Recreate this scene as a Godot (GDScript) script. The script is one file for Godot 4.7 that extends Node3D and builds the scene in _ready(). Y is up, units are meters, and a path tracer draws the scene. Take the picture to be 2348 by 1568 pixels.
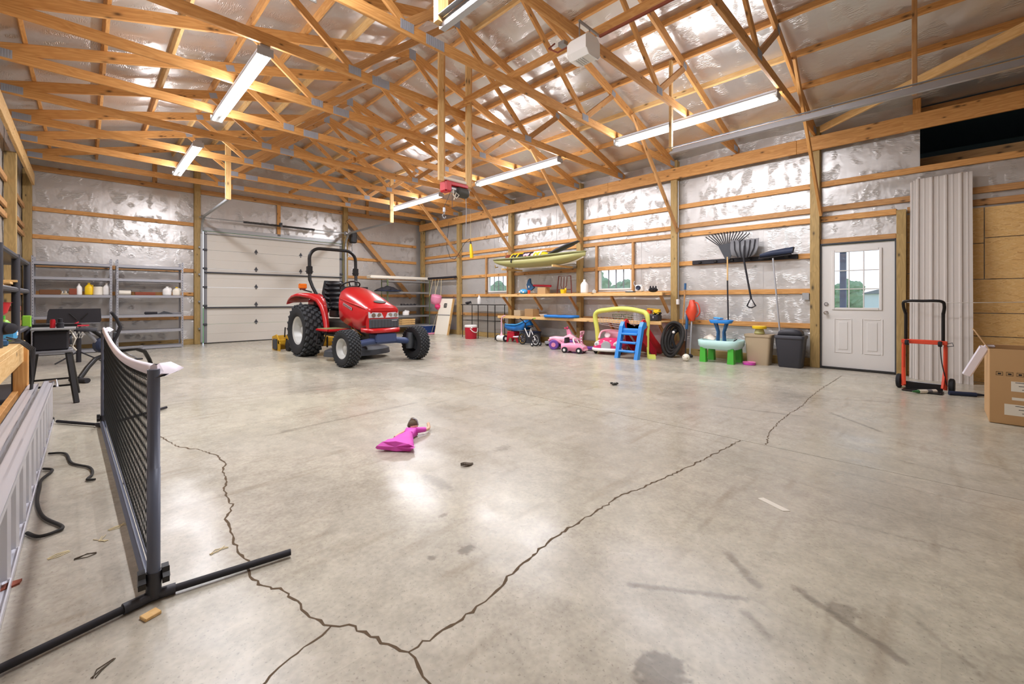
extends Node3D
# A pole-barn workshop. World: X runs from the left wall to the right wall, Y is up, depth runs along -Z. V(x, h, d) puts a point at depth d.

class MB:
	var st := SurfaceTool.new()
	var off := Vector2.ZERO
	var us := 1.0
	func _init():
		st.begin(Mesh.PRIMITIVE_TRIANGLES)
		st.set_smooth_group(-1)
	func tri(a, b, c, ua = Vector2.ZERO, ub = Vector2.ZERO, uc = Vector2.ZERO):
		st.set_uv(ua); st.add_vertex(a)
		st.set_uv(uc); st.add_vertex(c)
		st.set_uv(ub); st.add_vertex(b)
	func face(p, u, out):
		var n = (p[1] - p[0]).cross(p[2] - p[0])
		var k = p.size()
		for i in range(1, k - 1):
			if n.dot(out) >= 0: tri(p[0], p[i], p[i + 1], u[0], u[i], u[i + 1])
			else: tri(p[0], p[i + 1], p[i], u[0], u[i + 1], u[i])
	# a box with chamfered edges; the grain runs along its longest side
	func box(c, s, ch = 0.0, xf = Transform3D.IDENTITY):
		st.set_smooth_group(-1)
		var L = 0
		if s.y > s[L]: L = 1
		if s.z > s[L]: L = 2
		var a = (L + 1) % 3
		var b = (L + 2) % 3
		var h = s * 0.5
		ch = minf(ch, minf(h.x, minf(h.y, h.z)) * 0.9)
		var uv = func(q): return Vector2(q[L], q[a] + q[b]) * us + off
		for ax in 3:
			for sg in [-1.0, 1.0]:
				var pts = []
				var us_ = []
				for q in [[-1, -1], [1, -1], [1, 1], [-1, 1]]:
					var v = Vector3.ZERO
					v[ax] = sg * h[ax]
					v[(ax + 1) % 3] = q[0] * (h[(ax + 1) % 3] - ch)
					v[(ax + 2) % 3] = q[1] * (h[(ax + 2) % 3] - ch)
					pts.append(xf * (v + c)); us_.append(uv.call(v))
				var o = Vector3.ZERO
				o[ax] = sg
				face(pts, us_, xf.basis * o)
		if ch > 0.0:
			for ax in 3:
				var e1 = (ax + 1) % 3
				var e2 = (ax + 2) % 3
				for s1 in [-1.0, 1.0]:
					for s2 in [-1.0, 1.0]:
						var pts = []
						var us_ = []
						for q in [[-1, 0], [1, 0], [1, 1], [-1, 1]]:
							var v = Vector3.ZERO
							v[ax] = q[0] * (h[ax] - ch)
							v[e1] = s1 * (h[e1] - (ch if q[1] == 1 else 0.0))
							v[e2] = s2 * (h[e2] - (ch if q[1] == 0 else 0.0))
							pts.append(xf * (v + c)); us_.append(uv.call(v))
						var o = Vector3.ZERO
						o[e1] = s1; o[e2] = s2
						face(pts, us_, xf.basis * o)
		return self
	# a straight timber or bar from a to b; w is measured across (towards side), t along up
	func beam(a, b, w, t, up = Vector3.UP, ch = 0.003):
		var z = (b - a).normalized()
		var x = up.cross(z)
		if x.length() < 0.01: x = Vector3.RIGHT.cross(z)
		x = x.normalized()
		var y = z.cross(x)
		return box(Vector3.ZERO, Vector3(w, t, (b - a).length()), ch, Transform3D(Basis(x, y, z), (a + b) * 0.5))
	func band(r0, r1, g, closed = true, v0 = 0.0, v1 = 1.0):
		st.set_smooth_group(g)
		var n = r0.size()
		var m = n if closed else n - 1
		for i in m:
			var j = (i + 1) % n
			var a = r0[i]
			var b = r0[j]
			var c = r1[j]
			var d = r1[i]
			var ua = Vector2(float(i) / n, v0)
			var ub = Vector2(float(i + 1) / n, v0)
			var uc = Vector2(float(i + 1) / n, v1)
			var ud = Vector2(float(i) / n, v1)
			if not a.is_equal_approx(b): tri(a, b, c, ua, ub, uc)
			if not c.is_equal_approx(d): tri(a, c, d, ua, uc, ud)
	func cap(r, flip = false):
		st.set_smooth_group(-1)
		var c = Vector3.ZERO
		for p in r: c += p
		c /= r.size()
		for i in r.size():
			var j = (i + 1) % r.size()
			if flip: tri(c, r[j], r[i])
			else: tri(c, r[i], r[j])
	# rings joined into a skin
	func loft(rings, caps = true, closed = true, g = 1):
		for i in rings.size() - 1: band(rings[i], rings[i + 1], g, closed, float(i) / (rings.size() - 1), float(i + 1) / (rings.size() - 1))
		if caps:
			cap(rings[0], true)
			cap(rings[-1], false)
		return self
	func tube(pts, r, seg = 8, loop = false, caps = true, radii = []):
		var n = pts.size()
		var rings = []
		var up = Vector3.UP
		var t0 = (pts[1] - pts[0]).normalized()
		if absf(t0.dot(up)) > 0.9: up = Vector3.RIGHT
		var x = up.cross(t0).normalized()
		for i in n:
			var p0 = pts[(i - 1 + n) % n] if (loop or i > 0) else pts[i]
			var p1 = pts[(i + 1) % n] if (loop or i < n - 1) else pts[i]
			var t = (p1 - p0).normalized()
			x = (x - t * x.dot(t)).normalized()
			var y = t.cross(x)
			var rr = radii[i] if radii.size() > i else r
			var ring = []
			for k in seg:
				var a = TAU * k / seg
				ring.append(pts[i] + (x * cos(a) + y * sin(a)) * rr)
			rings.append(ring)
		for i in n - 1: band(rings[i], rings[i + 1], 1)
		if loop: band(rings[n - 1], rings[0], 1)
		elif caps:
			cap(rings[0], true)
			cap(rings[n - 1], false)
		return self
	func cyl(a, b, r, seg = 12, r2 = -1.0):
		return tube([a, b], r, seg, false, true, [r, r if r2 < 0 else r2])
	# profile of (radius, height) turned about the local Y axis; bends sharper than 35 degrees stay crisp
	func lathe(prof, seg = 20, xf = Transform3D.IDENTITY, caps = true):
		var rings = []
		for q in prof:
			var ring = []
			for k in seg:
				var a = TAU * k / seg
				ring.append(xf * Vector3(q.x * cos(a), q.y, -q.x * sin(a)))
			rings.append(ring)
		var g = 2
		for i in prof.size() - 1:
			if i > 0:
				var d0 = (prof[i] - prof[i - 1]).normalized()
				var d1 = (prof[i + 1] - prof[i]).normalized()
				if d0.dot(d1) < 0.82: g += 1
			band(rings[i], rings[i + 1], g, true, float(i) / prof.size(), float(i + 1) / prof.size())
		if caps:
			if prof[0].x > 0.001: cap(rings[0], true)
			if prof[-1].x > 0.001: cap(rings[-1], false)
		return self
	func ball(c, r, seg = 14, xf = Transform3D.IDENTITY):
		if r is float: r = Vector3(r, r, r)
		var rings = []
		var m = maxi(4, seg / 2)
		for i in m + 1:
			var f = -PI / 2 + PI * i / m
			var ring = []
			for k in seg:
				var a = TAU * k / seg
				ring.append(xf * (c + Vector3(cos(f) * cos(a) * r.x, sin(f) * r.y, -cos(f) * sin(a) * r.z)))
			rings.append(ring)
		for i in m: band(rings[i], rings[i + 1], 1)
		return self
	# an outline in the local XY plane given thickness along Z
	func prism(poly, depth, xf = Transform3D.IDENTITY, smooth = false):
		var p = PackedVector2Array(poly)
		if Geometry2D.is_polygon_clockwise(p): p.reverse()
		var idx = Geometry2D.triangulate_polygon(p)
		st.set_smooth_group(-1)
		for i in range(0, idx.size(), 3):
			var q = [p[idx[i]], p[idx[i + 1]], p[idx[i + 2]]]
			for s in [-1.0, 1.0]:
				var f = []
				for w in q: f.append(xf * Vector3(w.x, w.y, s * depth * 0.5))
				face(f, [q[0] + off, q[1] + off, q[2] + off], xf.basis * Vector3(0, 0, s))
		st.set_smooth_group(3 if smooth else -1)
		var n = p.size()
		for i in n:
			var a = p[i]
			var b = p[(i + 1) % n]
			var f = [xf * Vector3(a.x, a.y, -depth * 0.5), xf * Vector3(b.x, b.y, -depth * 0.5), xf * Vector3(b.x, b.y, depth * 0.5), xf * Vector3(a.x, a.y, depth * 0.5)]
			face(f, [a + off, b + off, b + off + Vector2(0, depth), a + off + Vector2(0, depth)], xf.basis * Vector3(b.y - a.y, a.x - b.x, 0))
		return self
	func mesh() -> ArrayMesh:
		st.generate_normals()
		st.index()
		return st.commit()

var M := {}
var taken := {}
var rng := RandomNumberGenerator.new()

func V(x, h, d) -> Vector3: return Vector3(x, h, -d)

func T(pos, yaw = 0.0, pitch = 0.0, roll = 0.0) -> Transform3D:
	return Transform3D(Basis.from_euler(Vector3(deg_to_rad(pitch), deg_to_rad(yaw), deg_to_rad(roll))), pos)

func numbered(n: String) -> String:
	taken[n] = taken.get(n, -1) + 1
	return n if taken[n] == 0 else "%s_%03d" % [n, taken[n]]

func tag(o, label, cat, group = ""):
	o.set_meta("label", label); o.set_meta("category", cat)
	if group != "": o.set_meta("group", group)
	return o

# a thing: a node at its base whose children are its parts
func thing(n, label, cat, at = Vector3.ZERO, yaw = 0.0, group = "") -> Node3D:
	var o := Node3D.new()
	o.name = numbered(n)
	add_child(o)
	o.position = at
	o.rotation_degrees.y = yaw
	return tag(o, label, cat, group)

func part(parent, n, b, m, xf = Transform3D.IDENTITY) -> MeshInstance3D:
	var o := MeshInstance3D.new()
	o.name = n
	o.mesh = b.mesh() if b is MB else b
	o.material_override = M[m] if m is String else m
	o.transform = xf
	parent.add_child(o, true)
	return o

# a thing that is one mesh
func solo(n, label, cat, b, m, xf = Transform3D.IDENTITY, group = "") -> MeshInstance3D:
	var o = part(self, numbered(n), b, m, xf)
	return tag(o, label, cat, group)

func struct(n) -> Node3D:
	var o := Node3D.new()
	o.name = n
	o.set_meta("kind", "structure")
	add_child(o)
	return o

func copy(o, label, at, yaw = 0.0):
	var c = o.duplicate()
	c.name = numbered(String(o.name).rstrip("0123456789").rstrip("_"))
	add_child(c)
	c.position = at
	c.rotation_degrees.y = yaw
	c.set_meta("label", label)
	return c

# a timber as its own part, its mesh centred on itself
func timber(parent, n, a, b, w, t, m, up = Vector3.UP, ch = 0.004) -> MeshInstance3D:
	var z = (b - a).normalized()
	var x = up.cross(z)
	if x.length() < 0.01: x = Vector3.RIGHT.cross(z)
	x = x.normalized()
	var q := MB.new()
	q.off = Vector2(rng.randf() * 4.0, rng.randf() * 4.0)
	q.box(Vector3.ZERO, Vector3(w, t, (b - a).length()), ch)
	return part(parent, n, q, m, Transform3D(Basis(x, z.cross(x), z), (a + b) * 0.5))

func mat(n, c, rough = 0.6, metal = 0.0) -> StandardMaterial3D:
	var m := StandardMaterial3D.new()
	m.resource_name = n
	m.albedo_color = Color(c) if c is String else c
	m.roughness = rough
	m.metallic = metal
	M[n] = m
	return m

func noise(sd, freq, oct = 4, type = FastNoiseLite.TYPE_SIMPLEX_SMOOTH) -> FastNoiseLite:
	var f := FastNoiseLite.new()
	f.seed = sd
	f.frequency = freq
	f.fractal_octaves = oct
	f.noise_type = type
	return f

func tex(img: Image) -> ImageTexture: return ImageTexture.create_from_image(img)

# sawn softwood: long grain, growth bands and a few knots; the picture spans 2.4 m by 0.6 m
func wood_image(sd, light: Color, dark: Color, knots: int, w = 768, h = 192) -> Image:
	var img := Image.create(w, h, false, Image.FORMAT_RGB8)
	var a := noise(sd, 0.012, 4)
	var b := noise(sd + 7, 0.03, 3)
	var r := RandomNumberGenerator.new()
	r.seed = sd
	var ks = []
	for i in knots: ks.append(Vector3(r.randf() * w, r.randf() * h, 3.0 + r.randf() * 4.0))
	for y in h:
		for x in w:
			var yy = float(y)
			var kd = 0.0
			for k in ks:
				var dx = (x - k.x) / 2.2
				var dy = yy - k.y
				var q = (dx * dx + dy * dy) / (k.z * k.z)
				if q < 12.0:
					kd = maxf(kd, exp(-q * 1.6))
					yy += dy * exp(-q * 0.35) * 0.6
			var g = 0.5 + 0.5 * a.get_noise_2d(x * 0.35, yy * 7.0)
			var s = 0.5 + 0.5 * sin((yy * 0.42 + b.get_noise_2d(x * 0.12, yy * 0.6) * 16.0))
			var f = clampf(g * 0.7 + s * 0.35 - 0.12, 0.0, 1.0)
			var c = light.lerp(dark, f * 0.75)
			c = c.lerp(dark.darkened(0.55), kd * 0.85)
			img.set_pixel(x, y, c)
	return img

func wood_mat(n, sd, light, dark, knots, rough = 0.62):
	var m = mat(n, Color.WHITE, rough)
	m.albedo_texture = tex(wood_image(sd, Color(light), Color(dark), knots))
	m.uv1_scale = Vector3(1.0 / 2.4, 1.0 / 0.6, 1)
	return m

func make_materials():
	wood_mat("pine", 11, "dca664", "ae7234", 14)
	wood_mat("pine_pale", 23, "e8c48a", "c6944f", 10)
	wood_mat("pine_dull", 31, "c89860", "98683a", 16)
	wood_mat("treated", 47, "b89a62", "866e40", 9)
	# reflective bubble foil, crinkled
	var foil = mat("foil", "c8c6c3", 0.36, 0.56)
	var nt := Image.create(512, 512, false, Image.FORMAT_L8)
	var n1 := noise(5, 0.02, 3)
	var n2 := noise(9, 0.006, 2)
	var n3 := noise(15, 0.05, 2)
	for y in 512:
		for x in 512:
			# tileable by blending the wrapped copies
			var fx = x / 512.0
			var v = 0.0
			var patch = clampf(n2.get_noise_2d(x * 1.6, y * 1.2) * 2.6, 0.0, 1.0) * (1.0 - absf(fx * 2 - 1) ** 6)
			var w = n1.get_noise_2d(x * 0.7, y * 5.2 + 22.0 * n2.get_noise_2d(y, x))
			v += (1.0 - absf(w) * 2.2) * 0.55 * patch
			v += n3.get_noise_2d(x * 0.4, y * 0.4) * 0.12
			var e = minf(minf(x, 511 - x), minf(y, 511 - y)) / 40.0
			nt.set_pixel(x, y, Color.WHITE * clampf(0.4 + v * minf(e, 1.0), 0, 1))
	foil.heightmap_enabled = true
	foil.heightmap_texture = tex(nt)
	foil.heightmap_scale = 0.8
	foil.uv1_scale = Vector3(1.0 / 1.22, 1.0 / 1.22, 1)
	var fr = foil.duplicate()
	fr.resource_name = "foil_roof"
	fr.albedo_color = Color("d6d2cd")
	fr.metallic = 0.75
	fr.roughness = 0.3
	M["foil_roof"] = fr
	# oriented strand board
	var osb_img := Image.create(512, 512, false, Image.FORMAT_RGB8)
	osb_img.fill(Color("e0b673"))
	var r := RandomNumberGenerator.new()
	r.seed = 3
	for i in 2600:
		var c = Color("e6bf7e").lerp(Color("c9985a"), r.randf() * r.randf() * 1.1)
		c = c.lerp(Color("efd29a"), r.randf() * 0.4)
		var len = r.randi_range(8, 34)
		var wd = r.randi_range(2, 7)
		var x0 = r.randi_range(-10, 511)
		var y0 = r.randi_range(-10, 511)
		var sl = r.randf_range(-0.6, 0.6)
		for k in len:
			osb_img.fill_rect(Rect2i(x0 + k, y0 + int(sl * k), 2, wd), c)
	var osb = mat("osb", Color.WHITE, 0.7)
	osb.albedo_texture = tex(osb_img)
	osb.uv1_triplanar = true
	osb.uv1_world_triplanar = true
	osb.uv1_scale = Vector3(0.9, 0.9, 0.9)
	# concrete
	var cw := 1024
	var chh := 1536
	var ci := Image.create(cw, chh, false, Image.FORMAT_RGB8)
	var c1 := noise(101, 0.0022, 4)
	var c2 := noise(103, 0.012, 4)
	var c3 := noise(107, 0.09, 3)
	var c4 := noise(109, 0.03, 3)
	var base := Color("bab3a5")
	for y in chh:
		for x in cw:
			var big = c1.get_noise_2d(x, y)
			var mid = c2.get_noise_2d(x, y * 0.7)
			var fine = c3.get_noise_2d(x, y)
			var scuff = c4.get_noise_2d(x * 0.25, y * 2.0)
			var k = 1.0 + big * 0.07 + mid * 0.07 + fine * 0.05
			var c = Color(base.r * k, base.g * k * (1.0 + big * 0.012), base.b * k * (1.0 - big * 0.02))
			if scuff > 0.32: c = c.lerp(Color("8d8170"), (scuff - 0.32) * 0.9)
			var pale = c2.get_noise_2d(x * 0.6 + 900, y * 0.6)
			if pale > 0.25: c = c.lerp(Color("d2cbbf"), (pale - 0.25) * 0.9)
			ci.set_pixel(x, y, c)
	stains(ci)
	var con = mat("concrete", Color.WHITE, 0.3)
	con.albedo_texture = tex(ci)
	con.metallic_specular = 0.45
	con.detail_enabled = true
	con.detail_blend_mode = BaseMaterial3D.BLEND_MODE_MUL
	con.detail_uv_layer = BaseMaterial3D.DETAIL_UV_2
	con.uv2_scale = Vector3(1, 1, 1)
	var fi := Image.create(512, 512, false, Image.FORMAT_RGB8)
	var f1 := noise(201, 0.08, 4)
	var f2 := noise(207, 0.015, 3)
	for y in 512:
		for x in 512:
			var q = f1.get_noise_2d(x, y) * 0.07 + f2.get_noise_2d(x, y) * 0.05
			var s = 0.96 + q
			if f1.get_noise_2d(x * 2.0 + 400, y * 2.0) < -0.5: s -= 0.14
			fi.set_pixel(x, y, Color(s, s, s * 0.985))
	con.detail_albedo = tex(fi)
	var ri := Image.create(512, 512, false, Image.FORMAT_L8)
	for y in 512:
		for x in 512:
			ri.set_pixel(x, y, Color.WHITE * clampf(0.27 + f2.get_noise_2d(x * 1.5, y) * 0.16 + f1.get_noise_2d(x, y) * 0.06, 0.1, 0.7))
	con.roughness = 1.0
	con.roughness_texture = tex(ri)
	mat("grime", "3d3226", 0.95)
	mat("crack_shade_dirt", "5b4a36", 0.95)  # dirt brown, with the shade inside a deep crack painted into the colour
	for a in [["white_paint", "e6e4e0", 0.45, 0.0], ["door_white", "dcd9d4", 0.4, 0.0], ["panel_white", "cfcac0", 0.5, 0.0], ["black_plastic", "1d1c1e", 0.45, 0.0], ["soft_black", "242227", 0.75, 0.0], ["black_metal", "1e1c1c", 0.4, 0.4], ["rubber", "1f2023", 0.82, 0.0], ["dark_grey", "3f4146", 0.6, 0.0], ["mid_grey", "7d7d80", 0.55, 0.0], ["light_grey", "a9a9ac", 0.5, 0.0], ["zinc", "b4b5b8", 0.36, 0.85], ["galvanised", "a5a7a8", 0.45, 0.7], ["plate_steel", "a9aeb8", 0.5, 0.3], ["shelf_steel", "a3a4aa", 0.42, 0.35], ["aluminium", "dcdce2", 0.38, 0.6], ["chrome", "d8d8da", 0.12, 1.0], ["brass", "b8923e", 0.3, 0.9], ["tractor_red", "c4161c", 0.28, 0.0], ["tractor_grey", "4a4f55", 0.5, 0.2], ["tractor_blue", "3c4b72", 0.5, 0.1], ["wheel_silver", "c6c6c2", 0.4, 0.3], ["vinyl", "17171b", 0.32, 0.0], ["engine", "4c4a44", 0.6, 0.4], ["yellow_paint", "c99a1c", 0.5, 0.0], ["orange_lens", "e2711a", 0.25, 0.0], ["lens_clear", "d8dde2", 0.12, 0.3], ["red_plastic", "c8202a", 0.4, 0.0], ["crimson", "b5122c", 0.45, 0.0], ["blue_plastic", "1d78c8", 0.4, 0.0], ["slide_blue", "2a86d6", 0.4, 0.0], ["bin_blue", "1f4079", 0.45, 0.0], ["pink", "e58fae", 0.42, 0.0], ["hot_pink", "d8336f", 0.42, 0.0], ["pale_pink", "f0b7c4", 0.42, 0.0], ["purple", "6e459c", 0.45, 0.0], ["magenta", "e04fc0", 0.5, 0.0], ["lime", "8cc63a", 0.45, 0.0], ["green_plastic", "4bb53a", 0.42, 0.0], ["deep_green", "2c6a35", 0.5, 0.0], ["mint", "bfe4de", 0.4, 0.0], ["yellow_plastic", "f0c818", 0.4, 0.0], ["pale_yellow", "d9df68", 0.5, 0.0], ["olive", "8e9060", 0.45, 0.0], ["khaki", "a8a56a", 0.45, 0.0], ["tan_plastic", "b4a184", 0.5, 0.0], ["charcoal", "35353c", 0.5, 0.0], ["cardboard", "c09a6c", 0.85, 0.0], ["cardboard_dark", "a68358", 0.85, 0.0], ["paper", "e8e2d4", 0.8, 0.0], ["ink", "2b2723", 0.8, 0.0], ["foam", "ebe6f0", 0.8, 0.0], ["orange", "e2512a", 0.42, 0.0], ["truck_orange", "d9482a", 0.42, 0.0], ["brown", "6b2f22", 0.6, 0.0], ["brown_wood", "6d4424", 0.65, 0.0], ["navy", "1f2a44", 0.6, 0.0], ["steel_blue", "2a5a86", 0.5, 0.0], ["sky_blue", "4aa6dc", 0.45, 0.0], ["rope", "e0cfa4", 0.85, 0.0], ["white_rope", "d8d4cc", 0.85, 0.0], ["mesh_black", "1b1d1c", 0.8, 0.0], ["net_white", "efe6ee", 0.7, 0.0], ["pole_grey", "5a5f6e", 0.42, 0.1], ["sheet_metal", "cdc6bf", 0.45, 0.0], ["skin", "e0b394", 0.55, 0.0], ["hair_brown", "5a4632", 0.7, 0.0], ["leaf_brown", "4d4030", 0.8, 0.0], ["white_plastic", "eceae6", 0.4, 0.0], ["cream", "e9e2d2", 0.45, 0.0], ["rust", "8a4630", 0.7, 0.2], ["grass", "6f9a48", 0.95, 0.0], ["tree_leaf", "7d9c6c", 0.9, 0.0], ["bark", "54483c", 0.9, 0.0], ["porch_blue", "4f68a8", 0.6, 0.0], ["roofing_felt", "77777a", 0.9, 0.0], ["siding_out", "cfd2d6", 0.6, 0.0], ["tire_grey", "3e4144", 0.85, 0.0], ["seal_black", "2a2724", 0.8, 0.0], ["nylon", "c2bfb8", 0.6, 0.0], ["army_green", "6c7a4e", 0.6, 0.0]]:
		mat(a[0], a[1], a[2], a[3])
	M.tractor_red.clearcoat_enabled = true
	M.tractor_red.clearcoat = 0.5
	M.tractor_red.clearcoat_roughness = 0.15
	var g = mat("glass", Color(0.9, 0.95, 1.0, 0.06), 0.02)
	g.transparency = BaseMaterial3D.TRANSPARENCY_ALPHA
	var cp = mat("clear_plastic", Color(0.9, 0.93, 0.93, 0.35), 0.2)
	cp.transparency = BaseMaterial3D.TRANSPARENCY_ALPHA
	var tl = mat("tube_light", "ffffff", 0.3)
	tl.emission_enabled = true
	tl.emission = Color("fdfaf2")
	tl.emission_energy_multiplier = 3.2
	var sk = mat("tulle", Color("e65ac6"), 0.6)
	sk.backlight_enabled = true
	sk.backlight = Color("7a2a66")

# oil drops, tyre scuffs and the worn patch on the slab, laid down where the photograph has them
func stains(ci: Image):
	var put = func(x, d, rx, rz, col, k):
		var r = RandomNumberGenerator.new()
		r.seed = int(x * 1000 + d * 77)
		var nz = noise(int(x * 100), 0.09, 3)
		var px = int((x + 1.0) / 10.0 * 1024)
		var py = int((13.8 - d) / 15.0 * 1536)
		var ax = int(rx * 102.4) + 2
		var az = int(rz * 102.4) + 2
		for j in range(-az, az + 1):
			for i in range(-ax, ax + 1):
				var q = Vector2(i / (rx * 102.4), j / (rz * 102.4)).length() + nz.get_noise_2d(i * 3, j * 3) * 0.5
				if q < 1.0 and px + i >= 0 and px + i < 1024 and py + j >= 0 and py + j < 1536:
					ci.set_pixel(px + i, py + j, ci.get_pixel(px + i, py + j).lerp(col, k * clampf((1.0 - q) * 4.0, 0, 1)))
	var dark = Color("6f685e")
	for a in STAINS: put.call(a[0], a[1], a[2], a[3], dark, a[4])
	for a in SCUFFS:
		var n = int(Vector2(a[0] - a[2], a[1] - a[3]).length() / 0.012) + 1
		for i in n:
			var t = float(i) / n
			put.call(lerpf(a[0], a[2], t), lerpf(a[1], a[3], t), a[4], a[4], dark, a[5] * 0.5)

const STAINS = [[1.24, 0.6, 0.1, 0.08, 0.7], [1.22, 1.52, 0.05, 0.03, 0.6], [1.34, 1.85, 0.03, 0.02, 0.5], [1.08, 1.58, 0.02, 0.02, 0.6], [2.27, 2.37, 0.1, 0.05, 0.35], [1.4, 2.17, 0.07, 0.1, 0.3], [1.55, 2.22, 0.05, 0.16, 0.35], [1.95, 0.25, 0.06, 0.05, 0.4], [4.6, 1.9, 0.3, 0.1, 0.16], [5.2, 2.3, 0.4, 0.2, 0.12], [2.2, 5.6, 0.5, 0.25, 0.14], [1.0, 4.2, 0.35, 0.3, 0.12], [4.9, 6.6, 0.1, 0.02, 0.5], [3.6, 5.0, 0.3, 0.3, 0.1], [2.6, 3.6, 0.35, 0.2, 0.12], [1.2, 2.4, 0.3, 0.2, 0.1], [6.3, 5.0, 0.5, 0.4, 0.1], [7.6, 3.1, 0.1, 0.03, 0.5]]
const SCUFFS = [[1.53, 0.88, 1.78, 0.51, 0.016, 0.5], [2.03, 0.67, 1.87, 0.5, 0.022, 0.35], [1.98, 0.41, 1.81, 0.07, 0.02, 0.45], [1.7, 0.5, 1.62, 0.4, 0.02, 0.35], [5.33, 0.8, 4.85, 0.36, 0.02, 0.4], [4.79, 1.71, 4.97, 0.92, 0.03, 0.16], [3.6, 1.6, 3.5, -0.3, 0.012, 0.2], [3.2, 1.2, 3.05, -0.2, 0.012, 0.18], [2.72, 0.41, 2.81, -0.1, 0.012, 0.25], [2.12, 0.09, 1.9, -0.1, 0.01, 0.3], [4.2, 0.6, 3.9, -0.4, 0.012, 0.2], [4.6, 0.3, 4.3, -0.5, 0.012, 0.2], [3.9, 3.2, 3.9, 1.6, 0.012, 0.16], [0.6, 6.1, 2.8, 5.3, 0.02, 0.16], [1.2, 4.0, 2.6, 4.1, 0.03, 0.16], [5.1, 3.4, 5.2, 1.8, 0.012, 0.18]]
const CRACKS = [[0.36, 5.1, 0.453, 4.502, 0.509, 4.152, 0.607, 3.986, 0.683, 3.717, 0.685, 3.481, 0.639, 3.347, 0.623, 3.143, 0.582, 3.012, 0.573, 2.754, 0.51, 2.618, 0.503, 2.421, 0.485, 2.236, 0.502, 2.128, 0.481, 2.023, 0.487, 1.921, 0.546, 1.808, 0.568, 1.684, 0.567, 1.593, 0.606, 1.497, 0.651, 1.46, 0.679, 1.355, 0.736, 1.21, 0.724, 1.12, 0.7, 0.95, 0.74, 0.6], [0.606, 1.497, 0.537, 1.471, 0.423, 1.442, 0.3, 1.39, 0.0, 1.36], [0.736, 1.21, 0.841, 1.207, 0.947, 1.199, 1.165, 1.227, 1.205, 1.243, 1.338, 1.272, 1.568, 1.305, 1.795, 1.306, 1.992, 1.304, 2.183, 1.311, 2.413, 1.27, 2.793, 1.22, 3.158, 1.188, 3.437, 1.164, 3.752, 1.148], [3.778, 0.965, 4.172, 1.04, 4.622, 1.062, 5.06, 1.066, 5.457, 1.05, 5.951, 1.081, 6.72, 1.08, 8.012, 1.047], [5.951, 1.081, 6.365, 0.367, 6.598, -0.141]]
const XR = 8.70     # inner faces of the posts
const XL = -0.80
const DB = 13.50
const DF = -1.35    # front wall, behind the camera
const RIDGE = 3.95
const PITCH = 0.285
const TRUSS_Y = 3.90

func roof_low(x): return TRUSS_Y + PITCH * (8.73 - (x if x > RIDGE else 2 * RIDGE - x))   # lower edge of the top chord
func roof_foil(x): return roof_low(x) + 0.245

# foil sheets on a vertical wall; fix is "x" (wall along the depth) or "d" (wall along x); each sheet is one part
func foil_wall(parent, fix, plane, u0, u1, h0, h1, holes, sheet = 1.22, gable = false):
	var nz := noise(int(plane * 31) + 400, 1.6, 3)
	var k = 0
	var u = u0
	while u < u1 - 0.01:
		var e = minf(u + sheet, u1)
		var us_ = [u, e]
		var hs = [h0, h1]
		var a = u + 0.12
		while a < e - 0.03:
			us_.append(a); a += 0.12
		a = h0 + 0.1
		var top = h1
		if gable: top = roof_foil(RIDGE)
		while a < top:
			hs.append(a); a += 0.1
		for q in holes:
			for w in [q[0], q[1]]:
				if w > u and w < e: us_.append(w)
			for w in [q[2], q[3]]:
				if w > h0 and w < top: hs.append(w)
		us_.sort(); hs.sort()
		var b := MB.new()
		b.st.set_smooth_group(1)
		var lift = 0.004 if k % 2 else 0.0
		var P = func(uu, hh):
			if gable: hh = minf(hh, roof_foil(uu))
			var bump = nz.get_noise_2d(uu, hh * 1.4) * 0.009 - lift
			return V(plane + bump, hh, uu) if fix == "x" else V(uu, hh, plane + bump)
		for i in us_.size() - 1:
			for j in hs.size() - 1:
				var cu = (us_[i] + us_[i + 1]) * 0.5
				var chh = (hs[j] + hs[j + 1]) * 0.5
				if us_[i + 1] - us_[i] < 0.0005 or hs[j + 1] - hs[j] < 0.0005: continue
				if gable and hs[j] >= roof_foil(us_[i]) and hs[j] >= roof_foil(us_[i + 1]): continue
				var inside = false
				for q in holes:
					if cu > q[0] and cu < q[1] and chh > q[2] and chh < q[3]: inside = true
				if inside: continue
				var f = [P.call(us_[i], hs[j]), P.call(us_[i + 1], hs[j]), P.call(us_[i + 1], hs[j + 1]), P.call(us_[i], hs[j + 1])]
				var uv = [Vector2(us_[i] - u, hs[j]), Vector2(us_[i + 1] - u, hs[j]), Vector2(us_[i + 1] - u, hs[j + 1]), Vector2(us_[i] - u, hs[j + 1])]
				for z in 4: uv[z] += Vector2(0, k * 0.37)
				var out = Vector3(RIDGE, 2, -6) - f[0]
				b.face(f, uv, out)
		if b.st.get_primitive_type() == Mesh.PRIMITIVE_TRIANGLES: part(parent, "foil_sheet", b, "foil")
		u = e
		k += 1

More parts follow.
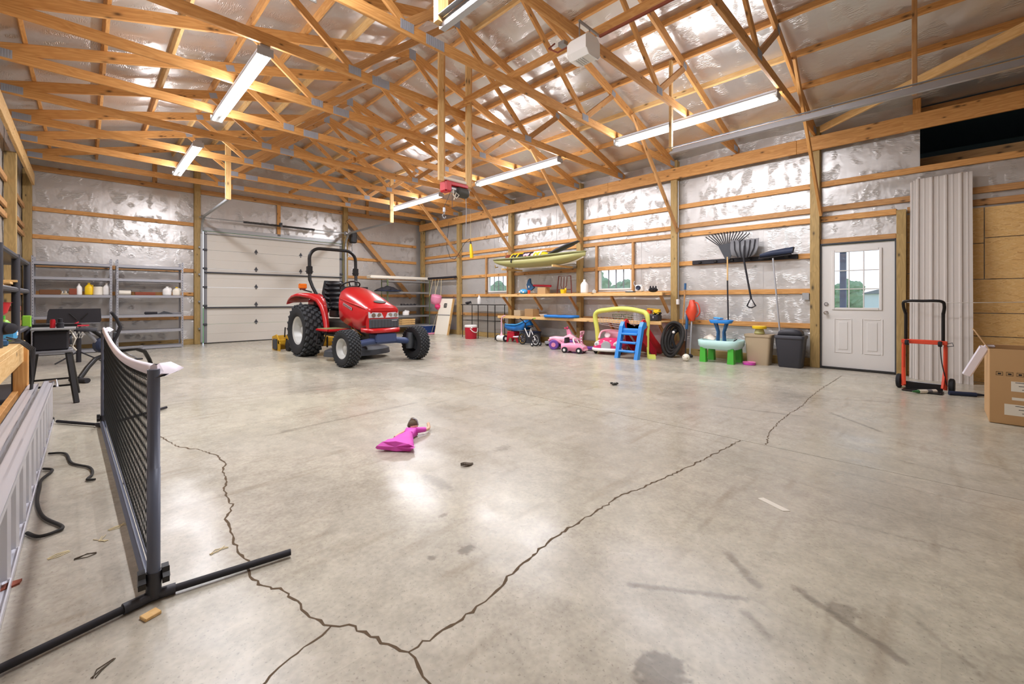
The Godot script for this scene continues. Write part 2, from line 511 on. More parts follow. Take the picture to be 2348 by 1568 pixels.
# outer cladding with thickness around the openings
func shell(parent, fix, plane, thick, u0, u1, h0, h1, holes, m = "siding_out"):
	var us_ = [u0, u1]
	for q in holes:
		us_.append(q[0]); us_.append(q[1])
	us_.sort()
	for i in us_.size() - 1:
		var a = maxf(us_[i], u0)
		var b = minf(us_[i + 1], u1)
		if b - a < 0.002: continue
		var spans = [[h0, h1]]
		for q in holes:
			if (a + b) * 0.5 > q[0] and (a + b) * 0.5 < q[1]:
				var ns = []
				for s in spans:
					if q[2] > s[0]: ns.append([s[0], minf(q[2], s[1])])
					if q[3] < s[1]: ns.append([maxf(q[3], s[0]), s[1]])
				spans = ns
		for s in spans:
			if s[1] - s[0] < 0.002: continue
			var sz = Vector3(thick, s[1] - s[0], b - a) if fix == "x" else Vector3(b - a, s[1] - s[0], thick)
			var c = V(plane, (s[0] + s[1]) / 2, (a + b) / 2) if fix == "x" else V((a + b) / 2, (s[0] + s[1]) / 2, plane)
			part(parent, "siding", MB.new().box(Vector3.ZERO, sz), m, Transform3D(Basis(), c))

func build_floor():
	var f = struct("floor")
	var jx = 3.76
	for s in [[-1.0, jx - 0.004], [jx + 0.004, 9.0]]:
		for t in [[-1.5, 13.8]]:
			var b := MB.new()
			var x0 = s[0]
			var x1 = s[1]
			var top = [V(x0, 0, t[0]), V(x1, 0, t[0]), V(x1, 0, t[1]), V(x0, 0, t[1])]
			var uv = []
			for p in top: uv.append(Vector2((p.x + 1.0) / 10.0, (13.8 + p.z) / 15.0))
			b.st.set_smooth_group(-1)
			for q in [[0, 1, 2], [0, 2, 3]]:
				for w in [q[0], q[2], q[1]]:
					b.st.set_uv(uv[w]); b.st.set_uv2(Vector2(top[w].x, top[w].z) / 1.3); b.st.add_vertex(top[w])
			var n = top.size()
			for i in n:
				var a = top[i]
				var c = top[(i + 1) % n]
				for w in [[a, 0], [c - Vector3(0, 0.1, 0), 0], [c, 0], [a, 0], [a - Vector3(0, 0.1, 0), 0], [c - Vector3(0, 0.1, 0), 0]]:
					b.st.set_uv(Vector2((w[0].x + 1) / 10, (13.8 + w[0].z) / 15)); b.st.set_uv2(Vector2(w[0].x, w[0].z)); b.st.add_vertex(w[0])
			part(f, "slab", b, "concrete")
	part(f, "joint_filler", MB.new().box(V(jx, -0.055, 6.3), Vector3(0.008, 0.09, 15.0)), "grime")
	# cracks: flat ragged strips, coloured for dirt and the shade of their depth
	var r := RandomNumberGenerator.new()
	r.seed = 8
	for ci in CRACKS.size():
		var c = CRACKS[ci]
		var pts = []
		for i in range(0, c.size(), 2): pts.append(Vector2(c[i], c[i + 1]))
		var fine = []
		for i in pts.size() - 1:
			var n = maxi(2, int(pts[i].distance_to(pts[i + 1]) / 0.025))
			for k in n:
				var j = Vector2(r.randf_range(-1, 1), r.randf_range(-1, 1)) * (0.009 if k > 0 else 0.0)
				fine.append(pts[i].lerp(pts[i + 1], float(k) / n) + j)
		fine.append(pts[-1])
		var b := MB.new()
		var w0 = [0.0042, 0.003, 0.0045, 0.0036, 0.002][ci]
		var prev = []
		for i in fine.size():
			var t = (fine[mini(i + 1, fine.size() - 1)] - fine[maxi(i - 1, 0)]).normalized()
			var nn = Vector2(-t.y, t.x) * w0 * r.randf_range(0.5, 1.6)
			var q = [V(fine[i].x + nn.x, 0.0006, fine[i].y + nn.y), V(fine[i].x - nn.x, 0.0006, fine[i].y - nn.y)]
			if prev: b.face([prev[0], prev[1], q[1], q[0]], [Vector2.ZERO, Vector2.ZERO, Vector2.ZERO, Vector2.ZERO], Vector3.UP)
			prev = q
		part(f, "crack", b, "crack_shade_dirt")

const POSTS_R = [11.26, 8.82, 6.38, 3.94, 1.5]
const ROWS = [3.085, 2.665, 2.495, 1.895, 1.29, 0.69]

func build_walls():
	rng.seed = 77
	# ---- right wall
	var w = struct("wall_right")
	var holes = [[9.05, 9.90, 1.375, 1.93], [4.98, 5.86, 1.375, 1.93], [0.44, 1.44, -0.1, 2.075], [-1.3, 0.22, 3.13, 4.3]]
	foil_wall(w, "x", 8.845, DF, 13.62, 0.0, 4.16, holes)
	var oholes = holes.duplicate()
	shell(w, "x", 8.905, 0.06, DF - 0.1, 13.75, -0.1, 4.3, oholes)
	for d in POSTS_R:
		timber(w, "post", V(XR + 0.068, 0, d), V(XR + 0.068, 4.05, d), 0.135, 0.135, "treated", Vector3(0, 0, 1), 0.006)
	timber(w, "post", V(XR + 0.068, 0, 13.43), V(XR + 0.068, 4.05, 13.43), 0.135, 0.135, "treated", Vector3(0, 0, 1), 0.006)
	timber(w, "post", V(XR + 0.05, 0, 0.42), V(XR + 0.05, 2.50, 0.42), 0.10, 0.11, "treated", Vector3(0, 0, 1), 0.004)
	timber(w, "post", V(XR + 0.068, 3.88, 0.25), V(XR + 0.068, 4.12, 0.25), 0.12, 0.09, "pine", Vector3(0, 0, 1))
	timber(w, "post", V(XR + 0.068, 2.4, DF), V(XR + 0.068, 4.05, DF), 0.13, 0.13, "treated", Vector3(0, 0, 1))
	var bays = [[13.36, 11.33], [11.19, 8.89], [8.75, 6.45], [6.31, 4.01], [3.87, 1.57], [1.43, DF]]
	for i in bays.size():
		for k in ROWS.size():
			var y = ROWS[k]
			var segs = [bays[i]]
			if i == 5 and k >= 3: continue
			if i == 1 and k == 3: segs = [[11.19, 9.94], [9.94, 8.97], [8.97, 8.89]]
			if i == 3 and k == 3: segs = [[6.31, 5.93], [5.93, 4.94], [4.94, 4.01]]
			if i == 5 and k == 2: segs = [[1.43, 0.48], [0.36, DF]]
			for s in segs:
				var m = "pine" if rng.randf() < 0.75 else "pine_dull"
				timber(w, "girt", V(XR + 0.115, y, s[0]), V(XR + 0.115, y, s[1]), 0.038, 0.089, m)
	# door head and window framing
	timber(w, "door_head", V(XR + 0.1, 2.115, 1.43), V(XR + 0.1, 2.115, 0.48), 0.07, 0.085, "pine_dull")
	for d in [9.95, 9.0, 5.91, 4.93]:
		timber(w, "window_stud", V(XR + 0.10, 1.335, d), V(XR + 0.10, 2.45, d), 0.06, 0.05, "pine_dull", Vector3(0, 0, 1))
	for i in bays.size():
		if i == 5: continue
		timber(w, "skirt_board", V(XR + 0.115, 0.07, bays[i][0]), V(XR + 0.115, 0.07, bays[i][1]), 0.038, 0.14, "treated")
	# truss carrier
	for s in [[13.5, 9.6], [9.6, 5.5], [5.5, 1.75], [1.75, DF]]:
		timber(w, "header", V(XR - 0.022, 3.765, s[0]), V(XR - 0.022, 3.765, s[1] + 0.003), 0.042, 0.235, "pine")
	for d in POSTS_R:
		timber(w, "knee_brace", V(8.69, 2.56, d - 0.09), V(6.85, 4.44, d - 0.09), 0.038, 0.089, "pine_dull" if d > 2 else "pine", Vector3(0, 1, 0))
	# strand board lining right of the door, in pieces
	for o in [[0.36, 0.30, 0.0, 0.46], [0.36, 0.30, 0.47, 1.53], [0.36, 0.30, 1.54, 2.0], [0.36, 0.30, 2.01, 2.42], [0.295, -0.42, 1.93, 2.42], [0.295, -0.42, 1.43, 1.92], [-0.43, DF, 2.0, 2.42], [-0.43, DF, 1.43, 1.99], [0.295, -0.78, 0.96, 1.42], [0.295, -0.78, 0.64, 0.95], [0.295, -0.78, 0.4, 0.63], [0.295, -0.78, 0.0, 0.39], [-0.79, DF, 0.0, 1.42]]:
		part(w, "strand_board", MB.new().box(Vector3.ZERO, Vector3(0.012, o[3] - o[2], o[0] - o[1]), 0.002), "osb", Transform3D(Basis(), V(8.80 + rng.randf() * 0.004, (o[2] + o[3]) / 2, (o[0] + o[1]) / 2)))
	# attic of the porch seen through the open bay over the strand board
	var at = struct("wall_porch")
	part(at, "attic_back", MB.new().box(V(13.2, 3.6, 0.0), Vector3(0.05, 1.6, 6.0)), "roofing_felt")
	part(at, "attic_roof", MB.new().box(V(11.1, 4.42, 0.0), Vector3(4.4, 0.05, 6.0)), "roofing_felt")
	part(at, "porch_ceiling", MB.new().box(V(11.1, 2.98, 0.0), Vector3(4.3, 0.04, 6.0)), "roofing_felt")
	for d in [-3.0, 3.0]: part(at, "attic_end", MB.new().box(V(11.1, 3.7, d), Vector3(4.4, 1.5, 0.05)), "roofing_felt")
	timber(at, "attic_beam", V(9.6, 3.36, 3.0), V(9.6, 3.36, -3.0), 0.05, 0.14, "pine_dull")
	timber(at, "attic_beam", V(9.0, 4.0, 3.0), V(9.0, 4.0, -3.0), 0.05, 0.1, "pine_dull")
	timber(at, "porch_post", V(10.9, -0.2, 1.40), V(10.9, 2.95, 1.40), 0.1, 0.1, "porch_blue", Vector3(0, 0, 1))
	# ---- back wall
	var bw = struct("wall_back")
	var bh = [[2.17, 5.83, -0.1, 2.95]]
	foil_wall(bw, "d", DB + 0.14, XL - 0.14, 8.84, 0.0, 4.1, bh, 1.22, true)
	shell(bw, "d", DB + 0.2, 0.06, XL - 0.2, 8.93, -0.1, 4.1, bh)
	gable(bw, DB + 0.2)
	for x in [XL - 0.068, 2.04, 5.93]:
		timber(bw, "post", V(x, 0, DB + 0.068), V(x, minf(roof_low(x), 4.6), DB + 0.068), 0.135, 0.135, "treated", Vector3(0, 0, 1), 0.006)
	timber(bw, "stud", V(3.98, 2.99, DB + 0.1), V(3.98, 4.0, DB + 0.1), 0.09, 0.04, "pine", Vector3(0, 0, 1))
	for s in [[XL, 1.97], [6.0, 8.6]]:
		for k in [0, 2, 3, 4, 5]:
			timber(bw, "girt", V(s[0], ROWS[k], DB + 0.115), V(s[1], ROWS[k], DB + 0.115), 0.038, 0.089, "pine_dull" if k % 2 else "pine")
		timber(bw, "skirt_board", V(s[0], 0.07, DB + 0.115), V(s[1], 0.07, DB + 0.115), 0.038, 0.14, "treated")
	timber(bw, "door_head", V(2.1, 3.0, DB + 0.11), V(5.87, 3.0, DB + 0.11), 0.06, 0.1, "galvanised")
	timber(bw, "gable_chord", V(XL - 0.1, 3.95, DB + 0.1), V(8.8, 3.95, DB + 0.1), 0.04, 0.12, "pine_dull")
	for x in [1.2, 6.7]: timber(bw, "gable_stud", V(x, 4.0, DB + 0.1), V(x, roof_low(x) + 0.1, DB + 0.1), 0.089, 0.038, "pine_dull", Vector3(0, 0, 1))
	timber(bw, "wind_brace", V(5.98, 3.72, DB - 0.03), V(8.3, 1.22, DB - 0.03), 0.038, 0.14, "pine_dull", Vector3(0, 1, 0))
	# ---- left wall
	var lw = struct("wall_left")
	foil_wall(lw, "x", XL - 0.145, DF, 13.62, 0.0, 4.16, [], 1.22)
	shell(lw, "x", XL - 0.2, 0.06, DF - 0.1, 13.75, -0.1, 4.3, [])
	for d in [10.72, 8.28, 5.84, 3.4, 0.96]:
		timber(lw, "post", V(XL - 0.068, 0, d), V(XL - 0.068, 3.55, d), 0.135, 0.135, "treated", Vector3(0, 0, 1), 0.006)
	var lb = [[13.43, 10.8], [10.64, 8.36], [8.2, 5.92], [5.76, 3.48], [3.32, DF]]
	for s in lb:
		for y in ROWS: timber(lw, "girt", V(XL - 0.115, y, s[0]), V(XL - 0.115, y, s[1]), 0.038, 0.089, "pine_dull")
		timber(lw, "skirt_board", V(XL - 0.115, 0.07, s[0]), V(XL - 0.115, 0.07, s[1]), 0.038, 0.14, "treated")
	for s in [[13.42, 9.0], [9.0, 4.0], [4.0, DF]]:
		timber(lw, "header", V(XL + 0.022, 3.66, s[0]), V(XL + 0.022, 3.66, s[1] + 0.003), 0.042, 0.235, "pine_pale")
	# ---- front wall, behind the camera
	var fw = struct("wall_front")
	var fh = [[2.05, 5.9, -0.1, 3.1]]
	foil_wall(fw, "d", DF - 0.06, XL - 0.14, 8.84, 0.0, 4.1, fh, 1.22, true)
	shell(fw, "d", DF - 0.12, 0.06, XL - 0.2, 8.93, -0.1, 4.1, fh)
	gable(fw, DF - 0.12)
	for x in [1.95, 6.0]: timber(fw, "post", V(x, 0, DF), V(x, roof_low(x), DF), 0.135, 0.1, "treated", Vector3(0, 0, 1))
	for s in [[XL, 1.88], [6.07, 8.7]]:
		for y in ROWS: timber(fw, "girt", V(s[0], y, DF - 0.02), V(s[1], y, DF - 0.02), 0.038, 0.089, "pine")

func gable(parent, d):
	part(parent, "siding", MB.new().prism([Vector2(XL - 0.23, 4.05), Vector2(8.96, 4.05), Vector2(8.96, roof_foil(8.9)), Vector2(RIDGE, roof_foil(RIDGE) + 0.03), Vector2(XL - 0.23, roof_foil(8.9))], 0.06), "siding_out", Transform3D(Basis(), V(0, 0, d)))

func build_ceiling():
	rng.seed = 99
	var c = struct("ceiling")
	var nz := noise(900, 0.9, 3)
	var nf := noise(910, 3.0, 2)
	var px = [0.36, 1.05, 1.73, 2.41, 3.10, 3.78, 4.46]
	for side in [-1, 1]:
		for o in px:
			var x = RIDGE + side * o
			var y = roof_low(x) + 0.148 + 0.05
			var tilt = Vector3(side * sin(atan(PITCH)), cos(atan(PITCH)), 0)
			var cuts = [13.6, 10.1, 6.4, 2.75, DF]
			if int(o * 10) % 2: cuts = [13.6, 8.9, 5.2, 1.5, DF]
			for i in cuts.size() - 1:
				timber(c, "purlin", V(x, y, cuts[i]), V(x, y, cuts[i + 1] + 0.003), 0.04, 0.095, "pine" if rng.randf() < 0.7 else "pine_pale", tilt)
		# foil above the purlins, one sheet for every 1.22 m of length, slack between the purlins
		var d = DF - 0.06
		var k = 0
		while d < 13.7:
			var e = minf(d + 1.22, 13.7)
			var b := MB.new()
			b.st.set_smooth_group(1)
			var nu = 56
			var nd = 10
			var P = func(i, j):
				var s = 5.02 * i / nu
				var x = RIDGE + side * s
				var dd = lerpf(d, e, float(j) / nd)
				var ph = (s - 0.36) / 0.683
				var sag = sin(PI * (ph - floorf(ph)))
				var y = roof_foil(x) + 0.002 - 0.035 * sag * (0.6 + nz.get_noise_2d(x, dd) * 0.9) + nf.get_noise_2d(x, dd) * 0.006 * sag
				return V(x, y, dd)
			for i in nu:
				for j in nd:
					var f = [P.call(i, j), P.call(i + 1, j), P.call(i + 1, j + 1), P.call(i, j + 1)]
					var uv = []
					for q in [[i, j], [i + 1, j], [i + 1, j + 1], [i, j + 1]]: uv.append(Vector2(1.22 * q[1] / nd, 5.02 * q[0] / nu + k * 0.41))
					b.face(f, uv, Vector3.DOWN)
			part(c, "foil_sheet", b, "foil_roof")
			d = e
			k += 1
		var x0 = RIDGE
		var x1 = RIDGE + side * 5.1
		var b2 = MB.new().beam(V(x0, roof_foil(x0) + 0.06, 6.4), V(x1, roof_foil(x1) + 0.06, 6.4), 15.2, 0.05, Vector3.UP, 0.0)
		part(c, "roof_deck", b2, "siding_out")

func plate(parent, x, y, w, h, z, roll = 0.0):
	var b := MB.new()
	b.box(Vector3.ZERO, Vector3(w, h, 0.002))
	var n = int(w / 0.022)
	for i in n: b.box(Vector3(-w / 2 + (i + 0.5) * w / n, 0, 0.002), Vector3(0.009, h * 0.96, 0.004))
	part(parent, "nail_plate", b, "plate_steel", T(Vector3(x, y, z), 0, 0, roll))

func build_trusses():
	rng.seed = 5
	var names = ["roof truss nearest the white walk door post", "second roof truss from the walk door, holding the right light's middle", "third roof truss from the walk door, ahead of the hoist frame", "roof truss that carries the two hanging hoist boards", "fifth roof truss from the walk door, just behind the hoist", "sixth roof truss from the walk door, over the kayak post", "fifth roof truss from the garage door wall", "fourth roof truss from the garage door wall", "third roof truss from the garage door wall", "second roof truss from the garage door wall, nearest it"]
	var t = thing("roof_truss", names[0], "roof truss", V(0, TRUSS_Y, 1.5), 0, "roof trusses four feet apart")
	var xl = 2 * RIDGE - 8.73
	var wt = 0.038
	timber(t, "bottom_chord", Vector3(xl, 0.06, 0), Vector3(2.72, 0.06, 0), wt, 0.12, "pine")
	timber(t, "bottom_chord", Vector3(2.72, 0.06, 0), Vector3(8.73, 0.06, 0), wt, 0.12, "pine")
	var ry = PITCH * (8.73 - RIDGE)
	var half = 0.07 / cos(atan(PITCH))
	timber(t, "top_chord", Vector3(xl - 0.08, half - 0.02, 0), Vector3(RIDGE, ry + half, 0), wt, 0.14, "pine")
	timber(t, "top_chord", Vector3(8.81, half - 0.02, 0), Vector3(RIDGE, ry + half, 0), wt, 0.14, "pine")
	for s in [-1, 1]:
		var nx = RIDGE + s * 1.6
		var qx = RIDGE + s * 2.4
		var qy = PITCH * (8.73 - (RIDGE + 2.4))
		timber(t, "web", Vector3(nx, 0.1, 0), Vector3(RIDGE + s * 0.03, ry + 0.02, 0), wt - 0.002, 0.089, "pine" if s > 0 else "pine_dull")
		timber(t, "web", Vector3(nx, 0.1, 0), Vector3(qx, qy + 0.03, 0), wt - 0.002, 0.089, "pine_dull" if s > 0 else "pine")
		for z in [0.021, -0.021]:
			plate(t, nx - s * 0.02, 0.085, 0.16, 0.1, z)
			plate(t, qx, qy + 0.06, 0.11, 0.09, z, -s * rad_to_deg(atan(PITCH)))
			plate(t, (8.6 if s > 0 else xl + 0.13), 0.07, 0.2, 0.1, z)
	for z in [0.021, -0.021]:
		plate(t, 2.72, 0.06, 0.24, 0.11, z)
		plate(t, RIDGE, ry + 0.06, 0.13, 0.17, z)
	for k in range(1, 10):
		copy(t, names[k], V(0, TRUSS_Y, 1.5 + 1.22 * k))
	# a brace over the bottom chords along the ridge line, in three lengths
	var lb = thing("ridge_brace", "long timber brace running along the building on top of the bottom chords", "brace", V(RIDGE, TRUSS_Y + 0.12, 6.0))
	for s in [[12.6, 8.6], [8.72, 4.9], [4.96, -0.9]]:
		timber(lb, "brace_board", Vector3(0.045 if s[0] == 8.72 else 0.0, 0.045, 6.0 - s[0]), Vector3(0.045 if s[0] == 8.72 else 0.0, 0.045, 6.0 - s[1]), 0.038, 0.089, "pine")
	var wb = thing("wind_brace", "pale diagonal timber from the door post truss seat to the front", "brace", V(8.6, TRUSS_Y, 1.4))
	timber(wb, "brace_board", Vector3(0, 0.06, 0), Vector3(-1.85, 0.1, 2.3), 0.038, 0.11, "pine_pale")

const LAMP_DOWN = 9.3
const LAMP_SIDE = 1.9

func build_lights():
	var spots = [[6.45, 1.5, "right fluorescent fixture nearest the white walk door"], [6.45, 5.16, "right fluorescent fixture beside the hoist"], [6.45, 9.03, "right fluorescent fixture nearest the garage door wall"], [1.38, 5.16, "large left fluorescent fixture hanging nearest the camera"], [1.38, 9.05, "small looking left fluorescent fixture towards the shelves"], [1.38, 1.5, "fluorescent fixture over the camera, seen only by its light"]]
	var t = thing("fluorescent_fixture", spots[0][2], "light fixture", V(spots[0][0], 3.80, spots[0][1] + 1.22), 0, "eight-foot strip lights under the trusses")
	# channel with two bare tubes
	part(t, "channel", MB.new().box(Vector3(0, 0.08, 0), Vector3(0.1, 0.04, 2.42), 0.004), "light_grey")
	for z in [-1.215, 1.215]:
		part(t, "end_plate", MB.new().box(Vector3(0, 0.025, z), Vector3(0.16, 0.09, 0.012), 0.003), "light_grey")
		for x in [-0.042, 0.042]: part(t, "socket", MB.new().box(Vector3(x, 0.012, z * 0.985), Vector3(0.022, 0.045, 0.025), 0.003), "white_plastic")
		part(t, "hanger", MB.new().cyl(Vector3(0, 0.1, z * 0.9), Vector3(0, 0.13, z * 0.9), 0.006, 6), "zinc")
	for x in [-0.042, 0.042]: part(t, "light_tube", MB.new().cyl(Vector3(x, 0.0, -1.185), Vector3(x, 0.0, 1.185), 0.022, 12), "tube_light")
	# the tubes shine down and to both sides
	for q in [[0.0, LAMP_DOWN], [-115.0, LAMP_SIDE], [115.0, LAMP_SIDE]]:
		var l := AreaLight3D.new()
		l.name = "lamp_glow"
		l.area_size = Vector2(0.16 if q[0] == 0.0 else 0.05, 2.36)
		l.light_energy = q[1]
		l.light_color = Color("f6f7ff")
		l.shadow_enabled = true
		var down = Basis(Vector3(1, 0, 0), Vector3(0, 0, -1), Vector3(0, 1, 0))
		var turn = Basis(Vector3(0, 0, 1), deg_to_rad(q[0]))
		l.transform = Transform3D(turn * down, turn * Vector3(0, -0.024 if q[0] == 0.0 else -0.075, 0))
		t.add_child(l, true)
	for i in range(1, spots.size()): copy(t, spots[i][2], V(spots[i][0], 3.80, spots[i][1] + 1.22))

func build_openings():
	# white nine-light walk door
	var d = struct("door_1")
	var w0 = 0.485
	var w1 = 1.425
	for q in [[w1 - 0.005, 1.425 + 0.03], [w0 - 0.03, w0 + 0.005]]:
		part(d, "jamb", MB.new().box(V(8.785, 1.04, (q[0] + q[1]) / 2), Vector3(0.11, 2.08, absf(q[1] - q[0]) + 0.01), 0.003), "dark_grey")
	part(d, "head_jamb", MB.new().box(V(8.785, 2.065, 0.955), Vector3(0.11, 0.025, 0.95), 0.003), "dark_grey")
	part(d, "threshold", MB.new().box(V(8.785, 0.015, 0.955), Vector3(0.13, 0.03, 0.93), 0.004), "seal_black")
	# leaf with the window cut out
	var leaf := MB.new()
	for r in [[1.415, 1.265, 0.035, 2.045], [0.65, 0.495, 0.035, 2.045], [1.265, 0.65, 1.945, 2.045], [1.265, 0.65, 0.035, 0.985]]:
		leaf.box(V(8.785, (r[2] + r[3]) / 2, (r[0] + r[1]) / 2), Vector3(0.044, r[3] - r[2], r[0] - r[1]))
	var lf = part(d, "door_leaf", leaf, "door_white")
	var fr := MB.new()
	for r in [[1.275, 1.235, 0.975, 1.955], [0.68, 0.64, 0.975, 1.955], [1.235, 0.68, 1.915, 1.955], [1.235, 0.68, 0.975, 1.015]]:
		fr.box(V(8.757, (r[2] + r[3]) / 2, (r[0] + r[1]) / 2), Vector3(0.022, r[3] - r[2], r[0] - r[1]), 0.007)
	part(lf, "light_frame", fr, "door_white")
	for k in [1, 2]:
		part(lf, "muntin", MB.new().box(V(8.762, 1.465, lerpf(1.235, 0.68, k / 3.0)), Vector3(0.014, 0.9, 0.016), 0.004), "door_white")
		part(lf, "muntin", MB.new().box(V(8.762, lerpf(1.015, 1.915, k / 3.0), 0.957), Vector3(0.013, 0.016, 0.555), 0.004), "door_white")
	for i in 3:
		for j in 3:
			part(lf, "pane", MB.new().box(V(8.785, lerpf(1.015, 1.915, (j + 0.5) / 3.0), lerpf(1.235, 0.68, (i + 0.5) / 3.0)), Vector3(0.004, 0.285, 0.17)), "glass")
	for q in [[1.231, 1.026], [0.878, 0.646]]:
		var c = (q[0] + q[1]) / 2
		var rp := MB.new()
		rp.box(V(8.762, 0.555, q[0] + 0.008), Vector3(0.012, 0.56, 0.016), 0.005)
		rp.box(V(8.762, 0.555, q[1] - 0.008), Vector3(0.012, 0.56, 0.016), 0.005)
		rp.box(V(8.762, 0.827, c), Vector3(0.012, 0.016, 0.2), 0.005)
		rp.box(V(8.762, 0.283, c), Vector3(0.012, 0.016, 0.2), 0.005)
		rp.box(V(8.762, 0.555, c), Vector3(0.010, 0.45, 0.125), 0.005)
		part(lf, "raised_panel", rp, "door_white")
	var kx = T(V(8.763, 0.925, 1.35), 0, 0, 90)
	part(lf, "door_knob", MB.new().lathe([Vector2(0.032, 0), Vector2(0.032, 0.006), Vector2(0.012, 0.012), Vector2(0.012, 0.035), Vector2(0.026, 0.045), Vector2(0.028, 0.06), Vector2(0.018, 0.07), Vector2(0, 0.072)], 16, kx), "chrome")
	part(lf, "deadbolt", MB.new().lathe([Vector2(0.03, 0), Vector2(0.03, 0.012), Vector2(0.022, 0.02), Vector2(0, 0.02)], 16, T(V(8.763, 1.07, 1.35), 0, 0, 90)), "chrome")
	for h in [0.25, 1.05, 1.85]: part(d, "hinge", MB.new().cyl(V(8.762, h - 0.05, 0.487), V(8.762, h + 0.05, 0.487), 0.008, 8), "mid_grey")
	# two low windows over the shelves
	var k = 1
	for q in [[9.90, 9.05], [5.86, 4.98]]:
		var w = struct("window_%d" % k)
		k += 1
		var c = (q[0] + q[1]) / 2
		var wd = q[0] - q[1]
		for s in [[q[0] - 0.02, 1.6525, 0.04, 0.555], [q[1] + 0.02, 1.6525, 0.04, 0.555]]:
			part(w, "frame", MB.new().box(V(8.86, s[1], s[0]), Vector3(0.07, s[3], s[2]), 0.005), "white_paint")
		for h in [1.395, 1.91]: part(w, "frame", MB.new().box(V(8.86, h, c), Vector3(0.07, 0.04, wd - 0.08), 0.005), "white_paint")
		for i in [1, 2, 3]: part(w, "glazing_bar", MB.new().box(V(8.88, 1.6525, q[1] + 0.04 + (wd - 0.08) * i / 4.0), Vector3(0.02, 0.475, 0.022), 0.003), "mid_grey")
		for i in 4: part(w, "pane", MB.new().box(V(8.88, 1.6525, q[1] + 0.04 + (wd - 0.08) * (i + 0.5) / 4.0), Vector3(0.004, 0.475, (wd - 0.08) / 4.0 - 0.022)), "glass")
	# ---- sectional overhead door in the back wall
	var g = struct("door_2")
	for i in 6:
		var y0 = 0.02 + i * 0.486
		var s = part(g, "door_section", MB.new().box(V(3.99, y0 + 0.241, 13.56), Vector3(3.62, 0.482, 0.045), 0.004), "panel_white")
		part(s, "pressed_rib", MB.new().box(V(3.99, y0 + 0.24, 13.536), Vector3(3.5, 0.01, 0.006), 0.003), "panel_white")
		for x in [2.21, 5.77]: part(s, "end_stile", MB.new().box(V(x, y0 + 0.241, 13.534), Vector3(0.07, 0.474, 0.01), 0.002), "mid_grey")
		if i > 0:
			for x in [3.38, 4.56]:
				var hm := MB.new().prism([Vector2(0, 0.075), Vector2(0.032, 0.012), Vector2(0.05, 0), Vector2(0.032, -0.012), Vector2(0, -0.075), Vector2(-0.032, -0.012), Vector2(-0.05, 0), Vector2(-0.032, 0.012)], 0.012) as MB
				part(g, "hinge", hm, "dark_grey", T(V(x, y0 + 0.03, 13.53)))
				part(g, "hinge_pin", MB.new().cyl(V(x - 0.03, y0, 13.515), V(x + 0.03, y0, 13.515), 0.008, 8), "zinc")
			for x in [2.2, 5.78]: part(g, "roller_hinge", MB.new().box(V(x, y0, 13.51), Vector3(0.09, 0.05, 0.04), 0.006), "dark_grey")
	for h in [1.86, 0.94, 2.88]:
		part(g, "strut", MB.new().box(V(3.99, h, 13.51), Vector3(3.6, 0.035, 0.06), 0.006), "dark_grey" if h < 2 else "galvanised")
	part(g, "bottom_seal", MB.new().box(V(3.99, 0.012, 13.55), Vector3(3.62, 0.022, 0.05), 0.004), "seal_black")
	for x in [2.11, 5.88]:
		var pts = [V(x, 0.05, 13.42), V(x, 2.85, 13.42)]
		for i in range(1, 7):
			var a = PI / 2 * i / 6.0
			pts.append(V(x, 2.85 + 0.40 * sin(a), 13.42 - 0.40 * (1 - cos(a))))
		pts.append(V(x, 3.25, 10.55))
		var tr := MB.new()
		for i in pts.size() - 1: tr.beam(pts[i], pts[i + 1], 0.055, 0.045, Vector3.RIGHT if i > 0 else Vector3(0, 0, 1), 0.006)
		part(g, "track", tr, "galvanised")
		for h in [0.4, 1.1, 1.8, 2.5]: part(g, "track_bracket", MB.new().box(V(x + (0.03 if x > 3 else -0.03), h, 13.46), Vector3(0.06, 0.05, 0.06), 0.004), "galvanised")
		part(g, "hanger_board", MB.new().box(V(x, 3.83, 10.52), Vector3(0.1, 1.18, 0.038), 0.003), "pine_pale")
	part(g, "torsion_shaft", MB.new().cyl(V(2.05, 3.26, 13.36), V(6.0, 3.26, 13.36), 0.013, 10), "galvanised")
	for s in [[3.03, 3.95], [4.0, 4.9]]:
		var sp := MB.new()
		var pp = []
		for i in 220: pp.append(V(lerpf(s[0], s[1], i / 219.0), 3.26 + 0.03 * cos(i * 1.3), 13.36 + 0.03 * sin(i * 1.3)))
		sp.tube(pp, 0.0062, 5)
		part(g, "torsion_spring", sp, "black_metal")
	for x in [2.13, 5.86]:
		part(g, "cable_drum", MB.new().lathe([Vector2(0.02, -0.03), Vector2(0.07, -0.03), Vector2(0.06, -0.02), Vector2(0.06, 0.02), Vector2(0.07, 0.03), Vector2(0.02, 0.03)], 16, T(V(x, 3.26, 13.36), 0, 0, 90)), "zinc")
	part(g, "bearing_bracket", MB.new().box(V(3.98, 3.3, 13.42), Vector3(0.06, 0.12, 0.12), 0.006), "dark_grey")
	# ---- overhead door in the front wall: its tracks come into the picture
	var f = struct("door_3")
	for i in 6: part(f, "door_section", MB.new().box(V(3.97, 0.02 + i * 0.515 + 0.255, -1.39), Vector3(3.84, 0.51, 0.045), 0.004), "panel_white")
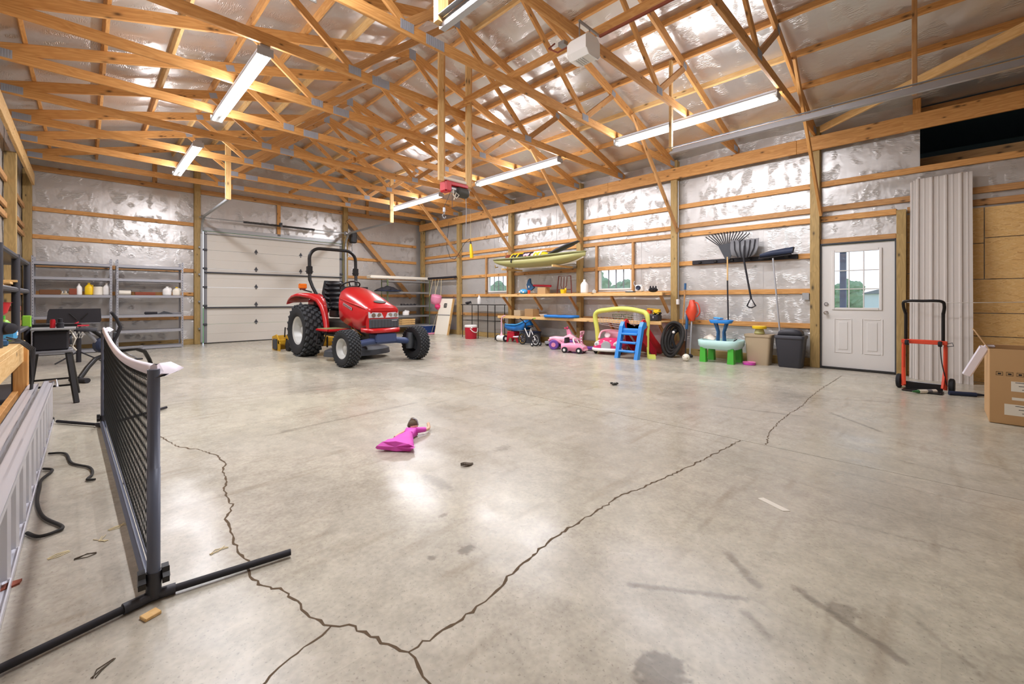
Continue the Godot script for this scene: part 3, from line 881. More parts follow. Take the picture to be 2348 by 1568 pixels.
	for x in [1.97, 5.97]:
		var tr := MB.new()
		var pts = [V(x, 0.05, -1.25), V(x, 2.85, -1.25), V(x, 3.15, -1.13), V(x, 3.27, -0.85)]
		for i in 3: tr.beam(pts[i], pts[i + 1], 0.055, 0.045, Vector3(0, 0, 1), 0.006)
		# open C-shaped horizontal track with its stiffening angle
		tr.box(V(x, 3.30, 0.95), Vector3(0.05, 0.004, 3.6))
		tr.box(V(x, 3.24, 0.95), Vector3(0.05, 0.004, 3.6))
		tr.box(V(x - 0.024, 3.27, 0.95), Vector3(0.003, 0.064, 3.6))
		tr.box(V(x + 0.026, 3.292, 0.95), Vector3(0.003, 0.018, 3.6))
		tr.box(V(x + 0.026, 3.248, 0.95), Vector3(0.003, 0.018, 3.6))
		tr.box(V(x - 0.045, 3.312, 0.95), Vector3(0.045, 0.004, 3.6))
		part(f, "track", tr, "zinc")
		for i in 6: part(f, "bolt", MB.new().cyl(V(x, 3.298, -0.3 + i * 0.58), V(x, 3.312, -0.3 + i * 0.58), 0.009, 8), "zinc")
		part(f, "hanger_board", MB.new().box(V(x - 0.02, 3.92, 2.735), Vector3(0.1 if x < 3 else 0.055, 1.3, 0.038 if x > 3 else 0.06), 0.003), "pine_pale")
	timber(f, "hanger_board", V(6.03, 3.25, 0.19), V(6.03, 4.6, 0.19), 0.075, 0.04, "pine_dull", Vector3(0, 0, 1))
	# ---- outdoors
	var gr := struct("ground")
	part(gr, "lawn", MB.new().box(Vector3(30, -0.35, -10), Vector3(160, 0.3, 160)), "grass")
	var r := RandomNumberGenerator.new()
	r.seed = 21
	var what = ["pale leafy tree beyond the window nearest the kayak stern", "rounded hazy tree outside the window by the goal", "bushy light tree seen low through the walk door glass", "distant broad tree behind the walk door glass", "green shrub against the left small window", "tall hazy tree left in the goal window", "low broad tree at the right of the goal window"]
	var spot = [[28, 30, 3.2, 0], [36, 21.5, 3.4, 1], [40, 5.0, 2.6, 0], [75, 2.6, 3.9, 1], [19, 22.5, 2.6, 0], [46, 31, 4.6, 1], [34, 18.6, 2.5, 1]]
	for i in spot.size():
		var s = spot[i]
		var t = thing("tree", what[i], "tree", V(s[0], -0.2, s[1]), 0, "trees outside the windows")
		part(t, "trunk", MB.new().tube([Vector3(0, 0, 0), Vector3(0.1, s[2] * 0.4, 0), Vector3(0, s[2] * 0.7, 0.1)], 0.16, 8, false, true, [0.2, 0.15, 0.08]), "bark")
		var cr := MB.new()
		var nz := noise(60 + i, 1.4, 3)
		for j in 16:
			var a = r.randf() * TAU
			var rr = r.randf() * s[2] * 0.33
			var c = Vector3(cos(a) * rr, s[2] * r.randf_range(0.35, 0.92), sin(a) * rr)
			var rad = s[2] * r.randf_range(0.13, 0.22)
			var rings = []
			for u in 8:
				var ring = []
				var fph = -PI / 2 + PI * u / 7.0
				for v in 12:
					var dir = Vector3(cos(fph) * cos(TAU * v / 12), sin(fph), -cos(fph) * sin(TAU * v / 12))
					ring.append(c + dir * rad * (1.0 + 0.5 * nz.get_noise_3dv((c + dir * rad) * 2.0)))
				rings.append(ring)
			for u in 7: cr.band(rings[u], rings[u + 1], -1)
		part(t, "crown", cr, "tree_leaf")
	var hb = thing("neighbour_shed", "white low shed with a grey roof far behind the walk door", "shed", V(60, -0.2, 1.2))
	part(hb, "wall", MB.new().box(Vector3(0, 1.0, 0), Vector3(6, 2.0, 9), 0.02), "white_paint")
	part(hb, "roof", MB.new().prism([Vector2(-4.8, 2.0), Vector2(4.8, 2.0), Vector2(0, 3.4)], 6.4, T(Vector3.ZERO, 90)), "mid_grey")

func build_overhead():
	# white opener hung from the ridge brace
	var o = thing("door_opener", "white garage door opener hanging from the ridge brace", "door opener", V(3.66, 3.72, 2.62))
	o.scale = Vector3.ONE * 0.74
	var rings = []
	for q in [[-0.19, 0.6], [-0.175, 0.86], [-0.1, 1.0], [0.16, 1.0]]:
		var ring = []
		for p in [[-0.1, 0.16], [0.1, 0.16], [0.17, 0.1], [0.17, -0.07], [0.1, -0.14], [-0.1, -0.14], [-0.17, -0.07], [-0.17, 0.1]]: ring.append(Vector3(p[0] * q[1], p[1] * q[1], q[0]))
		rings.append(ring)
	part(o, "housing", MB.new().loft(rings, true, true, -1), "white_plastic")
	for i in 4: part(o, "vent_slat", MB.new().box(Vector3(0, -0.148, -0.07 + i * 0.035), Vector3(0.18, 0.012, 0.012), 0.003), "white_paint")
	part(o, "lens_rim", MB.new().tube([Vector3(-0.168, -0.08, 0.165), Vector3(-0.1, -0.145, 0.165), Vector3(0.1, -0.145, 0.165), Vector3(0.168, -0.08, 0.165)], 0.01, 6), "white_paint")
	for x in [-0.12, 0.12]: part(o, "hanging_strap", MB.new().box(Vector3(x, 0.25, 0.02), Vector3(0.03, 0.22, 0.004), 0.001), "zinc")
	part(o, "rail", MB.new().box(Vector3(0.1, 0.16, 2.3), Vector3(0.035, 0.035, 4.2), 0.004), "rust")
	part(o, "angle_iron", MB.new().box(Vector3(0.12, 0.36, 0.02), Vector3(0.5, 0.03, 0.03), 0.003), "galvanised")
	part(o, "wire_bundle", MB.new().tube([Vector3(-0.1, 0.1, -0.1), Vector3(-0.2, 0.02, -0.3), Vector3(-0.1, 0.22, -0.55), Vector3(0.1, 0.4, -0.6)], 0.012, 6), "rust")
	part(o, "receptacle", MB.new().box(Vector3(0.2, 0.4, -0.52), Vector3(0.1, 0.07, 0.12), 0.006), "galvanised")
	# hoist frame: two hanging double boards
	var h = thing("hoist_frame", "two pale double boards hanging from the truss to hold the hoist", "hoist frame", V(3.87, 2.84, 5.07))
	for s in [-1, 1]:
		timber(h, "hanging_board", Vector3(s * 0.25 - 0.028, 0, 0.03), Vector3(s * 0.25 - 0.028, 1.85, 0.03), 0.038, 0.089, "pine_pale", Vector3.RIGHT)
		timber(h, "hanging_board", Vector3(s * 0.25 + 0.028, 0.0, 0.0), Vector3(s * 0.25 + 0.028, 1.85, 0.0), 0.069, 0.038, "pine", Vector3.RIGHT)
	part(h, "cross_pipe", MB.new().cyl(Vector3(-0.24, 0.05, 0.02), Vector3(0.24, 0.05, 0.02), 0.028, 12), "cream")
	var e = thing("electric_hoist", "red and grey electric hoist with a hanging hook", "hoist", V(3.87, 2.68, 5.07))
	part(e, "red_body", MB.new().box(Vector3(-0.17, 0.1, 0), Vector3(0.12, 0.16, 0.16), 0.02), "red_plastic")
	part(e, "frame_rail", MB.new().box(Vector3(0.02, 0.15, 0), Vector3(0.36, 0.05, 0.13), 0.008), "red_plastic")
	part(e, "motor", MB.new().lathe([Vector2(0.0, -0.1), Vector2(0.06, -0.1), Vector2(0.075, -0.08), Vector2(0.075, 0.08), Vector2(0.06, 0.1), Vector2(0, 0.1)], 18, T(Vector3(0.1, 0.05, 0.03), 0, 0, 90)), "engine")
	part(e, "drum", MB.new().cyl(Vector3(-0.1, 0.08, 0), Vector3(0.02, 0.08, 0), 0.05, 16), "zinc")
	part(e, "control_cord", MB.new().tube([Vector3(-0.08, 0.06, 0.06), Vector3(-0.1, -0.02, 0.08), Vector3(-0.04, -0.06, 0.08), Vector3(0.0, -0.01, 0.09), Vector3(-0.05, 0.02, 0.09), Vector3(-0.06, -0.08, 0.05)], 0.008, 6), "cream")
	for x in [-0.09, -0.055]: part(e, "cable", MB.new().cyl(Vector3(x, 0.03, 0), Vector3(-0.2 if x < -0.08 else x, -0.2, 0), 0.0035, 6), "dark_grey")
	part(e, "hook_block", MB.new().box(Vector3(-0.2, -0.24, 0), Vector3(0.035, 0.08, 0.03), 0.008), "zinc")
	var hk = []
	for i in 12: hk.append(Vector3(-0.2 + 0.028 * cos(PI / 2 + i * 0.42), -0.33 + 0.03 * sin(PI / 2 + i * 0.42), 0))
	part(e, "hook", MB.new().tube([Vector3(-0.2, -0.27, 0)] + hk, 0.008, 6), "zinc")
	part(e, "pendant_cable", MB.new().tube([Vector3(0.16, 0.0, 0.05), Vector3(0.17, -0.2, 0.05), Vector3(0.16, -0.6, 0.05)], 0.005, 6), "light_grey")
	# jackshaft opener beside the big door
	var j = thing("jackshaft_opener", "black side-mounted opener box beside the garage door track", "door opener", V(6.1, 2.97, 13.36))
	part(j, "housing", MB.new().box(Vector3(0, 0.18, 0), Vector3(0.19, 0.36, 0.2), 0.03), "black_plastic")
	part(j, "shaft_collar", MB.new().cyl(Vector3(-0.14, 0.29, 0), Vector3(-0.09, 0.29, 0), 0.035, 12), "zinc")
	part(j, "power_cord", MB.new().tube([Vector3(-0.06, 0.02, 0.1), Vector3(-0.1, -0.12, 0.12), Vector3(-0.08, -0.3, 0.1)], 0.006, 6), "black_plastic")
	# yellow trouble light on its cord
	var y = thing("work_light", "yellow caged work light hanging from a black cord", "work light", V(8.3, 2.42, 10.05))
	part(y, "handle", MB.new().lathe([Vector2(0, 0), Vector2(0.05, 0.0), Vector2(0.055, 0.03), Vector2(0.05, 0.3), Vector2(0.035, 0.38), Vector2(0.03, 0.42), Vector2(0, 0.42)], 14, T(Vector3.ZERO, 0, 0, 6)), "yellow_plastic")
	part(y, "tip", MB.new().lathe([Vector2(0, 0.42), Vector2(0.028, 0.42), Vector2(0.02, 0.5), Vector2(0, 0.5)], 10, T(Vector3.ZERO, 0, 0, 6)), "black_plastic")
	part(y, "cord", MB.new().tube([Vector3(-0.05, 0.5, 0), Vector3(-0.08, 0.57, 0), Vector3(0.02, 0.5, -0.35), Vector3(0.12, 0.2, -0.8), Vector3(0.2, 0.05, -1.1), Vector3(0.2, 0.1, -1.35), Vector3(0.2, 0.5, -1.55), Vector3(0.22, 1.3, -1.45)], 0.008, 6), "black_plastic")
	part(y, "string", MB.new().cyl(Vector3(-0.05, 0.52, 0), Vector3(-0.05, 1.46, 0.0), 0.003, 5), "rope")

# a tyre and wheel turning about the local X axis; face_side is the side of the dished rim
func wheel(parent, at, rad, width, rim, face_side, rows, count, steer = 0.0, rim_mat = "wheel_silver"):
	var n := Node3D.new()
	n.name = "wheel"
	parent.add_child(n, true)
	n.position = at
	n.rotation_degrees.y = steer
	var hw = width / 2
	var xf = T(Vector3.ZERO, 0, 0, -90)
	var body = [Vector2(rim, -hw * 0.72), Vector2(rim + 0.03, -hw * 0.86), Vector2(lerpf(rim, rad, 0.5), -hw), Vector2(rad * 0.9, -hw * 0.95), Vector2(rad * 0.965, -hw * 0.72), Vector2(rad * 0.98, 0), Vector2(rad * 0.965, hw * 0.72), Vector2(rad * 0.9, hw * 0.95), Vector2(lerpf(rim, rad, 0.5), hw), Vector2(rim + 0.03, hw * 0.86), Vector2(rim, hw * 0.72)]
	part(n, "tyre", MB.new().lathe(body, 40, xf, false), "rubber")
	var tr := MB.new()
	for k in count:
		for r in rows:
			var x = (r - (rows - 1) / 2.0) / rows * width * 0.95
			var edge = absf(x) / hw
			var rr = rad * (1.0 - 0.035 * edge * edge)
			var a = TAU * (k + 0.5 * (r % 2)) / count
			var q = Transform3D(Basis(Vector3.RIGHT, a), Vector3.ZERO) * Transform3D(Basis(Vector3.UP, 0.35 if x > 0 else -0.35), Vector3(x, rr - 0.004, 0))
			tr.box(Vector3.ZERO, Vector3(width / rows * 0.74, rad * 0.07, TAU * rad / count * 0.6), 0.006, q)
	part(n, "tread", tr, "tire_grey")
	var s = face_side
	part(n, "rim", MB.new().lathe([Vector2(0.0, s * hw * 0.18), Vector2(rim * 0.3, s * hw * 0.18), Vector2(rim * 0.42, s * hw * 0.1), Vector2(rim * 0.8, s * hw * 0.02), Vector2(rim * 0.88, s * hw * 0.3), Vector2(rim * 0.95, s * hw * 0.7), Vector2(rim * 1.06, s * hw * 0.8), Vector2(rim * 1.06, s * hw * 0.72), Vector2(rim * 0.98, -s * hw * 0.72)], 28, xf, false), rim_mat)
	part(n, "hub", MB.new().lathe([Vector2(rim * 0.28, s * hw * 0.15), Vector2(rim * 0.26, s * hw * 0.34), Vector2(rim * 0.12, s * hw * 0.4), Vector2(0, s * hw * 0.4)], 16, xf, false), "wheel_silver" if rim_mat == "wheel_silver" else "tractor_grey")
	return n

func build_tractor():
	var t = thing("tractor", "red compact tractor with a black roll bar parked by the garage door", "tractor", V(3.78, 0, 9.22), 1.5)
	for s in [-1, 1]:
		wheel(t, Vector3(s * 0.585, 0.52, 0), 0.52, 0.39, 0.27, s, 5, 24)
		wheel(t, Vector3(s * 0.69, 0.315, 2.06), 0.315, 0.23, 0.165, s, 6, 30, 4.0, "wheel_silver" if s < 0 else "tractor_grey")
	# bonnet, lofted front to back
	var rings = []
	for q in [[2.1, 0.27, 0.92, 1.0, 0.5], [2.06, 0.30, 0.86, 1.045, 0.6], [1.95, 0.315, 0.72, 1.1, 0.7], [1.75, 0.325, 0.60, 1.185, 0.75], [1.5, 0.335, 0.64, 1.27, 0.75], [1.25, 0.34, 0.70, 1.345, 0.75], [1.02, 0.335, 0.78, 1.40, 0.72], [0.92, 0.30, 0.86, 1.40, 0.6]]:
		var ring = []
		var w = q[1]
		var b = q[2]
		var h = q[3]
		for p in [[-1.0, 0.0], [-1.04, 0.35], [-1.0, 0.62], [-0.86, 0.84], [-0.6, 0.955], [-0.3, 0.99], [0.0, 1.0], [0.3, 0.99], [0.6, 0.955], [0.86, 0.84], [1.0, 0.62], [1.04, 0.35], [1.0, 0.0]]:
			ring.append(Vector3(p[0] * w, b + (h - b) * p[1], q[0]))
		rings.append(ring)
	var bonnet = part(t, "bonnet", MB.new().loft(rings, true), "tractor_red")
	for s in [-1, 1]:
		part(bonnet, "side_crease", MB.new().tube([Vector3(s * 0.345, 1.17, 1.05), Vector3(s * 0.345, 1.1, 1.4), Vector3(s * 0.33, 1.03, 1.8), Vector3(s * 0.3, 0.97, 2.04)], 0.012, 6), "tractor_red")
		var badge := MB.new()
		badge.box(Vector3.ZERO, Vector3(0.004, 0.05, 0.36), 0.001)
		var bp = part(bonnet, "side_badge", badge, "light_grey", T(Vector3(s * 0.352, 1.02, 1.38), 0, 16))
		for i in 6: part(bp, "badge_letter", MB.new().box(Vector3(s * 0.003, 0, -0.14 + i * 0.055), Vector3(0.003, 0.034, 0.032), 0.0), "brown")
	part(bonnet, "emblem", MB.new().lathe([Vector2(0.0, 0.0), Vector2(0.1, 0.0), Vector2(0.09, 0.008), Vector2(0, 0.01)], 18, Transform3D(Basis.from_euler(Vector3(0.32, 0, 0)).scaled_local(Vector3(1.25, 1, 0.75)), Vector3(0, 1.105, 1.94))), "engine")
	# nose: headlights, grille, bumper
	part(t, "nose", MB.new().box(Vector3(0, 0.76, 2.03), Vector3(0.6, 0.42, 0.14), 0.03), "tractor_red")
	for s in [-1, 1]:
		var hl = part(t, "headlight", MB.new().loft([[Vector3(s * 0.02, 0.815, 2.1), Vector3(s * 0.3, 0.815, 2.085), Vector3(s * 0.3, 0.93, 2.07), Vector3(s * 0.06, 0.91, 2.09)], [Vector3(s * 0.025, 0.82, 2.125), Vector3(s * 0.285, 0.82, 2.11), Vector3(s * 0.285, 0.92, 2.095), Vector3(s * 0.065, 0.905, 2.115)]], true, true, -1), "lens_clear")
		for x in [0.11, 0.22]: part(hl, "reflector", MB.new().lathe([Vector2(0, 0.012), Vector2(0.02, 0.012), Vector2(0.038, 0.022), Vector2(0.04, 0.026)], 14, T(Vector3(s * x, 0.865, 2.092), 0, 90)), "chrome")
	var gr = part(t, "grille", MB.new().box(Vector3(0, 0.715, 2.095), Vector3(0.58, 0.165, 0.05), 0.012), "tractor_grey")
	for i in 9: part(gr, "grille_bar", MB.new().box(Vector3(-0.25 + i * 0.0625, 0.715, 2.121), Vector3(0.03, 0.14, 0.006), 0.002), "dark_grey")
	part(gr, "name_plate", MB.new().box(Vector3(0.19, 0.765, 2.126), Vector3(0.11, 0.014, 0.003)), "light_grey")
	part(t, "bumper", MB.new().loft([[Vector3(-0.33, 0.56, 1.86), Vector3(-0.33, 0.64, 1.86), Vector3(-0.28, 0.64, 1.86), Vector3(-0.28, 0.56, 1.86)], [Vector3(-0.33, 0.55, 2.08), Vector3(-0.33, 0.63, 2.08), Vector3(-0.24, 0.63, 2.05), Vector3(-0.24, 0.55, 2.05)], [Vector3(-0.24, 0.55, 2.16), Vector3(-0.24, 0.63, 2.15), Vector3(-0.2, 0.63, 2.05), Vector3(-0.2, 0.55, 2.05)], [Vector3(0.24, 0.55, 2.16), Vector3(0.24, 0.63, 2.15), Vector3(0.2, 0.63, 2.05), Vector3(0.2, 0.55, 2.05)], [Vector3(0.33, 0.55, 2.08), Vector3(0.33, 0.63, 2.08), Vector3(0.24, 0.63, 2.05), Vector3(0.24, 0.55, 2.05)], [Vector3(0.33, 0.56, 1.86), Vector3(0.33, 0.64, 1.86), Vector3(0.28, 0.64, 1.86), Vector3(0.28, 0.56, 1.86)]]), "tractor_red")
	# chassis, engine, axles
	part(t, "front_bracket", MB.new().box(Vector3(0.02, 0.45, 2.02), Vector3(0.42, 0.17, 0.26), 0.02), "tractor_blue")
	part(t, "front_axle", MB.new().tube([Vector3(-0.56, 0.36, 2.06), Vector3(-0.25, 0.40, 2.06), Vector3(0.25, 0.40, 2.06), Vector3(0.56, 0.36, 2.06)], 0.06, 10), "tractor_blue")
	for s in [-1, 1]: part(t, "axle_knuckle", MB.new().lathe([Vector2(0.0, -0.14), Vector2(0.07, -0.14), Vector2(0.085, 0.0), Vector2(0.06, 0.16), Vector2(0, 0.16)], 12, T(Vector3(s * 0.56, 0.36, 2.06))), "tractor_grey")
	part(t, "engine_block", MB.new().box(Vector3(0, 0.66, 1.45), Vector3(0.36, 0.5, 0.9), 0.03), "engine")
	part(t, "transmission", MB.new().box(Vector3(0, 0.56, 0.45), Vector3(0.34, 0.36, 1.5), 0.05), "engine")
	part(t, "rear_axle", MB.new().cyl(Vector3(-0.45, 0.52, 0), Vector3(0.45, 0.52, 0), 0.1, 14), "tractor_grey")
	part(t, "fuel_filter", MB.new().cyl(Vector3(-0.24, 0.62, 1.3), Vector3(-0.24, 0.8, 1.3), 0.045, 12), "dark_grey")
	part(t, "oil_filter", MB.new().cyl(Vector3(-0.3, 0.55, 1.5), Vector3(-0.16, 0.55, 1.5), 0.05, 12), "cream")
	for k in 4: part(t, "hose", MB.new().tube([Vector3(-0.2, 0.9 - k * 0.06, 1.05), Vector3(-0.27, 0.8 - k * 0.04, 1.2 + k * 0.05), Vector3(-0.25, 0.6, 1.35 + k * 0.06), Vector3(-0.2, 0.48, 1.5 + k * 0.08)], 0.012, 6), "black_plastic" if k % 2 else "brass")
	# platform, fenders
	part(t, "platform", MB.new().box(Vector3(0, 0.56, 0.86), Vector3(1.24, 0.05, 0.56), 0.02), "tractor_red")
	for s in [-1, 1]:
		part(t, "foot_mat", MB.new().box(Vector3(s * 0.42, 0.588, 0.86), Vector3(0.36, 0.01, 0.46), 0.004), "olive")
		var arc = [[-0.42, 1.10, 0.8], [-0.36, 1.17, 0.8], [-0.2, 1.235, 0.8], [0.0, 1.262, 0.79], [0.14, 1.26, 0.74], [0.28, 1.225, 0.62], [0.4, 1.15, 0.53], [0.49, 1.03, 0.49], [0.55, 0.88, 0.47], [0.6, 0.7, 0.46], [0.64, 0.55, 0.46]]
		var fr = []
		for a in arc:
			var o = a[2]
			fr.append([Vector3(s * 0.36, a[1] + 0.02, a[0]), Vector3(s * (o - 0.06), a[1] + 0.02, a[0]), Vector3(s * (o - 0.01), a[1] - 0.005, a[0] - 0.01), Vector3(s * o, a[1] - 0.05, a[0] - 0.035), Vector3(s * (o - 0.02), a[1] - 0.05, a[0] - 0.035), Vector3(s * (o - 0.03), a[1] - 0.02, a[0] - 0.02), Vector3(s * 0.36, a[1] - 0.005, a[0] - 0.012)])
		var fe = part(t, "fender", MB.new().loft(fr), "tractor_red")
		part(fe, "inner_panel", MB.new().prism([Vector2(-0.4, 0.72), Vector2(-0.4, 1.12), Vector2(0.0, 1.25), Vector2(0.36, 1.18), Vector2(0.5, 1.0), Vector2(0.62, 0.6)], 0.02, T(Vector3(s * 0.37, 0, 0), -90)), "tractor_red")
		part(t, "control_console", MB.new().prism([Vector2(-0.1, 1.0), Vector2(-0.1, 1.14), Vector2(0.24, 1.16), Vector2(0.46, 0.98), Vector2(0.4, 0.88)], 0.1, T(Vector3(s * 0.33, 0, 0), -90)), "black_plastic")
		part(t, "step_bar", MB.new().tube([Vector3(s * 0.6, 0.55, 0.68), Vector3(s * 0.66, 0.28, 0.72), Vector3(s * 0.66, 0.28, 1.02), Vector3(s * 0.6, 0.55, 1.06)], 0.012, 6), "black_metal")
	# roll bar
	var rp = []
	rp.append(Vector3(-0.41, 1.12, 0.30))
	rp.append(Vector3(-0.47, 1.40, 0.08))
	rp.append(Vector3(-0.5, 1.56, 0.0))
	rp.append(Vector3(-0.5, 2.0, -0.02))
	for i in range(1, 7):
		var a = PI / 2 * i / 6.0
		rp.append(Vector3(-0.5 + 0.22 * (1 - cos(a)), 2.0 + 0.22 * sin(a), -0.02))
	var mir = []
	for p in rp: mir.push_front(Vector3(-p.x, p.y, p.z))
	var rb = part(t, "roll_bar", MB.new().tube(rp + mir, 0.034, 10), "black_metal")
	for s in [-1, 1]:
		part(rb, "fold_pin", MB.new().box(Vector3(s * 0.5, 1.76, -0.02), Vector3(0.1, 0.16, 0.1), 0.012), "black_metal")
		part(rb, "pin_head", MB.new().cyl(Vector3(s * 0.5 - 0.075, 1.73, -0.02), Vector3(s * 0.5 + 0.075, 1.73, -0.02), 0.012, 8), "dark_grey")
	part(t, "beacon_stalk", MB.new().tube([Vector3(-0.48, 1.3, 0.05), Vector3(-0.62, 1.34, 0.05), Vector3(-0.68, 1.36, 0.05)], 0.014, 6), "black_metal")
	var bc = part(t, "turn_lamp", MB.new().box(Vector3(-0.66, 1.42, 0.05), Vector3(0.15, 0.1, 0.07), 0.014), "orange_lens")
	part(bc, "lamp_base", MB.new().box(Vector3(-0.66, 1.36, 0.05), Vector3(0.1, 0.03, 0.07), 0.008), "brown")
	# seat
	var sb := MB.new()
	for i in 5:
		var y = 1.06 + i * 0.105
		var wd = [0.2, 0.225, 0.235, 0.23, 0.19][i]
		sb.ball(Vector3(0, y, 0.12 - i * 0.022), Vector3(wd, 0.07, 0.075), 18)
	part(t, "seat_back", sb, "vinyl")
	part(t, "seat_shell", MB.new().loft([[Vector3(-0.24, 0.98, 0.08), Vector3(0.24, 0.98, 0.08), Vector3(0.24, 0.98, 0.03), Vector3(-0.24, 0.98, 0.03)], [Vector3(-0.255, 1.3, 0.05), Vector3(0.255, 1.3, 0.05), Vector3(0.25, 1.3, -0.01), Vector3(-0.25, 1.3, -0.01)], [Vector3(-0.2, 1.55, 0.01), Vector3(0.2, 1.55, 0.01), Vector3(0.19, 1.55, -0.04), Vector3(-0.19, 1.55, -0.04)]]), "black_plastic")
	var sc := MB.new()
	for i in 3: sc.ball(Vector3(0, 0.985, 0.24 + i * 0.13), Vector3(0.235, 0.065, 0.1), 18)
	part(t, "seat_cushion", sc, "vinyl")
	part(t, "seat_base", MB.new().box(Vector3(0, 0.86, 0.28), Vector3(0.3, 0.16, 0.36), 0.02), "black_plastic")
	# dash and steering wheel
	part(t, "dash", MB.new().loft([[Vector3(-0.26, 0.85, 0.8), Vector3(0.26, 0.85, 0.8), Vector3(0.28, 0.85, 0.98), Vector3(-0.28, 0.85, 0.98)], [Vector3(-0.22, 1.34, 0.8), Vector3(0.22, 1.34, 0.8), Vector3(0.28, 1.40, 0.96), Vector3(-0.28, 1.40, 0.96)]]), "black_plastic")
	var sw := []
	for i in 22: sw.append(Vector3(0.19 * cos(TAU * i / 22), 0, 0.19 * sin(TAU * i / 22)))
	var st = part(t, "steering_wheel", MB.new().tube(sw, 0.015, 8, true), "black_plastic", T(Vector3(0, 1.42, 0.76), 0, -28))
	for k in 3: part(st, "spoke", MB.new().cyl(Vector3.ZERO, Vector3(0.185 * cos(TAU * k / 3), 0, 0.185 * sin(TAU * k / 3)), 0.011, 6), "black_plastic")
	part(t, "steering_column", MB.new().cyl(Vector3(0, 1.3, 0.82), Vector3(0, 1.42, 0.76), 0.03, 10), "black_plastic")
	for x in [[-0.36, 0.34, 1.34], [0.36, 0.4, 1.36], [-0.3, 0.5, 1.3]]: part(t, "lever", MB.new().tube([Vector3(x[0], 1.05, x[1]), Vector3(x[0] * 1.04, x[2] - 0.12, x[1] + 0.05)], 0.01, 6), "black_metal")
	# belly mower deck
	part(t, "mower_deck", MB.new().lathe([Vector2(0.0, 0.26), Vector2(0.3, 0.26), Vector2(0.55, 0.22), Vector2(0.64, 0.18), Vector2(0.66, 0.08), Vector2(0.64, 0.08)], 24, Transform3D(Basis().scaled(Vector3(1, 1, 0.62)), Vector3(0.0, 0, 1.1))), "dark_grey")
	part(t, "deck_link", MB.new().beam(Vector3(-0.3, 0.24, 1.3), Vector3(-0.24, 0.48, 1.7), 0.03, 0.03), "black_metal")
	# rear implement
	var im = thing("rear_implement", "yellow and black implement on the floor behind the tractor's rear wheel", "implement", V(3.8, 0, 10.62), 0)
	for s in [-1, 1]: part(im, "side_plate", MB.new().prism([Vector2(-0.28, 0.0), Vector2(0.25, 0.0), Vector2(0.25, 0.18), Vector2(0.02, 0.36), Vector2(-0.28, 0.3)], 0.02, T(Vector3(s * 0.74, 0, 0), -90)), "yellow_paint")
	part(im, "moldboard", MB.new().loft([[Vector3(-0.73, 0.02, 0.05), Vector3(-0.73, 0.18, -0.03), Vector3(-0.73, 0.34, 0.02), Vector3(-0.73, 0.34, 0.04), Vector3(-0.73, 0.18, 0.0), Vector3(-0.73, 0.02, 0.08)], [Vector3(0.73, 0.02, 0.05), Vector3(0.73, 0.18, -0.03), Vector3(0.73, 0.34, 0.02), Vector3(0.73, 0.34, 0.04), Vector3(0.73, 0.18, 0.0), Vector3(0.73, 0.02, 0.08)]]), "yellow_paint")
	part(im, "tool_bar", MB.new().beam(Vector3(-0.75, 0.2, 0.18), Vector3(0.75, 0.2, 0.18), 0.09, 0.09), "yellow_paint")
	for k in 5: part(im, "shank", MB.new().box(Vector3(-0.6 + k * 0.3, 0.14, 0.24), Vector3(0.03, 0.26, 0.05), 0.006), "black_metal")
	part(im, "gauge_wheel", MB.new().lathe([Vector2(0.03, -0.05), Vector2(0.12, -0.05), Vector2(0.13, 0), Vector2(0.12, 0.05), Vector2(0.03, 0.05)], 18, T(Vector3(-0.58, 0.13, 0.36), 0, 0, 90)), "rubber")
	part(im, "mast", MB.new().beam(Vector3(-0.05, 0.3, 0.1), Vector3(0, 0.7, 0.25), 0.05, 0.03), "yellow_paint")
	part(im, "guard", MB.new().box(Vector3(-0.76, 0.14, -0.02), Vector3(0.05, 0.24, 0.26), 0.02), "dark_grey")
	part(im, "lever", MB.new().cyl(Vector3(-0.6, 0.3, 0.1), Vector3(-0.6, 0.52, 0.14), 0.014, 8), "black_metal")

func jug(n, label, at, w, h, m, cap_m = "white_plastic", handle = true, group = "", dp = -1.0):
	var t = thing(n, label, "bottle" if not handle else "jug", at, rng.randf_range(-30, 30), group)
	var d = w if dp < 0 else dp
	var rings = []
	for q in [[0.0, 0.86], [0.03, 0.98], [0.1, 1.0], [0.55, 1.0], [0.68, 0.9], [0.8, 0.55], [0.87, 0.3], [0.9, 0.26]]:
		var ring = []
		for k in 16:
			var a = TAU * k / 16
			var cx = signf(cos(a)) * absf(cos(a)) ** 0.6
			var cz = signf(sin(a)) * absf(sin(a)) ** 0.6
			ring.append(Vector3(cx * w / 2 * q[1], q[0] * h, -cz * d / 2 * q[1]))
		rings.append(ring)
	part(t, "body", MB.new().loft(rings), m)
	part(t, "cap", MB.new().cyl(Vector3(0, h * 0.89, 0), Vector3(0, h, 0), w * 0.17, 12), cap_m)
	if handle: part(t, "handle", MB.new().tube([Vector3(w * 0.2, h * 0.84, 0), Vector3(w * 0.46, h * 0.8, 0), Vector3(w * 0.52, h * 0.62, 0), Vector3(w * 0.42, h * 0.5, 0)], w * 0.07, 6), m)
	return t

func carton(n, label, at, s, m, yaw = 0.0, cat = "box"):
	var t = thing(n, label, cat, at, yaw)
	part(t, "body", MB.new().box(Vector3(0, s.y / 2, 0), s, 0.004), m)
	part(t, "lid_seam", MB.new().box(Vector3(0, s.y + 0.0005, 0), Vector3(s.x * 0.98, 0.002, 0.04)), "tan_plastic")
	return t

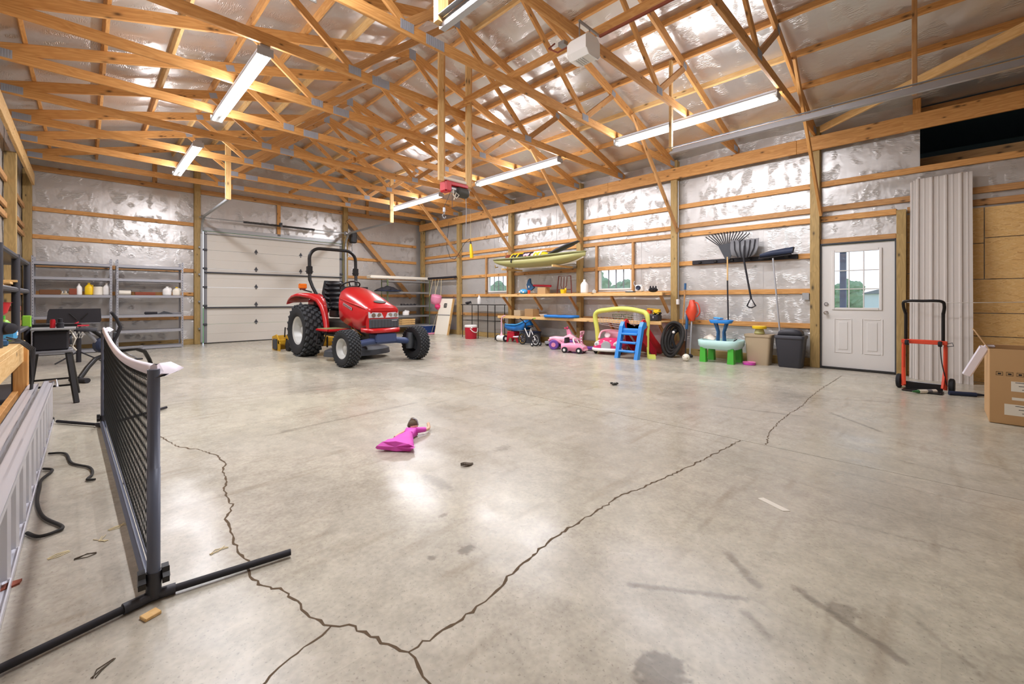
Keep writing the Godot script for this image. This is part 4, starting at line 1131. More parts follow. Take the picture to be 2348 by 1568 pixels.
func steel_rack(label, at, w, dp, h, shelves, m, post_m, group = ""):
	var t = thing("shelving_unit", label, "shelving unit", at, 0, group)
	for x in [-w / 2, w / 2]:
		for z in [-dp / 2, dp / 2]:
			var b := MB.new()
			var sx = -signf(x)
			var sz = -signf(z)
			b.box(Vector3(x + sx * 0.0175, h / 2, z), Vector3(0.035, h, 0.003))
			b.box(Vector3(x, h / 2, z + sz * 0.0175), Vector3(0.003, h, 0.035))
			var u = part(t, "upright", b, post_m)
			if z > 0:
				var holes := MB.new()
				for i in int(h / 0.06): holes.box(Vector3(x + sx * 0.0175, 0.05 + i * 0.06, z + 0.002), Vector3(0.008, 0.022, 0.001))
				part(u, "key_slot", holes, "dark_grey")
	for y in shelves:
		var s := MB.new()
		s.box(Vector3(0, y - 0.005, 0), Vector3(w - 0.01, 0.01, dp - 0.01), 0.002)
		for z in [-1, 1]: s.box(Vector3(0, y - 0.03, z * (dp / 2 - 0.01)), Vector3(w - 0.01, 0.06, 0.012), 0.003)
		for x in [-1, 1]: s.box(Vector3(x * (w / 2 - 0.01), y - 0.03, 0), Vector3(0.012, 0.05, dp - 0.03), 0.003)
		part(t, "shelf", s, m)
	return t

func build_left():
	rng.seed = 41
	# ---- shelving along the back wall
	var hs = [0.07, 0.45, 0.80, 1.25, 1.62, 1.93]
	steel_rack("grey steel shelving unit in the left corner, bottles on its middle shelf", V(-0.18, 0, 13.17), 1.19, 0.45, 2.04, hs, "shelf_steel", "shelf_steel", "steel shelving units")
	steel_rack("grey steel shelving unit between the bottle shelves and the garage door", V(1.08, 0, 13.17), 1.19, 0.45, 2.04, hs, "shelf_steel", "shelf_steel", "steel shelving units")
	var sy = 1.252
	jug("bottle", "white spray bottle beside the orange box on the steel shelf", V(-0.1, sy, 13.06), 0.09, 0.24, "white_plastic", "white_plastic", false)
	jug("jug", "bright yellow jug on the left steel shelf", V(0.05, sy, 13.06), 0.13, 0.26, "yellow_plastic", "yellow_plastic")
	jug("bottle", "white pointed bottle at the right end of the left steel shelf", V(0.33, sy, 13.06), 0.12, 0.26, "white_plastic", "white_plastic", false)
	var pc = thing("paint_can", "white paint can with a wire handle between the bottles", "paint can", V(0.19, sy, 13.06))
	part(pc, "can", MB.new().lathe([Vector2(0.075, 0), Vector2(0.08, 0.005), Vector2(0.078, 0.17), Vector2(0.08, 0.18), Vector2(0.07, 0.18), Vector2(0.0, 0.175)], 18), "cream")
	part(pc, "wire_handle", MB.new().tube([Vector3(-0.08, 0.14, 0), Vector3(-0.05, 0.22, 0), Vector3(0.05, 0.22, 0), Vector3(0.08, 0.14, 0)], 0.004, 5), "dark_grey")
	carton("box", "small orange-brown box beside the spray bottle", V(-0.19, sy, 13.06), Vector3(0.11, 0.13, 0.12), "rust")
	carton("box", "long low wooden box at the left end of the bottle shelf", V(-0.52, sy, 13.06), Vector3(0.3, 0.1, 0.16), "brown_wood", 0, "wooden box")
	var cl = thing("parts_tray", "flat tray of small parts on the bottle shelf", "tray", V(-0.31, sy, 13.06))
	part(cl, "tray", MB.new().box(Vector3(0, 0.015, 0), Vector3(0.12, 0.03, 0.14), 0.005), "tan_plastic")
	for i in 5: part(cl, "fitting", MB.new().cyl(Vector3(-0.04 + i * 0.02, 0.03, 0.02), Vector3(-0.035 + i * 0.018, 0.07 + (i % 3) * 0.01, 0), 0.01, 8), ["cream", "mid_grey", "tan_plastic"][i % 3])
	var ro = thing("roll", "white roll lying in a wire rack on the right steel shelf", "roll", V(0.63, sy, 13.05))
	part(ro, "wrap", MB.new().cyl(Vector3(-0.1, 0.055, 0), Vector3(0.1, 0.055, 0), 0.055, 18), "cream")
	part(ro, "rack_wire", MB.new().tube([Vector3(-0.11, 0.005, 0.06), Vector3(-0.11, 0.11, 0.06), Vector3(0.11, 0.11, 0.06), Vector3(0.11, 0.005, 0.06)], 0.004, 5), "black_metal")
	carton("box", "long red-brown box on the right steel shelf", V(0.98, sy, 13.06), Vector3(0.36, 0.07, 0.12), "rust")
	jug("jug", "clear white jug on the right steel shelf, left of the pair", V(1.38, sy, 13.06), 0.16, 0.21, "white_plastic")
	jug("jug", "white jug with a yellow top at the end of the right steel shelf", V(1.56, sy, 13.06), 0.15, 0.2, "cream", "yellow_plastic")
	var lg = thing("pole_saw", "long dark tool lying on the fourth shelf of the right steel unit", "tool", V(1.3, 0.802, 13.08))
	part(lg, "shaft", MB.new().cyl(Vector3(-0.3, 0.02, 0), Vector3(0.36, 0.02, 0), 0.014, 8), "mid_grey")
	part(lg, "grip", MB.new().lathe([Vector2(0, -0.12), Vector2(0.028, -0.12), Vector2(0.032, 0.1), Vector2(0, 0.12)], 10, T(Vector3(-0.22, 0.033, 0), 0, 0, 90)), "soft_black")
	part(lg, "blade", MB.new().prism([Vector2(-0.12, 0), Vector2(0.16, 0.0), Vector2(0.16, 0.02), Vector2(0.0, 0.07)], 0.006, T(Vector3(0.02, 0.005, 0.02))), "dark_grey")
	# ---- workbench
	var b = thing("workbench", "pine workbench with a thick apron along the left wall", "workbench", V(-0.60, 0, 4.7))
	part(b, "top", MB.new().box(Vector3(0, 0.76, 0), Vector3(0.44, 0.038, 2.1), 0.004), "pine_pale")
	timber(b, "apron", Vector3(0.2, 0.67, 1.03), Vector3(0.2, 0.67, -1.03), 0.038, 0.14, "pine_pale")
	timber(b, "apron", Vector3(-0.18, 0.67, -1.03), Vector3(0.18, 0.67, -1.03), 0.038, 0.14, "pine")
	for x in [-0.17, 0.2]:
		for z in [-0.97, 0.97]: timber(b, "leg", Vector3(x, 0, z), Vector3(x, 0.74, z), 0.089, 0.089 if z < 0 else 0.04, "pine", Vector3(0, 0, 1))
	timber(b, "stretcher", Vector3(0.17, 0.3, 0.97), Vector3(0.17, 0.3, -0.97), 0.038, 0.1, "pine")
	# things on the bench
	var by = 0.781
	var tl = thing("cordless_tool", "black power tool with cords on the end of the workbench", "power tool", V(-0.47, by, 5.0), 20)
	part(tl, "body", MB.new().lathe([Vector2(0, -0.13), Vector2(0.045, -0.12), Vector2(0.055, 0.0), Vector2(0.04, 0.12), Vector2(0, 0.14)], 14, T(Vector3(0, 0.14, 0), 20, 90)), "soft_black")
	part(tl, "grip", MB.new().beam(Vector3(0, 0.13, -0.03), Vector3(0.03, 0.02, -0.09), 0.04, 0.05), "black_plastic")
	part(tl, "battery", MB.new().box(Vector3(0.03, 0.025, -0.09), Vector3(0.08, 0.05, 0.11), 0.01), "steel_blue")
	part(tl, "label_plate", MB.new().box(Vector3(0.0, 0.195, -0.02), Vector3(0.06, 0.004, 0.11), 0.001), "rust")
	var fn = thing("funnel", "bright red plastic funnel above the workbench tools", "funnel", V(-0.5, 0.962, 5.3))
	part(fn, "cone", MB.new().lathe([Vector2(0.012, 0), Vector2(0.02, 0.04), Vector2(0.055, 0.07), Vector2(0.075, 0.15), Vector2(0.085, 0.155), Vector2(0.07, 0.15), Vector2(0.05, 0.075)], 18, T(Vector3.ZERO), false), "red_plastic")
	part(fn, "spout_stand", MB.new().cyl(Vector3(0, -0.18, 0), Vector3(0, 0.02, 0), 0.012, 8), "red_plastic")
	var lm = thing("spray_can", "lime green bulb bottle under the red funnel", "bottle", V(-0.5, by, 5.68))
	part(lm, "body", MB.new().lathe([Vector2(0, 0), Vector2(0.05, 0.0), Vector2(0.055, 0.1), Vector2(0.04, 0.16), Vector2(0.025, 0.18), Vector2(0, 0.19)], 16), "lime")
	part(lm, "nozzle", MB.new().cyl(Vector3(0, 0.19, 0), Vector3(0, 0.22, 0), 0.012, 8), "green_plastic")
	var cy = thing("charger", "cyan plastic tool case beside the black tool", "case", V(-0.47, by, 5.5))
	part(cy, "body", MB.new().box(Vector3(0, 0.07, 0), Vector3(0.12, 0.1, 0.14), 0.015), "sky_blue")
	part(cy, "latch", MB.new().box(Vector3(0.062, 0.07, 0), Vector3(0.008, 0.03, 0.05), 0.003), "white_plastic")
	var cd = thing("power_cords", "black cords drooping off the end of the workbench", "cord", V(-0.40, by, 5.3))
	for k in 4: part(cd, "cord", MB.new().tube([Vector3(-0.06, 0.02 + k * 0.01, 0.2 - k * 0.1), Vector3(0.03, 0.01, 0.1 - k * 0.08), Vector3(0.075 + k * 0.006, -0.06, -0.02 - k * 0.05), Vector3(0.08, -0.3 - k * 0.06, -0.05), Vector3(0.07, -0.5 - k * 0.05, -0.02 - k * 0.04)], 0.006, 6), "black_plastic")
	# ---- black plastic shelf against the left wall
	var p = thing("plastic_shelf", "black pipe-legged plastic shelf standing against the left wall", "shelf", V(-0.61, 0, 6.2))
	for x in [-0.15, 0.15]:
		for z in [-0.95, 0.13, 1.3]: part(p, "leg", MB.new().cyl(Vector3(x, 0.782 if z > 1 else 0.0, z), Vector3(x, 1.56, z), 0.028, 12), "charcoal")
	for y in [0.2, 0.83]: part(p, "shelf", MB.new().box(Vector3(0, y, -0.41), Vector3(0.34, 0.045, 1.12), 0.012), "charcoal")
	for y in [1.23, 1.54]: part(p, "shelf", MB.new().box(Vector3(0, y, 0.17), Vector3(0.34, 0.045, 2.3), 0.012), "charcoal")
	var bd = thing("scrap_boards", "pale scrap boards lying on the black plastic shelf", "boards", V(-0.6, 1.253, 6.3))
	for k in 3: part(bd, "board", MB.new().box(Vector3(0.02 * k, 0.012 + k * 0.022, 0.1 - k * 0.12), Vector3(0.2, 0.02, 1.5 - k * 0.3), 0.002), "pine_pale", T(Vector3.ZERO, k * 1.5))
	carton("box", "stack of brown cartons on the black shelf by the corner", V(-0.60, 0.856, 6.9), Vector3(0.22, 0.16, 0.18), "cardboard", 5)
	carton("box", "flat reddish carton lying over the brown cartons", V(-0.60, 1.022, 6.9), Vector3(0.21, 0.05, 0.17), "rust", -4)
	var gc = thing("can", "lime green square can standing by the brown cartons", "can", V(-0.46, 0.83, 7.12))
	part(gc, "body", MB.new().box(Vector3(0, 0.07, 0), Vector3(0.07, 0.13, 0.07), 0.008), "lime")
	part(gc, "label", MB.new().box(Vector3(0.036, 0.07, 0), Vector3(0.002, 0.08, 0.03)), "deep_green")
	# ---- table saw on a splayed stand
	var s = thing("table_saw", "black boxed table saw on a splayed steel stand", "table saw", V(-0.27, 0, 7.1))
	part(s, "body", MB.new().box(Vector3(0.0, 0.69, 0), Vector3(0.27, 0.22, 0.42), 0.015), "soft_black")
	part(s, "table", MB.new().box(Vector3(0.02, 0.815, 0), Vector3(0.34, 0.02, 0.56), 0.004), "galvanised")
	part(s, "stand_tray", MB.new().box(Vector3(0.0, 0.565, 0), Vector3(0.34, 0.03, 0.48), 0.006), "mid_grey")
	for x in [-1, 1]:
		for z in [-1, 1]: part(s, "leg", MB.new().beam(Vector3(x * 0.13, 0.56, z * 0.2), Vector3(x * 0.20, 0.0, z * 0.36), 0.045, 0.03), "black_metal")
	for z in [-1, 1]: part(s, "cross_bar", MB.new().beam(Vector3(-0.17, 0.2, z * 0.3), Vector3(0.17, 0.2, z * 0.3), 0.025, 0.02), "black_metal")
	part(s, "crank_wheel", MB.new().lathe([Vector2(0.02, 0), Vector2(0.06, 0.0), Vector2(0.06, 0.02), Vector2(0.02, 0.02)], 16, T(Vector3(0.14, 0.69, 0.08), 0, 0, -90)), "dark_grey")
	part(s, "switch", MB.new().box(Vector3(0.142, 0.66, -0.1), Vector3(0.014, 0.07, 0.05), 0.004), "red_plastic")
	part(s, "fence", MB.new().box(Vector3(0.02, 0.84, -0.16), Vector3(0.36, 0.035, 0.03), 0.004), "black_metal")
	part(s, "wiring", MB.new().tube([Vector3(0.15, 0.78, 0.1), Vector3(0.19, 0.7, 0.14), Vector3(0.16, 0.6, 0.02), Vector3(0.19, 0.55, -0.06), Vector3(0.15, 0.6, -0.15)], 0.009, 6), "cream")
	var rc = thing("can", "small red can standing on the table saw", "can", V(-0.26, 0.826, 6.98))
	part(rc, "body", MB.new().cyl(Vector3.ZERO, Vector3(0, 0.085, 0), 0.022, 12), "red_plastic")
	part(rc, "lid", MB.new().cyl(Vector3(0, 0.085, 0), Vector3(0, 0.095, 0), 0.018, 12), "crimson")
	var kn = thing("hand_grinder", "stubby black tool on the corner of the table saw", "tool", V(-0.2, 0.826, 6.95))
	part(kn, "body", MB.new().lathe([Vector2(0, 0), Vector2(0.03, 0), Vector2(0.028, 0.05), Vector2(0.018, 0.06), Vector2(0.02, 0.1), Vector2(0, 0.105)], 12), "soft_black")
	part(kn, "collar", MB.new().cyl(Vector3(0, 0.05, 0), Vector3(0, 0.058, 0), 0.03, 12), "dark_grey")
	# ---- basketball hoop
	var h = thing("basketball_hoop", "small basketball hoop with a black backboard and red rim", "basketball hoop", V(-0.09, 0, 11.15))
	part(h, "pole", MB.new().cyl(Vector3(0, 0, 0), Vector3(0, 0.95, 0), 0.035, 12), "soft_black")
	var bb = part(h, "backboard", MB.new().prism([Vector2(-0.4, 0.72), Vector2(0.28, 0.72), Vector2(0.3, 0.76), Vector2(0.29, 0.98), Vector2(-0.36, 0.98), Vector2(-0.38, 0.94)], 0.04, T(Vector3(0, 0, 0.06))), "soft_black")
	part(bb, "edge_strip", MB.new().beam(Vector3(-0.4, 0.715, 0.085), Vector3(0.28, 0.715, 0.085), 0.01, 0.012), "mid_grey")
	for x in [-0.12, 0.12]: part(bb, "brace", MB.new().beam(Vector3(x * 0.2, 0.78, 0.1), Vector3(x, 0.9, 0.09), 0.012, 0.015), "black_metal")
	var rim = []
	for i in 20: rim.append(Vector3(-0.02 + 0.15 * cos(TAU * i / 20), 0.68, 0.26 + 0.15 * sin(TAU * i / 20)))
	part(h, "rim", MB.new().tube(rim, 0.011, 6, true), "crimson")
	part(h, "rim_arm", MB.new().beam(Vector3(-0.08, 0.68, 0.12), Vector3(-0.01, 0.74, 0.06), 0.05, 0.02), "crimson")
	var nt := MB.new()
	for i in 12:
		var a0 = TAU * i / 12
		for sg in [-1, 1]:
			var pp = []
			for k in 5: pp.append(Vector3(-0.02 + (0.15 - 0.022 * k) * cos(a0 + sg * k * 0.16), 0.68 - k * 0.055, 0.26 + (0.15 - 0.022 * k) * sin(a0 + sg * k * 0.16)))
			nt.tube(pp, 0.004, 4)
	part(h, "net", nt, "nylon")
	for k in 3: part(h, "foot", MB.new().tube([Vector3(0, 0.2, 0), Vector3(0.34 * cos(k * TAU / 3 + 0.5), 0.012, 0.34 * sin(k * TAU / 3 + 0.5))], 0.012, 6), "soft_black")
	# ---- exercise bike
	var e = thing("exercise_bike", "black folding exercise bike with tall curved handlebars", "exercise bike", V(0.3, 0, 8.95))
	part(e, "rear_leg", MB.new().tube([Vector3(-0.1, 0.30, 0.05), Vector3(-0.2, 0.27, 0.2), Vector3(-0.28, 0.18, 0.4), Vector3(-0.36, 0.05, 0.58)], 0.032, 10), "black_metal")
	part(e, "front_arch", MB.new().tube([Vector3(-0.1, 0.31, 0.0), Vector3(0.1, 0.36, 0.0), Vector3(0.26, 0.37, -0.05), Vector3(0.38, 0.3, -0.2), Vector3(0.45, 0.15, -0.36), Vector3(0.48, 0.05, -0.42)], 0.03, 10), "black_metal")
	for q in [[Vector3(-0.36, 0.035, 0.58), 0.5], [Vector3(0.48, 0.035, -0.42), 0.4]]:
		part(e, "foot_bar", MB.new().cyl(q[0] + Vector3(-0.08, 0, -0.14), q[0] + Vector3(0.08, 0, 0.14), 0.035, 10), "soft_black")
	part(e, "flywheel_case", MB.new().lathe([Vector2(0.0, -0.07), Vector2(0.09, -0.065), Vector2(0.115, -0.03), Vector2(0.115, 0.03), Vector2(0.09, 0.065), Vector2(0, 0.07)], 20, T(Vector3(-0.12, 0.46, 0.05), 35, 90)), "navy")
	part(e, "seat_post", MB.new().tube([Vector3(-0.14, 0.42, 0.05), Vector3(-0.22, 0.56, 0.12), Vector3(-0.3, 0.68, 0.16)], 0.025, 8), "mid_grey")
	part(e, "spring_tube", MB.new().tube([Vector3(-0.05, 0.47, 0.0), Vector3(-0.14, 0.6, 0.05), Vector3(-0.24, 0.7, 0.1)], 0.028, 8), "black_metal")
	part(e, "saddle", MB.new().loft([[Vector3(-0.42, 0.69, 0.1), Vector3(-0.42, 0.73, 0.16), Vector3(-0.42, 0.69, 0.22)], [Vector3(-0.32, 0.68, 0.07), Vector3(-0.32, 0.75, 0.15), Vector3(-0.32, 0.68, 0.24)], [Vector3(-0.18, 0.68, 0.11), Vector3(-0.18, 0.72, 0.15), Vector3(-0.18, 0.68, 0.19)]]), "soft_black")
	for z in [-0.1, 0.12]:
		part(e, "handlebar", MB.new().tube([Vector3(-0.02, 0.44, z * 0.5), Vector3(0.04, 0.6, z), Vector3(0.08, 0.72, z), Vector3(0.04, 0.84, z), Vector3(-0.02, 0.95, z * 1.3)], 0.02, 8), "soft_black")
		part(e, "pedal", MB.new().box(Vector3(0.16 + z, 0.3 - z * 0.6, z * 1.6), Vector3(0.1, 0.025, 0.07), 0.006), "black_plastic")
	part(e, "console", MB.new().box(Vector3(0.02, 0.6, 0.0), Vector3(0.05, 0.09, 0.13), 0.01), "dark_grey")
	part(e, "crank", MB.new().beam(Vector3(0.06, 0.36, -0.12), Vector3(0.26, 0.24, 0.16), 0.02, 0.02), "zinc")
	part(e, "link_bar", MB.new().beam(Vector3(-0.05, 0.4, 0.1), Vector3(0.34, 0.4, 0.04), 0.05, 0.03), "mid_grey")
	# ---- extension ladder lying on its edge
	var l = thing("extension_ladder", "aluminium extension ladder lying on its edge along the left wall", "ladder", V(-0.24, 0, 3.94))
	for q in [[0.0, 1.0], [-0.09, 0.7]]:
		for y in [0.015, 0.375]:
			var rl := MB.new()
			var len = 3.75
			var zc = (0.0 if q[1] == 1.0 else 0.12)
			rl.box(Vector3(q[0], y, zc), Vector3(0.012, 0.03, len), 0.001)
			for sx in [-1, 1]: rl.box(Vector3(q[0] + sx * 0.03, y, zc), Vector3(0.006, 0.03, len), 0.001)
			rl.box(Vector3(q[0], y + (0.013 if y > 0.2 else -0.013), zc), Vector3(0.066, 0.004, len), 0.001)
			part(l, "rail", rl, "aluminium")
		for i in 12:
			var z = -1.72 + i * 0.305
			var rg = []
			for yy in [0.03, 0.36]:
				var ring = []
				for k in 8: ring.append(Vector3(q[0] + 0.03 * cos(TAU * k / 8), yy, z + 0.02 * sin(TAU * k / 8)))
				rg.append(ring)
			part(l, "rung", MB.new().loft(rg, false, true, -1), "aluminium")
	for y in [0.02, 0.37]: part(l, "foot_bracket", MB.new().box(Vector3(0.0, y, -1.9), Vector3(0.07, 0.04, 0.07), 0.008), "black_plastic")
	part(l, "latch_hook", MB.new().tube([Vector3(0.01, 0.395, -1.75), Vector3(0.05, 0.41, -1.72), Vector3(0.06, 0.35, -1.7)], 0.01, 6), "zinc")
	# ---- cable on the floor
	var c1 = []
	for q in [[-0.191, 4.613], [-0.105, 4.527], [-0.067, 4.231], [0.018, 4.039], [0.031, 3.874], [0.007, 3.776], [0.042, 3.741]]: c1.append(V(q[0], 0.011, q[1]))
	solo("cable", "short black cable squiggle on the floor nearer the net's middle", "cable", MB.new().tube(smooth(c1), 0.0075, 8), "seal_black")
	var c2 = []
	for q in [[-0.198, 4.223], [-0.155, 4.139], [-0.195, 3.969], [-0.195, 3.805], [-0.19, 3.536], [-0.154, 3.28], [-0.082, 3.077], [-0.107, 3.029], [-0.16, 3.028], [-0.2, 3.112]]: c2.append(V(q[0], 0.011, q[1]))
	solo("cable", "long black cable curling out from under the ladder", "cable", MB.new().tube(smooth(c2), 0.008, 8), "seal_black")
	# ---- portable net
	var n = thing("sports_net", "portable grey-poled sports net with a white top tape", "sports net", V(0.15, 0, 3.69))
	var A = Vector3(0.032, 0, 1.59)
	var B = Vector3(-0.035, 0, -1.58)
	for q in [A, B]:
		var near = q == A
		part(n, "post", MB.new().tube([q + Vector3(0, 0.07, 0), q + Vector3(0, 0.5, 0), q + Vector3(0, 0.5, 0), q + Vector3(0, 0.872, 0)], 0.0205, 16, false, true, [0.0205, 0.0205, 0.0195, 0.0195]), "pole_grey")
		part(n, "tee_joint", MB.new().cyl(q + Vector3(0, 0.012, 0), q + Vector3(0, 0.11, 0), 0.024, 14), "charcoal")
		var fl_ = q + (Vector3(-0.37, 0.02, 0.13) if near else Vector3(-0.3, 0.02, -0.47))
		var fr_ = q + (Vector3(0.46, 0.02, 0.07) if near else Vector3(0.48, 0.02, -0.42))
		if near:
			fl_ = q + Vector3(-0.62, 0.02, 0.16)
		part(n, "foot_tube", MB.new().tube([fl_, q + Vector3(0, 0.02, 0.0), fr_], 0.0135, 12), "soft_black")
		part(n, "foot_sleeve", MB.new().tube([q.lerp(fl_, 0.14) + Vector3(0, 0.018, 0), q + Vector3(0, 0.02, 0), q.lerp(fr_, 0.14) + Vector3(0, 0.018, 0)], 0.019, 12), "charcoal")
		for sgn in [-1, 1]:
			var star := []
			for i in 12:
				var r0 = 0.035 if i % 2 == 0 else 0.022
				star.append(Vector2(cos(TAU * i / 12), sin(TAU * i / 12)) * r0)
			part(n, "star_knob", MB.new().prism(star, 0.022, T(q + Vector3(sgn * 0.035, 0.09, 0.0), 90)), "black_plastic")
	var rail := MB.new()
	rail.beam(A + Vector3(-0.014, 0.05, -0.02), B + Vector3(-0.014, 0.05, 0.02), 0.028, 0.03, Vector3.UP, 0.01)
	rail.beam(A + Vector3(0.008, 0.06, -0.02), B + Vector3(0.008, 0.06, 0.02), 0.01, 0.012, Vector3.UP, 0.003)
	part(n, "base_rail", rail, "pole_grey")
	var P = func(u, v):
		var top = 0.865 - 0.075 * sin(PI * u) * (1.0 if u < 0.9 else 0.7)
		return A.lerp(B, u) + Vector3(0.0, lerpf(0.11, top, v), 0)
	var nm := MB.new()
	var cols = 70
	var rows = 17
	for j in [0, rows - 1, rows]:
		var pp = []
		for i in range(0, cols + 1, 4): pp.append(P.call(minf(1.0, float(i) / cols), float(j) / rows))
		pp.append(P.call(1.0, float(j) / rows))
		nm.tube(pp, 0.0022, 4, false, false)
	for sgn in [1, -1]:
		for i in range(-rows, cols + rows + 1):
			var pp = []
			for j in rows + 1:
				var u = (i + sgn * j * 0.5) / float(cols)
				if u >= 0.0 and u <= 1.0: pp.append(P.call(u, float(j) / rows))
			if pp.size() > 1: nm.tube([pp[0], pp[int(pp.size() / 2)], pp[-1]] if pp.size() > 4 else pp, 0.0015, 3, false, false)
	part(n, "net_mesh", nm, "mesh_black")
	var tape = []
	for i in 30:
		var u = i / 29.0
		var c = P.call(u, 1.0)
		tape.append([c + Vector3(-0.012, -0.012, 0), c + Vector3(-0.01, 0.02, 0), c + Vector3(0.0, 0.028, 0), c + Vector3(0.01, 0.02, 0), c + Vector3(0.012, -0.012, 0)])
	part(n, "top_tape", MB.new().loft(tape), "net_white")
	for q in [[A, 1.0], [B, 0.7]]:
		part(n, "tape_loop", MB.new().loft([[q[0] + Vector3(-0.02, 0.86, -0.02), q[0] + Vector3(0.02, 0.89, -0.03), q[0] + Vector3(0.03, 0.86, 0.0), q[0] + Vector3(0.0, 0.84, 0.02)], [q[0] + Vector3(0.0, 0.855, -0.03), q[0] + Vector3(0.055 * q[1], 0.892, -0.035), q[0] + Vector3(0.07 * q[1], 0.855, 0.0), q[0] + Vector3(0.03, 0.845, 0.02)], [q[0] + Vector3(0.09 * q[1], 0.866, -0.012), q[0] + Vector3(0.092 * q[1], 0.868, -0.014), q[0] + Vector3(0.093 * q[1], 0.866, -0.01), q[0] + Vector3(0.09 * q[1], 0.864, -0.01)]]), "net_white")

func smooth(pts, n = 6):
	var c := Curve3D.new()
	for i in pts.size():
		var p0 = pts[maxi(i - 1, 0)]
		var p1 = pts[mini(i + 1, pts.size() - 1)]
		var t = (p1 - p0) / 6.0
		c.add_point(pts[i], -t, t)
	var out = []
	for i in pts.size() - 1:
		for k in n: out.append(c.sample(i, float(k) / n))
	out.append(pts[-1])
	return out

func build_corner():
	# ---- rack in the back right corner
	var r = steel_rack("green and grey rack in the back right corner behind the tractor", V(7.82, 0, 13.0), 1.65, 0.42, 1.83, [0.3, 0.62, 0.96, 1.42, 1.8], "galvanised", "army_green")
	var pl = thing("plank", "long off-white plank resting across the top of the corner rack", "plank", V(7.58, 1.831, 12.98))
	part(pl, "beam", MB.new().box(Vector3(0, 0.06, 0), Vector3(2.3, 0.1, 0.28), 0.02), "cream")
	part(pl, "end_cap", MB.new().box(Vector3(1.13, 0.06, 0), Vector3(0.1, 0.115, 0.3), 0.02), "paper")
	part(pl, "edge_strip", MB.new().box(Vector3(-0.05, 0.005, 0.13), Vector3(2.1, 0.012, 0.03), 0.003), "mid_grey")
	var tp = thing("tarp", "black crumpled tarp draped over the corner rack shelf", "tarp", V(7.02, 1.422, 12.8))
	var nz := noise(77, 5.0, 3)
	var rings = []
	for i in 12:
		var ring = []
		for k in 14:
			var a = TAU * k / 14
			var q = Vector3(-0.42 + i * 0.075, 0.13 * maxf(0, sin(a)) * (0.4 + sin(PI * i / 11.0)), 0.14 * cos(a))
			q += Vector3(0, 1, 1) * nz.get_noise_2d(i * 2.0, k * 1.5) * 0.06
			q.y = maxf(q.y, 0.002)
			ring.append(q)
		rings.append(ring)
	part(tp, "cloth", MB.new().loft(rings), "soft_black")
	part(tp, "blue_edge", MB.new().tube(smooth([Vector3(-0.4, 0.03, 0.14), Vector3(-0.1, 0.02, 0.17), Vector3(0.2, 0.02, 0.16), Vector3(0.4, 0.03, 0.12)]), 0.018, 6), "navy")
	rng.seed = 12
	for i in 5:
		var bt = thing("clamp", "small dark clamp in the row on the corner rack shelf", "clamp", V(7.55 + i * 0.13, 0.962, 12.86), rng.randf_range(-40, 40), "dark clamps on the corner rack")
		part(bt, "jaw", MB.new().prism([Vector2(-0.05, 0), Vector2(0.05, 0), Vector2(0.06, 0.04), Vector2(0.02, 0.03), Vector2(-0.02, 0.06), Vector2(-0.05, 0.03)], 0.03), "soft_black")
		part(bt, "handle", MB.new().cyl(Vector3(0.03, 0.02, 0), Vector3(0.09, 0.05, 0.02), 0.008, 6), "dark_grey")
	var wc = thing("crate", "pine slatted crate on the bottom of the corner rack", "crate", V(7.75, 0.302, 12.92))
	for y in [0.03, 0.1, 0.17]:
		part(wc, "slat", MB.new().box(Vector3(0, y, 0.14), Vector3(0.56, 0.055, 0.012), 0.002), "pine_pale")
		part(wc, "slat", MB.new().box(Vector3(0, y, -0.14), Vector3(0.56, 0.055, 0.012), 0.002), "pine_pale")
		for x in [-0.28, 0.28]: part(wc, "slat", MB.new().box(Vector3(x, y, 0), Vector3(0.012, 0.055, 0.28), 0.002), "pine_pale")
	part(wc, "base", MB.new().box(Vector3(0, 0.008, 0), Vector3(0.55, 0.012, 0.27), 0.002), "pine")
	jug("jug", "white rounded jug standing over the pine crate", V(7.74, 0.622, 12.9), 0.22, 0.18, "white_plastic")
	var bn = thing("storage_bin", "dark blue bin with grey lids on the floor of the corner", "bin", V(8.45, 0, 12.55))
	part(bn, "tub", MB.new().loft([[Vector3(-0.27, 0, -0.16), Vector3(0.27, 0, -0.16), Vector3(0.27, 0, 0.16), Vector3(-0.27, 0, 0.16)], [Vector3(-0.31, 0.25, -0.19), Vector3(0.31, 0.25, -0.19), Vector3(0.31, 0.25, 0.19), Vector3(-0.31, 0.25, 0.19)]], true, true, -1), "bin_blue")
	for x in [-0.15, 0.15]: part(bn, "lid", MB.new().box(Vector3(x, 0.262, 0), Vector3(0.29, 0.024, 0.38), 0.008), "light_grey")
	solo("pink_board", "flat pink board lying on the floor in front of the blue bin", "board", MB.new().box(Vector3(0, 0.02, 0), Vector3(0.6, 0.035, 0.2), 0.012), "pink", T(V(8.3, 0.002, 12.1), 8))
	var pp = thing("wall_pipe", "black pipe strapped along the wall beside the corner post", "pipe", V(8.62, 1.90, 12.08))
	part(pp, "tube", MB.new().cyl(Vector3(0, 0, 0.83), Vector3(0, 0, -0.95), 0.04, 14), "soft_black")
	for z in [-0.8, 0.7]: part(pp, "strap", MB.new().box(Vector3(0.04, 0, z), Vector3(0.12, 0.1, 0.03), 0.006), "galvanised")
	# pink toddler swing
	var s = thing("toddler_swing", "pink toddler swing hanging on ropes from the black pipe", "swing", V(8.42, 1.0, 12.15))
	var sr = []
	for q in [[0.0, 0.10, 0.08], [0.02, 0.17, 0.14], [0.14, 0.2, 0.17], [0.26, 0.2, 0.17], [0.32, 0.19, 0.16], [0.32, 0.16, 0.13], [0.08, 0.13, 0.10]]:
		var ring = []
		for k in 16:
			var a = TAU * k / 16
			ring.append(Vector3(q[2] * cos(a), q[0] + 0.05 * sin(a) * q[0], q[1] * sin(a)))
		sr.append(ring)
